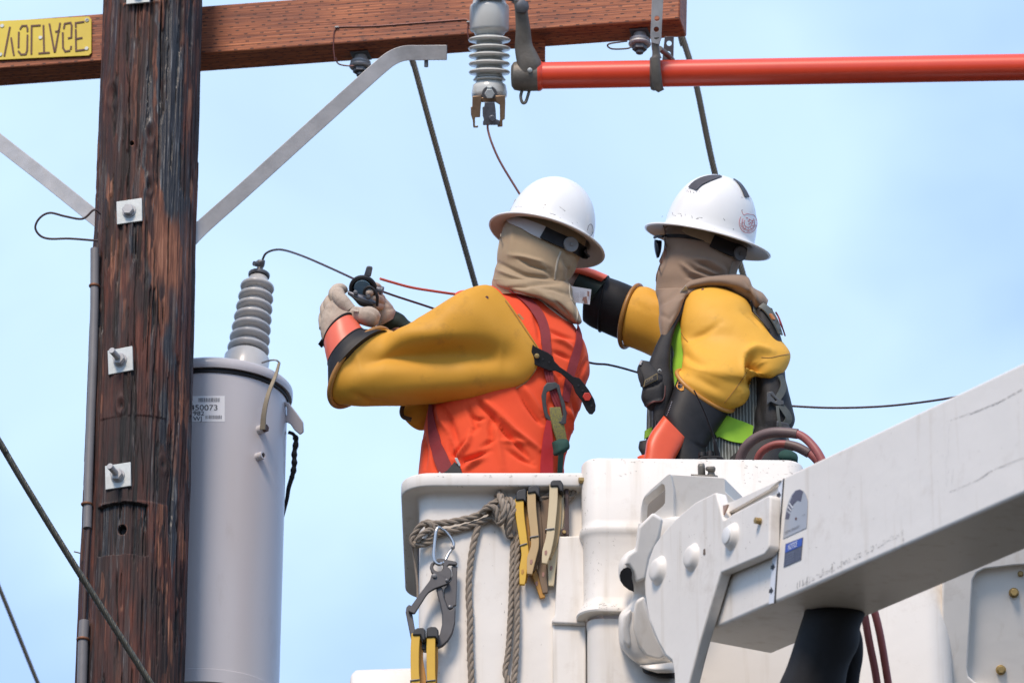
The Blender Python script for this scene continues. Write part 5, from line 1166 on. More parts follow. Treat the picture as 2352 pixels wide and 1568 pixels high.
dprism(F(g, (275, 625), (355, 580), (380, 592), (300, 655), (282, 650)), [MB().loft(gl1, 40, 20).bvh()], 4, 4, black_rub, 'cuff_buckle', PA_)
def lr(rows): return [gs(r[:4] + (r[5],) + r[6:], r[4]) for r in rows]
GLV = MB().loft(lr([(480, 596, 232, 880, -48, 30, -8, -10), (530, 560, 196, 800, -44, 30), (512, 524, 182, 715, -38, 30), (470, 500, 188, 620, -32, 28), (440, 470, 222, 520, -26, 24), (420, 430, 252, 462, -20, 18)]), 40, 40, pw=2.2, folds=[(F(g, (300, 600), (280, 520), (285, 450)), -4, 4), (F(g, (220, 700), (250, 600), (262, 500)), -3, 4)], wr=1, wrs=60)
GLV.build('leather_glove', leather, PA_)
MB().loft(lr([(470, 500, 400, 640, -44, 20), (550, 510, 520, 660, -50, 24), (630, 505, 600, 685, -52, 26), (695, 538, 660, 692, -50, 24), (724, 585, 700, 660, -46, 14)]), 36, 30, pw=2.3, folds=[(F(g, (600, 530), (680, 560), (700, 620)), -3, 3)]).build('glove_flap', leather, PA_)
dprism(F(g, (470, 510), (535, 520), (525, 552), (465, 545)), [GLV.bvh()], 14, 2, leather, 'glove_patch', PA_, .6)
finger([(440, 540, -46), (385, 470, -44), (345, 410, -36), (352, 352, -20)], [17, 17, 15.5, 14], leather, 'thumb', PA_, g)
finger([(350, 470, -10), (310, 400, 0), (345, 350, 20), (420, 360, 30)], [14, 15, 14, 12], leather, 'finger', PA_, g)
finger([(270, 560, -10), (262, 470, 5), (320, 420, 30), (400, 410, 44)], [13, 14, 13, 12], leather, 'finger', PA_, g)
finger([(240, 620, -10), (232, 520, 8), (280, 470, 34), (370, 460, 50)], [13, 14, 13, 11.5], leather, 'finger', PA_, g)
finger([(215, 700, -10), (212, 600, 10), (250, 540, 36), (330, 510, 52)], [11.5, 12, 12, 10.5], leather, 'finger', PA_, g)
# far hand
MB().loft(lr([(700, 350, 600, 500, 74, 20), (760, 420, 660, 560, 76, 26), (815, 480, 690, 640, 78, 30), (856, 540, 680, 690, 80, 30), (860, 600, 690, 700, 80, 26)]), 36, 30, pw=2.2, wr=1, wrs=60, folds=[(F(g, (740, 460), (720, 540), (850, 520)), -3, 3)]).build('leather_glove', leather, PA_)
MB().loft(lr([(850, 540, 690, 700, 84, 24), (925, 580, 770, 716, 86, 26), (985, 640, 870, 735, 88, 26), (1100, 700, 980, 800, 90, 26), (1150, 900, 1000, 1000, 70, 30)]), 30, 24).build('far_glove_cuff', green_rub, PA_)
finger([(690, 400, 66), (640, 350, 50), (570, 305, 26), (510, 290, 8)], [14, 12, 9.5, 8.5], leather, 'finger', PA_, g)
finger([(720, 440, 66), (680, 400, 40), (640, 380, 20), (600, 390, 6)], [13, 12, 9.5, 8.5], leather, 'finger', PA_, g)
finger([(730, 480, 66), (700, 440, 44), (668, 430, 24), (640, 450, 14)], [13, 12, 10, 8.5], leather, 'finger', PA_, g)
finger([(735, 520, 66), (705, 500, 50), (680, 500, 34), (665, 520, 26)], [12, 11, 9.5, 8], leather, 'finger', PA_, g)
finger([(690, 420, 90), (700, 350, 80), (660, 320, 60), (620, 330, 50)], [13, 11, 10, 9], leather, 'thumb', PA_, g)
# hood
hA_secs = [(470, 330, 1090, 450, 0, 78), (385, 520, 1110, 660, 0, 92), (348, 640, 1085, 790, 0, 94), (315, 780, 1040, 880, 0, 92), (304, 900, 1020, 950, 0, 88), (280, 1010, 975, 1040, 0, 84), (262, 1090, 950, 1090, 0, 84), (290, 1180, 960, 1160, 0, 86)]
fo = [(F(ha, *p), a * 1.6, w * .85) for p, a, w in (([(500, 860), (600, 920), (740, 960), (830, 1050)], -5, 5), ([(420, 830), (560, 850), (700, 890), (790, 960)], 4, 6), ([(320, 900), (450, 960), (560, 1010), (700, 1030), (820, 1040)], -5, 6), ([(310, 960), (430, 1010), (560, 1050)], 4, 6), ([(720, 900), (790, 960), (830, 1040)], -4, 5),
      ([(900, 860), (960, 960), (950, 1060)], -4, 5), ([(870, 880), (900, 980), (900, 1060)], 3, 5), ([(1000, 880), (980, 980), (950, 1060)], -3, 4), ([(470, 540), (440, 700), (420, 850)], 2, 7))]
mH = MB().loft(sec(ha, hA_secs, dA), 120, 130, pw=2.1, folds=fo, wr=1.2, wrs=34); mH.build('hood', hoodm, PA_, ang=180); bH = mH.bvh()
fo = [(F(ha, *p), a * 1.6, w * .85) for p, a, w in (([(430, 1120), (560, 1110), (700, 1080), (860, 1080)], -5, 6), ([(700, 1120), (820, 1130), (930, 1180)], -4, 6), ([(820, 1230), (900, 1310), (980, 1400)], -4, 6), ([(960, 1240), (980, 1330), (1000, 1420)], 4, 7), ([(600, 1110), (720, 1180), (830, 1280)], 3, 8))]
mC = MB().loft(sec(ha, [(270, 1045, 945, 1065, -4, 88), (300, 1110, 985, 1120, -8, 94), (420, 1160, 990, 1200, -12, 94), (560, 1188, 1010, 1260, -12, 92), (680, 1225, 1040, 1330, -10, 84), (790, 1310, 1062, 1390, -8, 70), (900, 1395, 1068, 1430, -8, 50), (980, 1440, 1045, 1452, -6, 20)], dA), 110, 90, pw=2.2, folds=fo, wr=1.4, wrs=30)
mC.build('hood_cape', hoodm, PA_, ang=180); bC = mC.bvh()
seam_m = material('pale_seam', (.42, .37, .29), .8)
seamline(F(ha, (880, 800), (850, 880), (835, 960), (825, 1050)), [bH, bC], 2.4, seam_m, 'hood_seam', PA_)
seamline(F(ha, (345, 640), (325, 760), (315, 860)), [bH], 1.2, seam_m, 'hood_seam', PA_)
seamline(F(ha, (420, 1150), (560, 1180), (680, 1225), (790, 1310), (900, 1395), (985, 1440)), [bC, bS], 2.4, seam_m, 'hood_hem', PA_)
seamline(F(ha, (955, 1090), (965, 1200), (1010, 1280), (1030, 1350), (1020, 1430)), [bC], 1.8, seam_m, 'hood_hem', PA_)
# label tag
tp = [onplane(x, y, C(1340, 680, vd(680, dA) - 20), np.array([0, -1.0, 0])) for x, y in F(ha, (962, 1105), (1155, 1136), (1140, 1272), (985, 1252), (968, 1210))]
lt = MB().prism(tp, [0, 1.5 * U, 0]).build('care_label', material('white_label_cloth', (.78, .76, .78), .7), PA_)
def pq(f, x, y, d): q = f(x, y); return C(q[0], q[1], d)
bl_ = material('brown_print', (.34, .18, .14), .7)
dL = vd(680, dA) - 22.5
for y in range(6): text_mesh(MB(), 'COTTON KNIT 100', pq(ha, 985, 1160 + y * 13, dL), [1, 0, -.16], [0.1, 0, 1], 3.2 * U, sx=.8).build('label_print', MATS['grey_ink'] if 'grey_ink' in MATS else ink, lt, smooth=False) if False else None
gp = material('pale_grey_print', (.42, .40, .44), .7)
for y in range(6): text_mesh(MB(), 'COTTON', pq(ha, 988, 1170 + y * 14, dL), [1, 0, -.16], [0.1, 0, 1], 4.2 * U, sx=.8).build('label_print', gp, lt, smooth=False)
for y in range(4): text_mesh(MB(), 'WASH', pq(ha, 1052, 1165 + y * 14, dL), [1, 0, -.16], [0.1, 0, 1], 4.6 * U, sx=.8).build('label_print', gp, lt, smooth=False)
MB().prism([pq(ha, x, y, dL) for x, y in ((1080, 1205), (1112, 1200), (1120, 1262), (1092, 1262), (1086, 1236), (1072, 1240))], [0, -.5 * U, 0]).build('label_mark', bl_, lt)
MB().prism([pq(ha, x, y, dL) for x, y in ((1118, 1150), (1136, 1156), (1132, 1200), (1120, 1196))], [0, -.5 * U, 0]).build('label_mark', bl_, lt)
# hat
hoA, bHatA, OhA, nA_, uA_ = hat(PA_, ha(757, 690), vd(549, dA), (.953, .301), 20, 139, 103, 152)
hbn = material('hat_band_white', (.52, .51, .50), .5)
strap(F(ha, (415, 500), (470, 530), (560, 560), (640, 600), (730, 640)), [bH], [16, 20, 26, 32, 34], 3, hbn, 'suspension_band', hoA, 2.5)
strap(F(ha, (718, 635), (800, 675), (880, 710), (980, 755), (1060, 800), (1100, 822)), [bH], [32, 31, 31, 30, 28, 22], 3.5, black_rub, 'nape_band', hoA, 4.5)
pk, nk = drape([ha(947, 742)], [bH], 8); nk = nrm(nk[0] + np.array([0, -.8, -.1]))
kb = MB(); kb.lathe(pk[0], nk, [(16 * U, -2 * U), (18 * U, 0), (18.5 * U, 5 * U), (16.5 * U, 8 * U), (8 * U, 6.5 * U), (4 * U, 6 * U), (3 * U, 8.5 * U), (.5 * U, 9 * U)], 24); kb.build('ratchet_knob', greyk, hoA)
strap(F(ha, (950, 560), (945, 620), (935, 670)), [bHatA, bH], 7, 2, seam_m, 'suspension_tab', hoA, -6, 8) if False else None
scm = material('hat_scratch', (.17, .16, .16), .8)
def scratches(lines, bv, parent, f, name='scratches'):
    m_ = MB()
    for a, b, w in lines:
        P = drape([f(*a), f(*b)], [bv], .35)[0]; d_ = nrm(P[1] - P[0]); s2 = np.array([d_[2], 0, -d_[0]]) * w * U * .5
        m_.add([P[0] - s2 * .4, P[1] - s2, P[1] + s2, P[0] + s2 * .6], [(0, 1, 2, 3)])
    o = m_.build(name, scm, parent, smooth=False); o['kind'] = 'stuff'
random.seed(8)
lnA = [((780, 455), (832, 472), 2), ((870, 495), (990, 548), 1.4), ((900, 470), (1030, 540), .9), ((870, 398), (920, 438), 1.4), ((725, 385), (748, 380), 2.2), ((722, 405), (735, 412), 1.6), ((470, 398), (490, 398), 1), ((500, 394), (535, 398), .9), ((1150, 560), (1160, 640), 1.2), ((1125, 570), (1118, 610), 1), ((680, 196), (692, 200), 1)]
scratches(lnA, bHatA, hoA, ha)
seamline(F(ha, (1120, 600), (1130, 565), (1150, 553), (1165, 575), (1168, 620), (1155, 650), (1140, 660)), [bHatA], .7, scm, 'sticker_outline', hoA, 24)
# harness
strap(F(ha, (440, 1140), (520, 1200), (600, 1270), (660, 1340), (705, 1420), (735, 1520), (745, 1640)), [bS], [20, 23, 24, 25, 24, 23, 22], 2.2, webm, 'shoulder_strap', PA_, 3.0, 40)
strap(F(ta, (1222, 380), (1225, 470), (1230, 600)), [bS], [22, 21, 18], 2.2, webm, 'shoulder_strap', PA_, 3.5, 12)
for k in range(3): strap(F(ta, (1205 + k * 22, 560), (1225 + k * 18, 660), (1250 + k * 14, 740), (1280 + k * 22, 850), (1335 + k * 18, 960)), [bS], 7.5, 2.5, webm, 'bunched_strap', PA_, 5 + k * 1.5, 20)
strap(F(ta, (1475, 210), (1490, 330), (1468, 450), (1432, 570), (1400, 700), (1375, 850)), [bS], [17, 21, 22, 22, 21, 19], 2.2, webm, 'back_strap', PA_, 3, 30)
strap(F(ta, (272, 860), (268, 960), (280, 1080), (305, 1200), (345, 1320), (395, 1440)), [bS], [15, 18, 24, 30, 33, 34], 2.2, webm, 'side_strap', PA_, 3.5, 30)
strap(F(ta, (1235, 1010), (1228, 1130), (1222, 1250), (1216, 1400), (1214, 1520)), [bS], [10, 22, 29, 33, 34], 2.2, webr, 'waist_strap', PA_, 5, 24)
strap(F(ta, (1330, 1260), (1322, 1350), (1314, 1500)), [bS], [18, 17, 17], 2.2, teal, 'green_strap', PA_, 6, 12)
MB().loft(sec(ta, [(1270, 1190, 1330, 1160, -112, 12), (1280, 1250, 1400, 1165, -114, 20), (1290, 1300, 1420, 1210, -114, 20), (1360, 1290, 1418, 1240, -112, 12)], dA), 24, 16, wr=1, wrs=80).build('green_knot', teal, PA_)
yw = material('yellow_tracer_webbing', (.42, .36, .05), .8, (.10, .10, .10), 300, .55, bump=.5, bs=400)
strap(F(ta, (1282, 905), (1292, 980), (1310, 1080), (1330, 1180)), [bS], [26, 30, 31, 30], 6, yw, 'yellow_webbing', PA_, 6, 16, 1.2)
ringp = F(ta, (1205, 720), (1230, 690), (1300, 684), (1335, 710), (1352, 790), (1380, 860), (1396, 950), (1390, 1030), (1365, 1040), (1250, 1010), (1215, 980), (1196, 900), (1184, 800))
dprism(ringp, [bS], 13, 4, MATS['grey_casting_dark'], 'steel_dee_ring', PA_, 1.5, [F(ta, (1228, 770), (1310, 735), (1330, 800), (1352, 880), (1366, 960), (1345, 1010), (1262, 985), (1236, 940), (1222, 850))])
rsO = drape([ta(1300, 560)], [bS, bSl], 24)[0][0]; rsN = nrm([.16, -1, .10])
rsP = F(ta, (1112, 368), (1126, 384), (1165, 405), (1240, 440), (1280, 470), (1292, 510), (1340, 560), (1400, 600), (1450, 640), (1500, 650), (1535, 690), (1580, 750), (1625, 830), (1638, 880), (1634, 925), (1610, 955), (1585, 952), (1560, 920), (1520, 840), (1470, 775), (1446, 710), (1400, 660), (1345, 612), (1300, 590), (1260, 592), (1200, 570), (1140, 545), (1085, 515), (1095, 450))
MB().prism([onplane(x, y, rsO, rsN) for x, y in rsP], -rsN * 4 * U).build('rubber_strap', black_rub, PA_, bevel=1)
P_ = [onplane(*ta(1145, 468), rsO + rsN * .5 * U, rsN)]; bn = MB().lathe(P_[0], [-.1, -1, .1], [(5.8 * U, 0), (5.8 * U, 2.5 * U), (4.5 * U, 4 * U), (1 * U, 4.5 * U)], 18); bn.build('brass_button', brass, PA_)
P_ = [onplane(*ta(1562, 808), rsO + rsN * .5 * U, rsN)]; bn = MB(); hexnut(bn, P_[0], [.25, -1, .1], 10.5 * U, 4 * U); bn.build('red_button', material('red_plastic', (.60, .05, .03), .4), PA_, bevel=1)
for q in ((1195, 492), (1248, 518), (1492, 712), (1527, 755), (1602, 880)):
    P_ = [onplane(*ta(*q), rsO + rsN * .8 * U, rsN)]; MB().prism(circ(P_[0], [0, -1, 0], 2.6 * U, 10), [0, -.5 * U, 0]).build('strap_hole', ink, PA_)
dprism(F(ta, (330, 1462), (395, 1420), (455, 1350), (500, 1380), (530, 1475)), [bS], 9, 4, harn, 'black_pad', PA_, 1)
dprism(F(ta, (456, 1318), (478, 1316), (505, 1370), (508, 1390), (490, 1385), (470, 1350)), [bS], 14, 4, galv_plate, 'steel_buckle', PA_, 1)
dprism(F(ta, (316, 1448), (332, 1430), (342, 1462), (318, 1470)), [bS], 12, 4, galv_plate, 'steel_buckle', PA_, 1)
# tool in the hands
TL = thing('gripping_tool', 'black and steel gripping tool clamped on the wire in the left worker gloves', 'hand tool', C(838, 700, 20))
def gp3(x, y, d): q = g(x, y); return C(q[0], q[1], d)
MB().lathe(gp3(565, 345, 18), nrm([-.1, -1, -.35]), [(24 * U, -9 * U), (30 * U, -7 * U), (33 * U, 0), (31 * U, 6 * U), (26 * U, 8 * U), (22 * U, 4 * U), (20 * U, -3 * U), (1 * U, -4 * U)], 36, xdir=[1, 0, 0]).build('round_housing', black_rub, TL)
MB().lathe(gp3(560, 345, 8), nrm([-.1, -1, -.35]), [(20 * U, -2 * U), (19 * U, 0), (5 * U, 1 * U)], 30).build('blue_dial', material('blue_grey_lens', (.10, .17, .22), .25), TL)
MB().prism([gp3(x, y, 14) for x, y in ((572, 230), (596, 148), (612, 140), (648, 148), (650, 165), (634, 240))], [0, 9 * U, 0]).build('tab', clampm, TL, bevel=2)
MB().loft(lr([(425, 360, 430, 400, 4, 10), (480, 378, 470, 430, 0, 13), (560, 400, 530, 490, -4, 14), (620, 430, 590, 512, -4, 14), (690, 462, 660, 505, -2, 10)]), 24, 24, pw=3).build('jaw_body', material('grey_tool_steel', (.17, .17, .19), .38, (.09, .09, .10), 60, .4, metal=.5), TL)
MB().loft(lr([(455, 405, 480, 440, -10, 8), (520, 425, 540, 500, -14, 9), (600, 450, 610, 508, -14, 9), (650, 480, 655, 500, -12, 6)]), 20, 20).build('black_jaw', black_rub, TL)
for x, y in ((497, 382), (612, 420)):
    MB().lathe(gp3(x, y, -14), nrm([0, -1, .2]), [(5 * U, -2 * U), (5 * U, 5 * U), (2 * U, 6 * U)], 14).build('tool_screw', galv_dark, TL)
MB().lathe(gp3(715, 358, 14), nrm([.9, -.2, -.3]), [(6 * U, -8 * U), (7 * U, 0), (10 * U, 2 * U), (10 * U, 7 * U), (7 * U, 8 * U)], 20).build('end_knob', clampm, TL)
MB().tube(Cs(spl([tuple(g(*p)) + (d,) for p, d in (((575, 400), -18), ((580, 355), -20), ((625, 330), -22), ((670, 365), -24), ((692, 420), -24), ((690, 500), -18))], 30)), 3.6 * U, 10).build('black_loop', black_rub, TL)

# ---------------------------------------------------------------- right worker
dB = 130
PB_ = thing('person', 'right worker in lime and black vest, sunglasses and white hard hat with black tape', 'person', C(1640, 2150, vd(2150, dB) + 60))
def j(x, y, off, r): return (x, y, vd(y, dB) + off, r)
nz_ = hb(302, 885)
body_mesh('body', [j(1640, 1260, 0, (72, 56)), j(1650, 1080, 0, (74, 52)), j(1660, 900, 0, (72, 50)), j(1660, 760, 0, (54, 40)), j(1625, 680, 0, 36), j(1570, 600, 0, 72), j(1590, 545, 0, 58),
                   j(1690, 760, -40, 28), j(1690, 850, -80, 22), j(1630, 930, -124, 18), j(1590, 1040, -130, 14), j(1560, 1120, -140, 14),
                   j(1570, 780, 70, 36), j(1520, 755, 110, 30), (1430, 725, 320, 26), (1360, 690, 320, 20), (1330, 670, 320, 17),
                   j(1590, 1500, -20, 60), j(1595, 1850, -20, 44), j(1600, 2130, -20, 34), j(1590, 2160, -110, 24), j(1690, 1500, 20, 60), j(1690, 1850, 20, 44), j(1690, 2130, 20, 34), j(1690, 2160, -80, 24),
                   (nz_[0] + 6, nz_[1], vd(600, dB) - 14, 7), (nz_[0] + 1, nz_[1] + 2, vd(600, dB) - 14, 5)],
          [(0, 1), (1, 2), (2, 3), (3, 4), (4, 5), (5, 6), (3, 7), (7, 8), (8, 9), (9, 10), (10, 11), (3, 12), (12, 13), (13, 14), (14, 15), (15, 16), (0, 17), (17, 18), (18, 19), (19, 20), (0, 21), (21, 22), (22, 23), (23, 24), (5, 25), (25, 26)], PB_, skin)
mV = MB().loft(sec(tbb, [(720, -60, 1180, -60, 0, 50), (600, 60, 1400, 60, 0, 80), (520, 250, 1480, 260, 0, 100), (470, 450, 1540, 500, 0, 104), (430, 650, 1550, 650, 0, 104), (395, 880, 1560, 880, 0, 102), (385, 1080, 1570, 1080, 0, 100), (385, 1400, 1560, 1400, 0, 100), (385, 1700, 1560, 1700, 0, 100)], dB), 140, 140, pw=2.3, wr=1.5, wrs=26,
    folds=[(F(tbb, *p), a, w) for p, a, w in (([(1000, 1200), (1060, 1280), (1100, 1330)], -5, 6), ([(620, 300), (640, 450), (620, 600)], -4, 6), ([(1140, 920), (1120, 1000), (1100, 1100)], -3, 5))])
mV.build('mesh_vest', vestm, PB_, ang=180); bV = mV.bvh()
MB().loft(sec(tbb, [(380, 1680, 1560, 1680, 0, 98), (380, 2200, 1560, 2200, 0, 92), (420, 2400, 1500, 2400, 0, 86)], dB), 40, 20).build('trousers', MATS['dark_denim'], PB_)
strap(F(tbb, (700, 40), (650, 150), (640, 300), (660, 450), (660, 560), (655, 720)), [bV], [16, 28, 32, 32, 28, 14], 2, lime, 'lime_panel', PB_, 3, 30)
strap(F(tbb, (940, 1080), (1010, 1055), (1100, 1090), (1180, 1110), (1270, 1130)), [bV], [48, 56, 58, 54, 44], 2, lime, 'lime_band', PB_, 3, 20)
strap(F(tbb, (388, 1130), (420, 1110), (450, 1090)), [bV], [20, 20, 16], 2, lime, 'lime_band', PB_, 3, 8)
# black harness and back pad
MB().loft(sec(tbb, [(700, -20, 760, 0, -60, 20), (610, 130, 680, 140, -80, 20), (520, 270, 620, 270, -96, 20), (450, 420, 590, 420, -104, 22), (400, 560, 590, 560, -106, 24), (400, 720, 620, 720, -106, 24), (430, 870, 580, 900, -104, 22), (440, 1000, 560, 1040, -100, 18)], dB), 30, 50, pw=2.6, wr=1.5, wrs=50).build('chest_harness', harn, PB_)
MB().loft(sec(tbb, [(1300, 20, 1440, 70, -40, 40), (1300, 200, 1500, 260, -50, 60), (1300, 400, 1540, 420, -56, 66), (1290, 640, 1548, 620, -60, 68), (1290, 860, 1592, 830, -60, 68), (1275, 1000, 1628, 980, -60, 66), (1270, 1080, 1610, 1060, -60, 60), (1200, 1200, 1560, 1110, -60, 60), (1080, 1300, 1560, 1250, -66, 60), (1000, 1420, 1560, 1400, -70, 60)], dB), 50, 90, pw=2.5, wr=2, wrs=40, folds=[(F(tbb, (1340, 700), (1330, 900), (1350, 1050)), -5, 5), (F(tbb, (1420, 700), (1390, 850), (1400, 1000)), 4, 6)]).build('back_pad', harn, PB_)
MB().loft(sec(tbb, [(330, 1180, 480, 1150, -60, 20), (322, 1240, 560, 1230, -60, 24), (350, 1300, 600, 1320, -60, 24), (360, 1420, 620, 1420, -60, 24)], dB), 24, 16, pw=3).build('waist_belt', harn, PB_)
bPd = MB().loft(sec(tbb, [(1300, 20, 1440, 70, -40, 40), (1300, 200, 1500, 260, -50, 60), (1300, 400, 1540, 420, -56, 66), (1290, 640, 1548, 620, -60, 68), (1290, 860, 1592, 830, -60, 68), (1275, 1000, 1628, 980, -60, 66), (1270, 1080, 1610, 1060, -60, 60)], dB), 50, 60, pw=2.5).bvh()
strap(F(tbb, (1350, 60), (1400, 110), (1450, 200), (1490, 300)), [bPd, bV], [16, 22, 24, 16], 3, harn_g, 'shoulder_pad', PB_, 6, 14)
strap(F(tbb, (1440, 120), (1490, 210), (1512, 310)), [bPd, bV], 4, 3, webm, 'pad_piping', PB_, 9, 12)
dprism(F(tbb, (1425, 110), (1440, 112), (1468, 150), (1466, 165), (1450, 160)), [bPd, bV], 14, 5, material('orange_tab', (.55, .20, .06), .5), 'orange_tab', PB_, .8)
strap(F(tbb, (1490, 640), (1520, 720), (1500, 800), (1470, 850)), [bPd], [14, 16, 16, 14], 3, harn_g, 'back_webbing', PB_, 6, 16)
strap(F(tbb, (1500, 890), (1540, 950), (1560, 1000), (1530, 1040)), [bPd], [14, 18, 18, 14], 3, harn_g, 'back_webbing', PB_, 8, 16)
strap(F(tbb, (1478, 900), (1485, 980), (1498, 1070)), [bPd], 7, 3, harn_g, 'back_webbing', PB_, 10, 10)
dprism(F(tbb, (1395, 770), (1440, 760), (1470, 800), (1500, 830), (1535, 840), (1540, 870), (1500, 880), (1470, 870), (1430, 850), (1410, 860), (1404, 880), (1396, 860)), [bPd], 14, 4, material('grey_buckle', (.075, .08, .085), .4), 'grey_buckle', PB_, 1.2, [F(tbb, (1430, 785), (1480, 835), (1470, 845), (1428, 800))])
dprism(F(tbb, (1480, 1010), (1575, 1030), (1590, 1068), (1478, 1068)), [bPd], 12, 4, galv_dark, 'steel_slide', PB_, 1.2)
# pouch at the left
PO = MB().loft(sec(tbb, [(345, 500, 420, 515, -104, 18), (312, 570, 500, 590, -106, 26), (320, 660, 540, 650, -108, 30), (352, 740, 545, 740, -108, 30), (345, 820, 540, 820, -106, 28), (378, 885, 520, 860, -104, 22), (420, 930, 470, 910, -100, 14)], dB), 40, 50, pw=3.2, wr=1.2, wrs=60, folds=[(F(tbb, (360, 735), (450, 710), (540, 670)), -6, 3), (F(tbb, (380, 880), (460, 850), (530, 830)), 5, 3)]); PO.build('side_pouch', harn, PB_); bPo = PO.bvh()
strap(F(tbb, (330, 590), (350, 640), (365, 720)), [bPo], 10, 3, harn, 'pouch_flap', PB_, 2, 8)
dprism(F(tbb, (375, 668), (478, 610), (482, 665), (362, 726)), [bPo], 4, 1, material('label_gold', (.26, .19, .08), .6), 'pouch_label', PB_, 0)
dprism(F(tbb, (380, 672), (474, 619), (477, 660), (370, 719)), [bPo], 5, 1, material('label_black', (.02, .018, .016), .6), 'pouch_label', PB_, 0)
p0 = drape([tbb(386, 700)], [bPo], 8)[0][0]; text_mesh(MB(), 'CLIMB', p0, [1, 0, .45], [-.2, 0, 1], 9 * U, sx=.8).build('label_lettering', material('tan_print', (.40, .33, .22), .6), PB_, smooth=False)
P_, N_ = drape([tbb(490, 608)], [bPo, bV], 6); MB().lathe(P_[0], [0, -1, 0], [(3 * U, 0), (4.5 * U, 1 * U), (4.5 * U, 3 * U), (3 * U, 4 * U)], 16, capt=False).build('pouch_rivet', galv_plate, PB_)
strap(F(tbb, (390, 882), (450, 850), (525, 832), (538, 720)), [bPo], 3, 2, copper, 'pouch_piping', PB_, 2, 20)
strap(F(tbb, (352, 520), (340, 550)), [bPo], 6, 3, galv, 'pouch_clip', PB_, 2, 6)
# near sleeve: upper arm with elbow lobe, then forearm
uB = sec(hb, [(640, 1112, 780, 1096, -50, 26), (560, 1160, 900, 1125, -55, 52), (520, 1240, 1075, 1215, -60, 70)], dB) + sec(tbb, [(672, 110, 1290, 105, -64, 80), (664, 200, 1405, 205, -66, 84), (674, 300, 1500, 318, -70, 82), (688, 380, 1590, 445, -84, 82), (690, 430, 1560, 570, -96, 82), (690, 475, 1480, 645, -106, 80), (690, 510, 1380, 686, -114, 76), (688, 540, 1290, 700, -118, 72), (684, 570, 1252, 735, -120, 66), (676, 590, 1250, 790, -124, 60, -2, 6), (664, 596, 1208, 862, -126, 56, -5, 14), (656, 594, 1115, 900, -126, 50, -6, 18)], dB)
fB = uB
mU = MB().loft(uB, 160, 200, pw=2.1, folds=[(F(tbb, (1256, 470), (1248, 540), (1250, 700)), -50, 6.5), (F(tbb, (1285, 490), (1290, 580), (1300, 700)), -44, 11), (F(tbb, (1340, 510), (1350, 600), (1360, 700)), -26, 13), (F(tbb, (1200, 480), (1205, 560), (1215, 660)), 6, 7), (F(tbb, (1230, 430), (1300, 405), (1440, 430)), 12, 8),
    (F(tbb, (735, 345), (800, 310), (880, 280), (1000, 190)), -5, 7), (F(tbb, (690, 330), (760, 400), (830, 430)), 4, 12), (F(tbb, (690, 440), (750, 490), (830, 530), (900, 540)), -7, 10), (F(tbb, (1190, 90), (1290, 160), (1360, 240)), -6, 6), (F(tbb, (1100, 260), (1250, 320), (1400, 350)), 4, 18), (F(tbb, (900, 600), (1000, 620), (1100, 600)), 3, 18), (F(tbb, (800, 640), (900, 700), (1010, 760)), -3, 9), (F(tbb, (1140, 700), (1200, 760), (1180, 830)), 4, 10)], wr=1.6, wrs=12)
mU.build('near_sleeve', rubber_y2, PB_, ang=180); bU = mU.bvh(); bF = bU
seamline(F(tbb, (1040, 860), (1100, 785), (1170, 690), (1228, 600)), [bF], .9, bead_y, 'sleeve_seam', PB_)
seamline(F(tbb, (1350, 478), (1420, 482), (1500, 465), (1582, 450)), [bU], .9, bead_y, 'sleeve_seam', PB_)
seamline(F(tbb, (735, 350), (695, 300), (664, 200), (690, 80)), [bU], 1.0, bead_y, 'sleeve_seam', PB_)
ring(fB[-1][:8], 5.2, material('tan_rubber_bead', (.50, .23, .045), .42), 'cuff_bead', PB_, grow=1.02, shift=(-2, 3))
MB().prism(circ(drape([hb(697, 1140)], [bU], .3)[0][0], nrm([0, -1, .5]), 3.4 * U, 12), [0, -.6 * U, 0]).build('eyelet', copper, PB_)
MB().tube([drape([hb(1118, 1250)], [bU, bPd], 6)[0][0], drape([hb(1160, 1340)], [bU, bPd], 8)[0][0], drape([hb(1250, 1460)], [bU, bPd], 8)[0][0], drape([hb(1290, 1510)], [bU, bPd], 6)[0][0]], 2.6 * U, 8).build('black_toggle', black_rub, PB_)
# glove cuff, near hand
GB = [(672, 608, 1096, 906, -118, 46), (632, 700, 1050, 980, -124, 46), (590, 820, 990, 1070, -128, 46), (545, 940, 930, 1160, -130, 46), (560, 1080, 890, 1240, -132, 44), (575, 1230, 880, 1320, -134, 44), (570, 1420, 880, 1420, -134, 44)]
mG = MB().loft(sec(tbb, GB, dB), 60, 60, pw=2.2, wr=1, wrs=20, folds=[(F(tbb, (780, 1190), (850, 1230), (900, 1240)), -4, 4)]); mG.build('glove_cuff_black', black_rub, PB_, ang=180); bG = mG.bvh()
OGm = MB().loft(sec(tbb, [(533, 966, 722, 1160, -158, 36), (480, 1035, 696, 1205, -166, 36), (425, 1110, 664, 1260, -172, 36), (390, 1190, 630, 1320, -176, 36), (374, 1290, 600, 1380, -178, 36), (340, 1400, 580, 1450, -178, 36)], dB), 60, 40, pw=3.2); OGm.build('glove_cuff_orange', orange_rub, PB_, ang=180)
MB().loft(sec(tbb, [(310, 1310, 330, 1360, -140, 8), (340, 1296, 350, 1360, -145, 14), (380, 1290, 390, 1370, -150, 18)], dB), 16, 10).build('cuff_flare', orange_rub, PB_)
lbp = drape(F(tbb, (645, 660), (665, 652), (690, 690), (704, 725), (700, 755), (680, 760), (652, 742), (640, 720)), [bG], 1.2)[0]; MB().prism(lbp, [0, -1 * U, 0]).build('size_patch', material('amber_patch', (.75, .34, .07), .5), PB_)
lettering('9', tbb(675, 742)[0], tbb(675, 742)[1], 10, [bG], ink, 'size_number', PB_, 3.4)
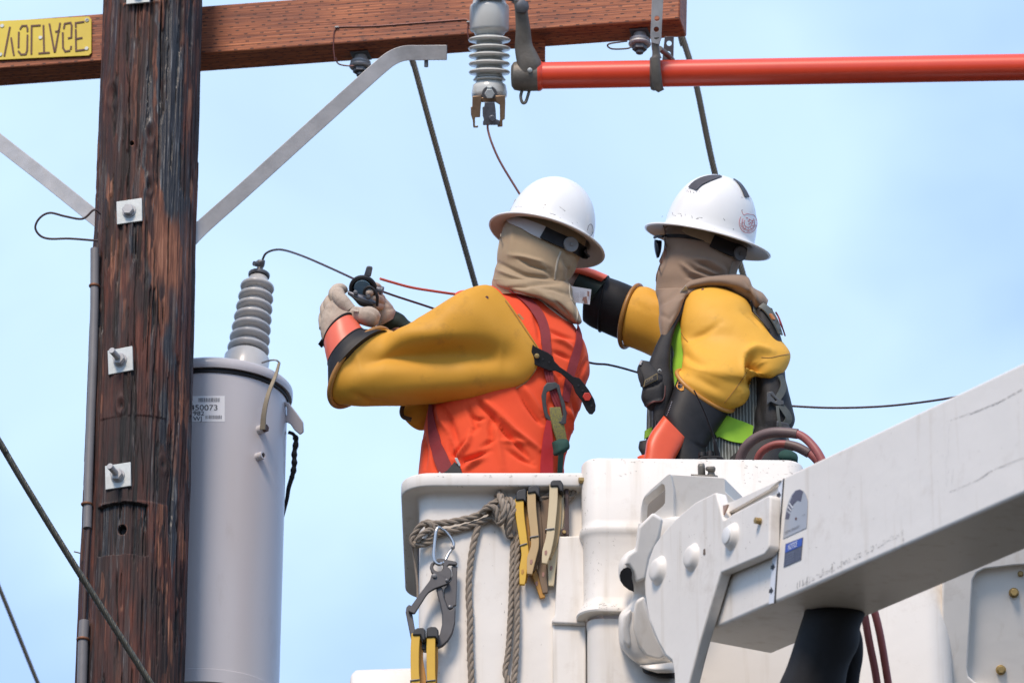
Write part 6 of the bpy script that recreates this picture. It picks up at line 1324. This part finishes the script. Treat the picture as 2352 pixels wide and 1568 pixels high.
for i, y in enumerate((668, 690, 710)): strap(F(tbb, (652 + i * 3, y), (684 + i * 4, y + 4)), [bG], 1.6, .5, bl_, 'patch_print', PB_, 3.0, 6)
for k in range(9):
    x = 600 - k * 5; y = 850 + k * 14; strap(F(tbb, (x, y), (x + 7, y + 3)), [bG], 1.1, .4, gp, 'faded_print', PB_, 1.0, 3)
# hand holding inside the bucket: glove with fingers on the rim side (below the rim, out of view)
MB().loft(sec(tbb, [(380, 1400, 560, 1430, -146, 36), (390, 1500, 560, 1520, -150, 34), (400, 1600, 550, 1610, -150, 28)], dB), 30, 16).build('leather_glove', leather, PB_)
for k in range(4): finger([(410 + k * 38, 1590, vd(1120, dB) - 150), (405 + k * 38, 1680, vd(1140, dB) - 160), (410 + k * 36, 1740, vd(1150, dB) - 150)], [10, 9.5, 8], leather, 'finger', PB_, tbb)
finger([(550, 1500, vd(1100, dB) - 150), (600, 1560, vd(1115, dB) - 160), (620, 1630, vd(1130, dB) - 155)], [11, 10, 8.5], leather, 'thumb', PB_, tbb)
# far arm reaching behind the other worker
fs = [(1468, 658, 1440, 794, 300, 58, -22, 6), (1490, 660, 1470, 806, 290, 66, -10, 2), (1520, 676, 1504, 822, 270, 70, 0, 0), (1570, 700, 1560, 850, 220, 70, 0, 0), (1620, 720, 1620, 860, 180, 66, 0, 0)]
mFS = MB().loft(fs, 60, 50, pw=2.15, wr=1.5, wrs=16, folds=[(F(hb, (60, 1250), (180, 1310), (300, 1335)), -2.5, 3)]); mFS.build('far_sleeve', rubber_y2, PB_, ang=180)
ring(fs[0], 5.5, bead_y, 'far_cuff_bead', PB_, grow=1.04, shift=(-4, 0))
fg_ = [(1466, 664, 1440, 786, 312, 50, -16, 3), (1430, 648, 1410, 774, 315, 52, -8, 2), (1396, 636, 1378, 760, 318, 50, -8, 0)]
MB().loft(fg_, 50, 20).build('far_glove_black', black_rub, PB_)
MB().loft([fg_[-1], (1372, 626, 1356, 750, 319, 46, -8, 0), (1352, 618, 1340, 738, 320, 42, -6, 0)], 50, 14).build('far_glove_black', black_rub, PB_)
MB().loft([(1394, 645, 1356, 700, 296, 34, -6, 0), (1366, 634, 1332, 690, 300, 32, -6, 0), (1336, 622, 1308, 680, 304, 28, -4, 0)], 36, 14).build('far_glove_lining', green_rub, PB_)
MB().loft([(1396, 632, 1380, 648, 290, 24), (1362, 618, 1344, 634, 292, 24), (1330, 610, 1316, 626, 296, 22), (1310, 610, 1298, 624, 300, 18)], 30, 14).build('far_glove_orange', salmon_rub, PB_)
ring(fg_[-1], 2.6, black_rub, 'cuff_trim', PB_, grow=1.02)
MB().loft([(1330, 625, 1320, 720, 322, 36), (1300, 622, 1292, 700, 322, 32), (1270, 620, 1264, 690, 322, 24)], 30, 14).build('leather_glove', leather, PB_)
for k in range(4): MB().tube(Cs(spl([(1272, 632 + k * 15, 322), (1240, 628 + k * 15, 318), (1222, 634 + k * 14, 305)], 10)), np.linspace(9, 7, 10) * U, 12).build('finger', leather, PB_)
MB().tube(Cs(spl([(1300, 690, 310), (1276, 706, 300), (1250, 706, 292)], 10)), np.linspace(10, 8, 10) * U, 12).build('thumb', leather, PB_)
# hood
hB_secs = [(470, 400, 1040, 520, 0, 70), (380, 560, 1080, 680, 0, 86), (350, 680, 1080, 780, 0, 90), (362, 780, 1055, 860, 0, 90), (326, 900, 1020, 930, 0, 88), (280, 1000, 1000, 990, 0, 84), (276, 1090, 990, 1050, 0, 80), (276, 1160, 980, 1110, 0, 80), (300, 1240, 960, 1180, 0, 82)]
fo = [(F(hb, *p), a * 1.6, w * .85) for p, a, w in (([(560, 900), (640, 960), (780, 1010), (900, 1020)], -6, 5), ([(500, 900), (600, 980), (740, 1030)], 4, 6), ([(640, 890), (740, 930), (860, 1000)], -5, 5), ([(620, 860), (760, 880), (900, 970)], 4, 6), ([(500, 940), (560, 1020), (680, 1060)], -4, 6), ([(900, 900), (930, 960), (920, 1010)], -3, 4))]
mHB = MB().loft(sec(hb, hB_secs, dB), 120, 130, pw=2.15, folds=fo, wr=1.2, wrs=34); mHB.build('hood', hoodb, PB_, ang=180); bHB = mHB.bvh()
mCB = MB().loft(sec(hb, [(480, 1170, 470, 1200, -66, 14), (560, 1075, 560, 1150, -66, 30), (660, 1040, 660, 1130, -66, 36), (780, 1018, 790, 1120, -62, 44), (900, 1003, 910, 1140, -56, 50), (1010, 1003, 1030, 1200, -50, 56), (1100, 1028, 1120, 1260, -46, 56), (1150, 1120, 1160, 1310, -42, 54), (1230, 1165, 1200, 1345, -40, 46), (1284, 1230, 1235, 1356, -38, 30)], dB), 60, 110, pw=2.2, wr=1.4, wrs=30,
    folds=[(F(hb, (860, 1120), (1000, 1130), (1120, 1190), (1200, 1290)), -4, 5), (F(hb, (1060, 1040), (1120, 1120), (1110, 1200)), -5, 5), (F(hb, (1130, 1130), (1170, 1200), (1180, 1260)), 4, 5), (F(hb, (600, 1090), (760, 1050), (900, 1060)), 3, 6)])
mCB.build('hood_cape', hoodb, PB_, ang=180); bCB = mCB.bvh()
mCF = MB().loft(sec(hb, [(280, 1130, 800, 1110, -20, 66), (296, 1230, 600, 1180, -40, 60), (306, 1320, 540, 1220, -60, 52), (306, 1400, 490, 1350, -74, 46), (314, 1480, 430, 1460, -84, 36), (322, 1580, 380, 1570, -90, 24), (300, 1680, 330, 1660, -92, 12)], dB), 60, 60, pw=2.3, wr=1.6, wrs=26, folds=[(F(hb, (330, 1270), (420, 1200), (520, 1120)), -5, 6), (F(hb, (310, 1360), (400, 1400), (450, 1330)), -4, 6), (F(hb, (360, 1250), (350, 1400), (340, 1500)), 3, 8)])
mCF.build('hood_bib', hoodb, PB_, ang=180)
seamline(F(hb, (345, 560), (362, 640), (355, 760), (335, 860), (300, 960), (280, 1060)), [bHB], 1.5, material('brown_seam', (.11, .07, .05), .85), 'face_opening_hem', PB_)
seamline(F(hb, (965, 890), (945, 950), (935, 1000)), [bHB, bCB], 2.6, material('tan_seam', (.24, .19, .14), .85), 'hood_seam', PB_)
dprism(F(hb, (492, 1165), (545, 1102), (570, 1152), (540, 1162)), [bCB, bHB], 4, 1.5, galv_plate, 'grey_tag', PB_, .5)
MB().loft(sec(hb, [(262, 690, 330, 700, -20, 16), (260, 740, 330, 740, -20, 20), (268, 800, 322, 800, -20, 18), (284, 858, 306, 850, -20, 10)], dB), 24, 20, pw=2.6).build('sunglasses_lens', lens, PB_)
strap(F(hb, (300, 668), (400, 662), (500, 664), (600, 678), (680, 695), (745, 712)), [bHB], [7, 8, 8, 7.5, 6, 4], 3, black_rub, 'sunglasses_temple', PB_, 2.5, 24)
MB().tube(Cs(spl([tuple(hb(265, 672)) + (vd(548, dB) - 30,), tuple(hb(290, 662)) + (vd(548, dB) - 60,), tuple(hb(340, 664)) + (vd(548, dB) - 84,)], 12)), 3.4 * U, 10).build('sunglasses_frame', black_rub, PB_)
hoB, bHatB, OhB, nB_, uB_ = hat(PB_, hb(742, 705), vd(553, dB), (.971, .237), 8.5, 150, 107, 158)
strap(F(hb, (540, 590), (600, 625), (700, 660), (790, 700)), [bHB], [20, 26, 26, 26], 3, MATS['khaki_knit'], 'suspension_band', hoB, 2.5)
strap(F(hb, (775, 710), (850, 745), (930, 780), (1010, 800), (1060, 815)), [bHB], [32, 34, 35, 32, 26], 3.5, black_rub, 'nape_band', hoB, 4.5)
pk, nk = drape([hb(998, 820)], [bHB], 8); nk = nrm(nk[0] * .7 + np.array([.2, -.8, -.1]))
MB().lathe(pk[0], nk, [(15 * U, -2 * U), (17.5 * U, 0), (18 * U, 5 * U), (16 * U, 8 * U), (8 * U, 6.5 * U), (4 * U, 6 * U), (3 * U, 8.5 * U), (.5 * U, 9 * U)], 24).build('ratchet_knob', material('dark_grey_plastic', (.085, .08, .08), .5), hoB)
tape = material('black_tape', (.035, .035, .042), .5, (.075, .075, .085), 50, .5)
strap(F(hb, (606, 240), (655, 190), (720, 158), (795, 136), (858, 126)), [bHatB], [32, 33, 30, 22, 10], 1.2, tape, 'black_tape', hoB, 1.6, 22)
strap(F(hb, (968, 152), (1012, 182), (1055, 240), (1088, 312)), [bHatB], [7, 15, 19, 22], 1.2, tape, 'black_tape', hoB, 1.6, 20)
lnB = [((545, 232), (552, 262), 2), ((560, 245), (570, 268), 2), ((585, 250), (590, 272), 2.5), ((610, 262), (620, 275), 2), ((640, 262), (648, 270), 1.6), ((665, 255), (672, 262), 2), ((530, 268), (640, 288), .8), ((1040, 308), (1050, 318), 2), ((1075, 312), (1090, 322), 2), ((1110, 318), (1130, 326), 2), ((370, 455), (378, 482), 2), ((425, 445), (430, 470), 2), ((430, 472), (455, 478), 1.6), ((470, 458), (505, 460), 1.2), ((502, 465), (508, 485), 2), ((540, 460), (543, 475), 1), ((598, 475), (603, 500), 1.2), ((636, 506), (660, 500), 2.5), ((660, 492), (695, 498), 1), ((880, 500), (895, 520), 1.4), ((965, 594), (975, 600), 2.2), ((330, 490), (338, 480), 1.4), ((800, 595), (806, 600), 1.5), ((1040, 430), (1055, 424), 1.6)]
scratches(lnB, bHatB, hoB, hb)
redp = material('red_print', (.55, .10, .10), .5)
for R_ in (1.0, .70, .45):
    pts = []
    for i in range(49):
        a = math.radians(-35 + (360 if R_ < .9 else 250) * i / 48 * (1 if R_ >= .9 else 250 / 360 * 1.0)); pts.append(hb(1103 + 80 * R_ * math.cos(a), 540 + 92 * R_ * math.sin(a)))
    seamline(pts, [bHatB], .55, redp, 'sticker_ring', hoB, 60, .4)
seamline(F(hb, (1045, 430), (1062, 470), (1090, 460), (1120, 465), (1150, 470), (1170, 490)), [bHatB], .5, redp, 'sticker_torn_edge', hoB, 24, .4)
for i, ch in enumerate('SAFETY ORIENTED'):
    a = math.radians(172 - i * 11.0); x, y = hb(1103 + 73 * math.cos(a), 540 + 84 * math.sin(a)); m_ = MB(); text_mesh(m_, ch, [0, 0, 0], [1, 0, 0], [0, 0, 1], 1.0, align='CENTER')
    if ch == ' ': continue
    v = m_.verts(); r_ = math.pi / 2 - a; P = [(x + (q[0] * math.cos(r_) - q[2] * math.sin(r_)) * 5, y - (q[0] * math.sin(r_) + q[2] * math.cos(r_)) * 5) for q in v]
    mm = MB(); mm.add(drape(P, [bHatB], .5)[0], m_.f); mm.build('sticker_letter', redp, hoB, smooth=False)
for a in range(0, 360, 30):
    r_ = math.radians(a)
    if 200 < a < 340: continue
    seamline([hb(1103 + 80 * .45 * math.cos(r_), 540 + 92 * .45 * math.sin(r_)), hb(1103 + 56 * math.cos(r_), 540 + 64 * math.sin(r_))], [bHatB], .4, redp, 'sticker_spoke', hoB, 6, .4)
for x, y in ((1085, 495), (1110, 510), (1135, 520), (1100, 525), (1120, 540), (1105, 550)):
    seamline([hb(x, y), hb(x + 14, y + 4)], [bHatB], .9, redp, 'sticker_mark', hoB, 6, .4)
# radio and green bag at the rim
RD = thing('two_way_radio', 'black two way radio with long antenna clipped at the right bucket rim', 'radio', C(1635, 1075, -260))
def tp3(x, y, d): q = tbb(x, y); return C(q[0], q[1], d)
MB().prism([tp3(x, y, -280) for x, y in ((820, 1345), (826, 1318), (850, 1305), (990, 1300), (1030, 1312), (1042, 1345), (1042, 1420), (820, 1420))], [0, 34 * U, 0]).build('radio_body', black_rub, RD, bevel=3, seg=3)
for x, y, h in ((855, 1300, 24), (922, 1300, 34)):
    MB().lathe(tp3(x, y, -262), [0, .4, .9], [(8.5 * U, -3 * U), (8 * U, h * .27 * U), (6.5 * U, h * .29 * U), (1 * U, h * .30 * U)], 14).build('radio_knob', black_rub, RD)
MB().tube(Cs(spl([tuple(tbb(*p)) + (d,) for p, d in (((988, 1320), -262), ((968, 1220), -262), ((950, 1140), -262), ((905, 1010), -264), ((850, 880), -266), ((785, 752), -268))], 40)), np.interp(np.linspace(0, 1, 40), [0, .16, .3, .34, 1], [7, 5.5, 4.2, 2.6, 1.6]) * U, 10).build('antenna', black_rub, RD)
for i in range(3): strap(F(tbb, (895, 1325 + i * 8), (975, 1322 + i * 8)), [MB().prism([tp3(x, y, -281) for x, y in ((820, 1300), (1042, 1300), (1042, 1420), (820, 1420))], [0, 3 * U, 0]).bvh()], 1.3, .5, greyk, 'speaker_slot', RD, .8, 6)
tag(MB().loft(sec(tbb, [(1440, 1280, 1460, 1330, -90, 16), (1500, 1255, 1510, 1370, -90, 30), (1580, 1250, 1590, 1380, -90, 34), (1640, 1280, 1645, 1380, -90, 26), (1655, 1310, 1650, 1360, -90, 10)], dB), 30, 24, wr=1.5, wrs=40).build('green_bag', teal), 'small dark green cloth bag behind the right bucket rim', 'bag')
# ================================================================== ROPE, HOOK AND CLAMPS ON THE LEFT BUCKET
def ropemat():
    return material('weathered_rope', (.33, .275, .215), .9, (.22, .175, .135), 40, .4, dirt=(.13, .09, .07), ds=30, dth=(.55, .75), damt=.6, bump=.35, bs=500)
rpm = ropemat()
def fp(pts, n=60, f=ba): return np.array([onface(*f(p[0], p[1]), OAf, p[2]) for p in spl(pts, n)])
RP = thing('rope', 'weathered tan twisted rope knotted along the left bucket rim with ends hanging down', 'rope', onface(*ba(1000, 1600), OAf, 10))
def rope(pts, r=22, n=80, part=True):
    P = fp(pts, n); R = r * .3226 * U * .97; strands(P, R * .52, R * .56, R * 8.5, 3, 8, RP, rpm)
rope([(545, 470, 14), (600, 436, 18), (700, 425, 18), (800, 405, 18), (880, 385, 18), (950, 352, 20), (1010, 320, 24)], 25)
rope([(560, 530, 10), (640, 500, 10), (740, 482, 10), (880, 440, 10), (960, 412, 12), (1020, 385, 16)], 24)
rope([(600, 470, 28), (560, 430, 34), (510, 440, 30), (470, 490, 22), (440, 540, 16), (450, 575, 14), (500, 585, 20), (580, 560, 24), (610, 520, 20)], 22)
rope([(480, 560, 26), (500, 520, 34), (560, 480, 36), (600, 500, 30), (560, 545, 26), (500, 560, 20), (460, 520, 14), (500, 450, 12), (560, 420, 14), (610, 440, 16)], 20)
rope([(940, 360, 26), (970, 320, 36), (1030, 320, 40), (1050, 370, 36), (1060, 420, 30), (1040, 400, 20), (1000, 350, 16), (1000, 300, 18), (1060, 270, 24)], 23)
rope([(1060, 215, 14), (1075, 260, 34), (1095, 330, 42), (1085, 400, 36), (1060, 430, 26), (1040, 380, 16)], 23)
rope([(1100, 260, 14), (1115, 300, 34), (1125, 360, 36), (1120, 420, 26), (1120, 480, 18), (1140, 530, 14)], 22)
rope([(1110, 250, 12), (1160, 280, 30), (1165, 340, 34), (1140, 420, 30), (1130, 490, 20), (1150, 530, 14)], 22)
rope([(1040, 240, 10), (1060, 218, 20), (1085, 250, 26), (1095, 300, 20)], 20, 40)
rope([(915, 445, 8), (890, 530, 10), (868, 640, 10), (850, 800, 9), (846, 950, 9), (855, 1100, 9), (855, 1300, 9), (860, 1450, 9), (868, 1650, 9)], 23, 100)
rope([(1165, 520, 8), (1158, 650, 9), (1152, 850, 9), (1142, 1100, 9), (1125, 1350, 9), (1105, 1480, 9), (1125, 1560, 9), (1130, 1650, 9)], 20, 100)
rope([(1195, 500, 8), (1190, 650, 14), (1186, 850, 14), (1190, 1100, 14), (1183, 1350, 14), (1172, 1500, 12), (1158, 1650, 12)], 21, 100)
rope([(1160, 330, 12), (1240, 320, 8), (1330, 300, 8), (1420, 285, 10), (1480, 280, 12), (1545, 262, 14), (1590, 230, 14), (1588, 190, 14), (1560, 180, 10)], 20)
rope([(1200, 300, 6), (1330, 270, 16), (1400, 240, 18), (1450, 210, 18), (1520, 205, 18), (1560, 190, 16)], 19)
MB().tube(fp([(440, 560, 4), (450, 640, -4), (465, 740, -10), (478, 850, -14), (482, 960, -16)], 30), 2.4 * U, 8).build('thin_cord', rpm, RP)
for k, (x, y) in enumerate(((640, 432), (770, 470), (545, 580), (848, 820), (850, 1050), (850, 1270))):
    pass
CB = thing('carabiner', 'silver steel carabiner clipped on the rope above the grey snap hook', 'carabiner', onface(*ba(640, 730), OAf, 24))
MB().tube(fp([(650, 470, 30), (630, 460, 34), (612, 490, 36), (603, 560, 36), (597, 650, 36), (605, 700, 36), (630, 722, 36), (655, 715, 34)], 50), 3.9 * U, 12).build('frame', material('bright_steel', (.52, .53, .54), .25, (.40, .41, .42), 60, .4, metal=.85), CB)
MB().tube(fp([(650, 470, 30), (680, 490, 26), (715, 530, 24), (738, 575, 24), (728, 610, 24), (700, 650, 24), (680, 690, 26), (660, 715, 30)], 50), 3.6 * U, 12).build('gate', MATS['bright_steel'], CB)
MB().lathe(onface(*ba(733, 600), OAf, 30), nF, [(4.5 * U, -3 * U), (4.5 * U, 1 * U), (2 * U, 2 * U)], 12).build('gate_pin', galv_dark, CB)
SHK = thing('snap_hook', 'large dark grey steel snap hook hanging from the silver carabiner', 'snap hook', onface(*ba(600, 1325), OAf, 24))
hkm = material('dark_grey_forged_steel', (.105, .10, .10), .48, (.075, .07, .07), 30, .4, metal=.45)
def hk(pts, off, th, name, holes=(), bevel=1.5): return MB().prism([onface(*ba(*p), OAf, off) for p in pts], -nF * th * U, [[onface(*ba(*p), OAf, off) for p in h] for h in holes]).build(name, hkm, SHK, bevel=bevel)
def ell(x, y, rx, ry, n=16): return [(x + rx * math.cos(i / n * 6.2832), y + ry * math.sin(i / n * 6.2832)) for i in range(n)]
hk([(600, 700), (625, 680), (655, 678), (700, 690), (755, 700), (765, 715), (750, 726), (705, 722), (690, 735), (705, 745), (722, 770), (722, 810), (700, 840), (660, 840), (610, 800), (580, 780), (568, 740), (575, 715)], 32, 9, 'eye_plate', [ell(628, 738, 36, 33)])
hk([(735, 728), (765, 735), (756, 1012), (738, 1018), (728, 1040), (708, 1044), (694, 1030), (672, 970), (668, 900), (690, 870), (715, 835), (730, 800), (728, 760), (722, 740)], 27, 8, 'spine_plate')
hk([(602, 783), (625, 784), (700, 822), (708, 840), (690, 862), (600, 895), (560, 920), (540, 945), (462, 1068), (450, 1070), (415, 1054), (418, 1040), (500, 925), (568, 835), (580, 795)], 40, 9, 'trigger')
hk([(612, 892), (655, 880), (672, 960), (700, 1036), (712, 1046), (752, 1024), (748, 1140), (730, 1210), (700, 1262), (660, 1300), (620, 1318), (560, 1322), (510, 1318), (515, 1290), (560, 1292), (605, 1262), (640, 1215), (655, 1150), (655, 1070), (640, 1000)], 34, 12, 'hook_body', bevel=2.5)
hk([(396, 1060), (402, 1025), (418, 1008), (434, 1012), (442, 1060), (462, 1180), (470, 1230), (450, 1262), (435, 1255), (412, 1140)], 30, 8, 'gate_arm')
for x, y, r in ((602, 805, 5), (690, 836, 3.6), (712, 1026, 4)):
    MB().lathe(onface(*ba(x, y), OAf, 41 if y < 900 else 28), nF, [(r * U, -1 * U), (r * U, 2.5 * U), (r * .5 * U, 3.5 * U)], 14).build('rivet', galv_dark, SHK)
# insulating clamps (clothes-peg type)
py = material('yellow_peg_plastic', (.70, .42, .03), .45, (.58, .33, .025), 10, .4, dirt=(.25, .12, .03), ds=30, dth=(.60, .75), damt=.6)
po = material('amber_peg_plastic', (.50, .24, .02), .45, (.40, .18, .02), 10, .4, dirt=(.18, .08, .02), ds=30, dth=(.6, .75), damt=.5)
pt_ = material('tan_peg_wood', (.52, .36, .17), .6, (.42, .28, .13), 14, .4, dirt=(.20, .12, .06), ds=30, dth=(.58, .74), damt=.6)
pp = material('pale_peg_wood', (.62, .51, .32), .6, (.54, .43, .26), 14, .4, dirt=(.25, .17, .09), ds=30, dth=(.6, .75), damt=.6)
pb = material('brown_peg_wood', (.20, .13, .075), .65, (.15, .095, .055), 20, .4)
capm = material('black_peg_cap', (.012, .012, .013), .5, (.03, .03, .03), 40, .5)
def peg(label, mat, path, widths, cap, off, rear=None, rmat=None, spring=None, hole=None, group='clamp pegs hanging on the rope'):
    T = thing('clamp_peg', label, 'clamp peg', onface(*ba(path[-1][0], path[-1][1]), OAf, off), group)
    P = spl([p + (off,) for p in path], 30); P = np.array([onface(*ba(p[0], p[1]), OAf, p[2]) for p in P]); w = np.interp(np.linspace(0, 1, 30), np.linspace(0, 1, len(widths)), widths) * .3226
    MB().ribbon(P, np.tile(nF, (30, 1)), w, 8).build('front_jaw', mat, T, bevel=1.2)
    if rear:
        P2 = spl([p + (off - 22,) for p in rear[0]], 26); P2 = np.array([onface(*ba(p[0], p[1]), OAf, p[2]) for p in P2]); w2 = np.interp(np.linspace(0, 1, 26), np.linspace(0, 1, len(rear[1])), rear[1]) * .3226
        MB().ribbon(P2, np.tile(nF, (26, 1)), w2, 10).build('rear_jaw', rmat or mat, T, bevel=1.2)
    if cap: MB().prism([onface(*ba(*p), OAf, off + 12) for p in cap], -nF * 36 * U).build('black_cap', capm, T, bevel=3, seg=3)
    if spring:
        (xa, ya), (xb, yb) = spring; a = onface(*ba(xa, ya), OAf, off + 9.5); b = onface(*ba(xb, yb), OAf, off + 9.5); MB().tube([a - nF * 20 * U, a, (a + b) / 2 + nF * .5 * U, b, b - nF * 20 * U], 1.5 * U, 8).build('spring_wire', galv_dark, T)
    if hole:
        x, y = hole; MB().prism([onface(*ba(*p), OAf, off + 8.4) for p in ((x - 8, y - 14), (x + 8, y - 18), (x + 10, y), (x + 2, y + 18), (x - 8, y + 12))], nF * .6 * U).build('peg_slot', bl_ if mat is not py else po, T)
    return T
peg('amber peg hidden at the back, its tip pointing down right', po, [(1245, 300), (1265, 500), (1300, 740), (1345, 880), (1372, 970)], [40, 40, 40, 44, 36], None, 8, hole=(1328, 860))
peg('dark brown weathered peg at the back beside the amber tip', pb, [(1388, 250), (1385, 400), (1372, 600), (1370, 780), (1390, 935)], [60, 64, 54, 62, 36], None, 12, hole=(1376, 795))
peg('pale wooden peg low at the back next to the steel rope bracket', pp, [(1490, 200), (1498, 380), (1470, 560), (1440, 720), (1432, 885)], [54, 56, 50, 62, 36], None, 14, hole=(1432, 750))
peg('bright yellow peg with black cap, leftmost of the group by the knot', py, [(1206, 262), (1210, 380), (1232, 540), (1247, 660), (1235, 760), (1226, 875)], [58, 60, 54, 50, 56, 36], [(1178, 268), (1184, 205), (1200, 190), (1245, 180), (1258, 192), (1256, 280), (1230, 262)], 30, ([(1240, 280), (1260, 480), (1270, 700), (1245, 860)], [30, 34, 30, 24]), po, ((1210, 588), (1258, 574)), (1228, 775))
peg('tan peg with black cap beside the bright yellow one', pt_, [(1292, 208), (1295, 340), (1312, 500), (1316, 600), (1292, 690), (1278, 800)], [58, 60, 56, 54, 62, 36], [(1264, 218), (1268, 175), (1285, 160), (1330, 158), (1352, 175), (1350, 248), (1330, 225), (1316, 208)], 36, ([(1325, 250), (1345, 450), (1345, 640), (1300, 780)], [32, 40, 40, 24]), pb, ((1284, 528), (1338, 520)), (1290, 705))
peg('pale cream wooden peg with black cap, nearest the steel bracket', pp, [(1451, 165), (1446, 300), (1432, 460), (1424, 540), (1400, 640), (1384, 725)], [58, 58, 56, 54, 60, 36], [(1424, 168), (1430, 130), (1446, 121), (1500, 120), (1520, 150), (1518, 205), (1495, 200), (1478, 166)], 42, ([(1490, 210), (1485, 400), (1465, 560), (1420, 690)], [30, 36, 36, 22]), pt_, ((1394, 474), (1452, 468)), (1394, 640))
peg('yellow peg on the hook, left of the two hanging at the bottom', py, [(470, 1222), (462, 1340), (462, 1480), (468, 1580), (480, 1680)], [60, 58, 56, 58, 50], [(444, 1226), (456, 1185), (480, 1172), (520, 1170), (540, 1190), (536, 1262), (515, 1262), (500, 1224)], 52, ([(510, 1265), (498, 1400), (520, 1550), (520, 1680)], [34, 44, 44, 40]), po, ((432, 1548), (492, 1542)), None, 'clamp pegs hanging on the snap hook')
peg('yellow peg on the hook, right of the two hanging at the bottom', py, [(577, 1238), (576, 1340), (577, 1480), (580, 1580), (584, 1680)], [60, 60, 58, 58, 50], [(542, 1240), (546, 1172), (575, 1163), (612, 1164), (632, 1190), (628, 1262), (606, 1238)], 46, ([(610, 1265), (612, 1400), (606, 1550), (600, 1680)], [26, 30, 30, 30]), po, ((545, 1552), (605, 1546)), None, 'clamp pegs hanging on the snap hook')
MB().prism([onface(*ba(*p), OAf, 44) for p in ((512, 1240), (545, 1240), (545, 1330), (512, 1325))], -nF * 20 * U).build('hook_liner', capm, SHK, bevel=1.5)
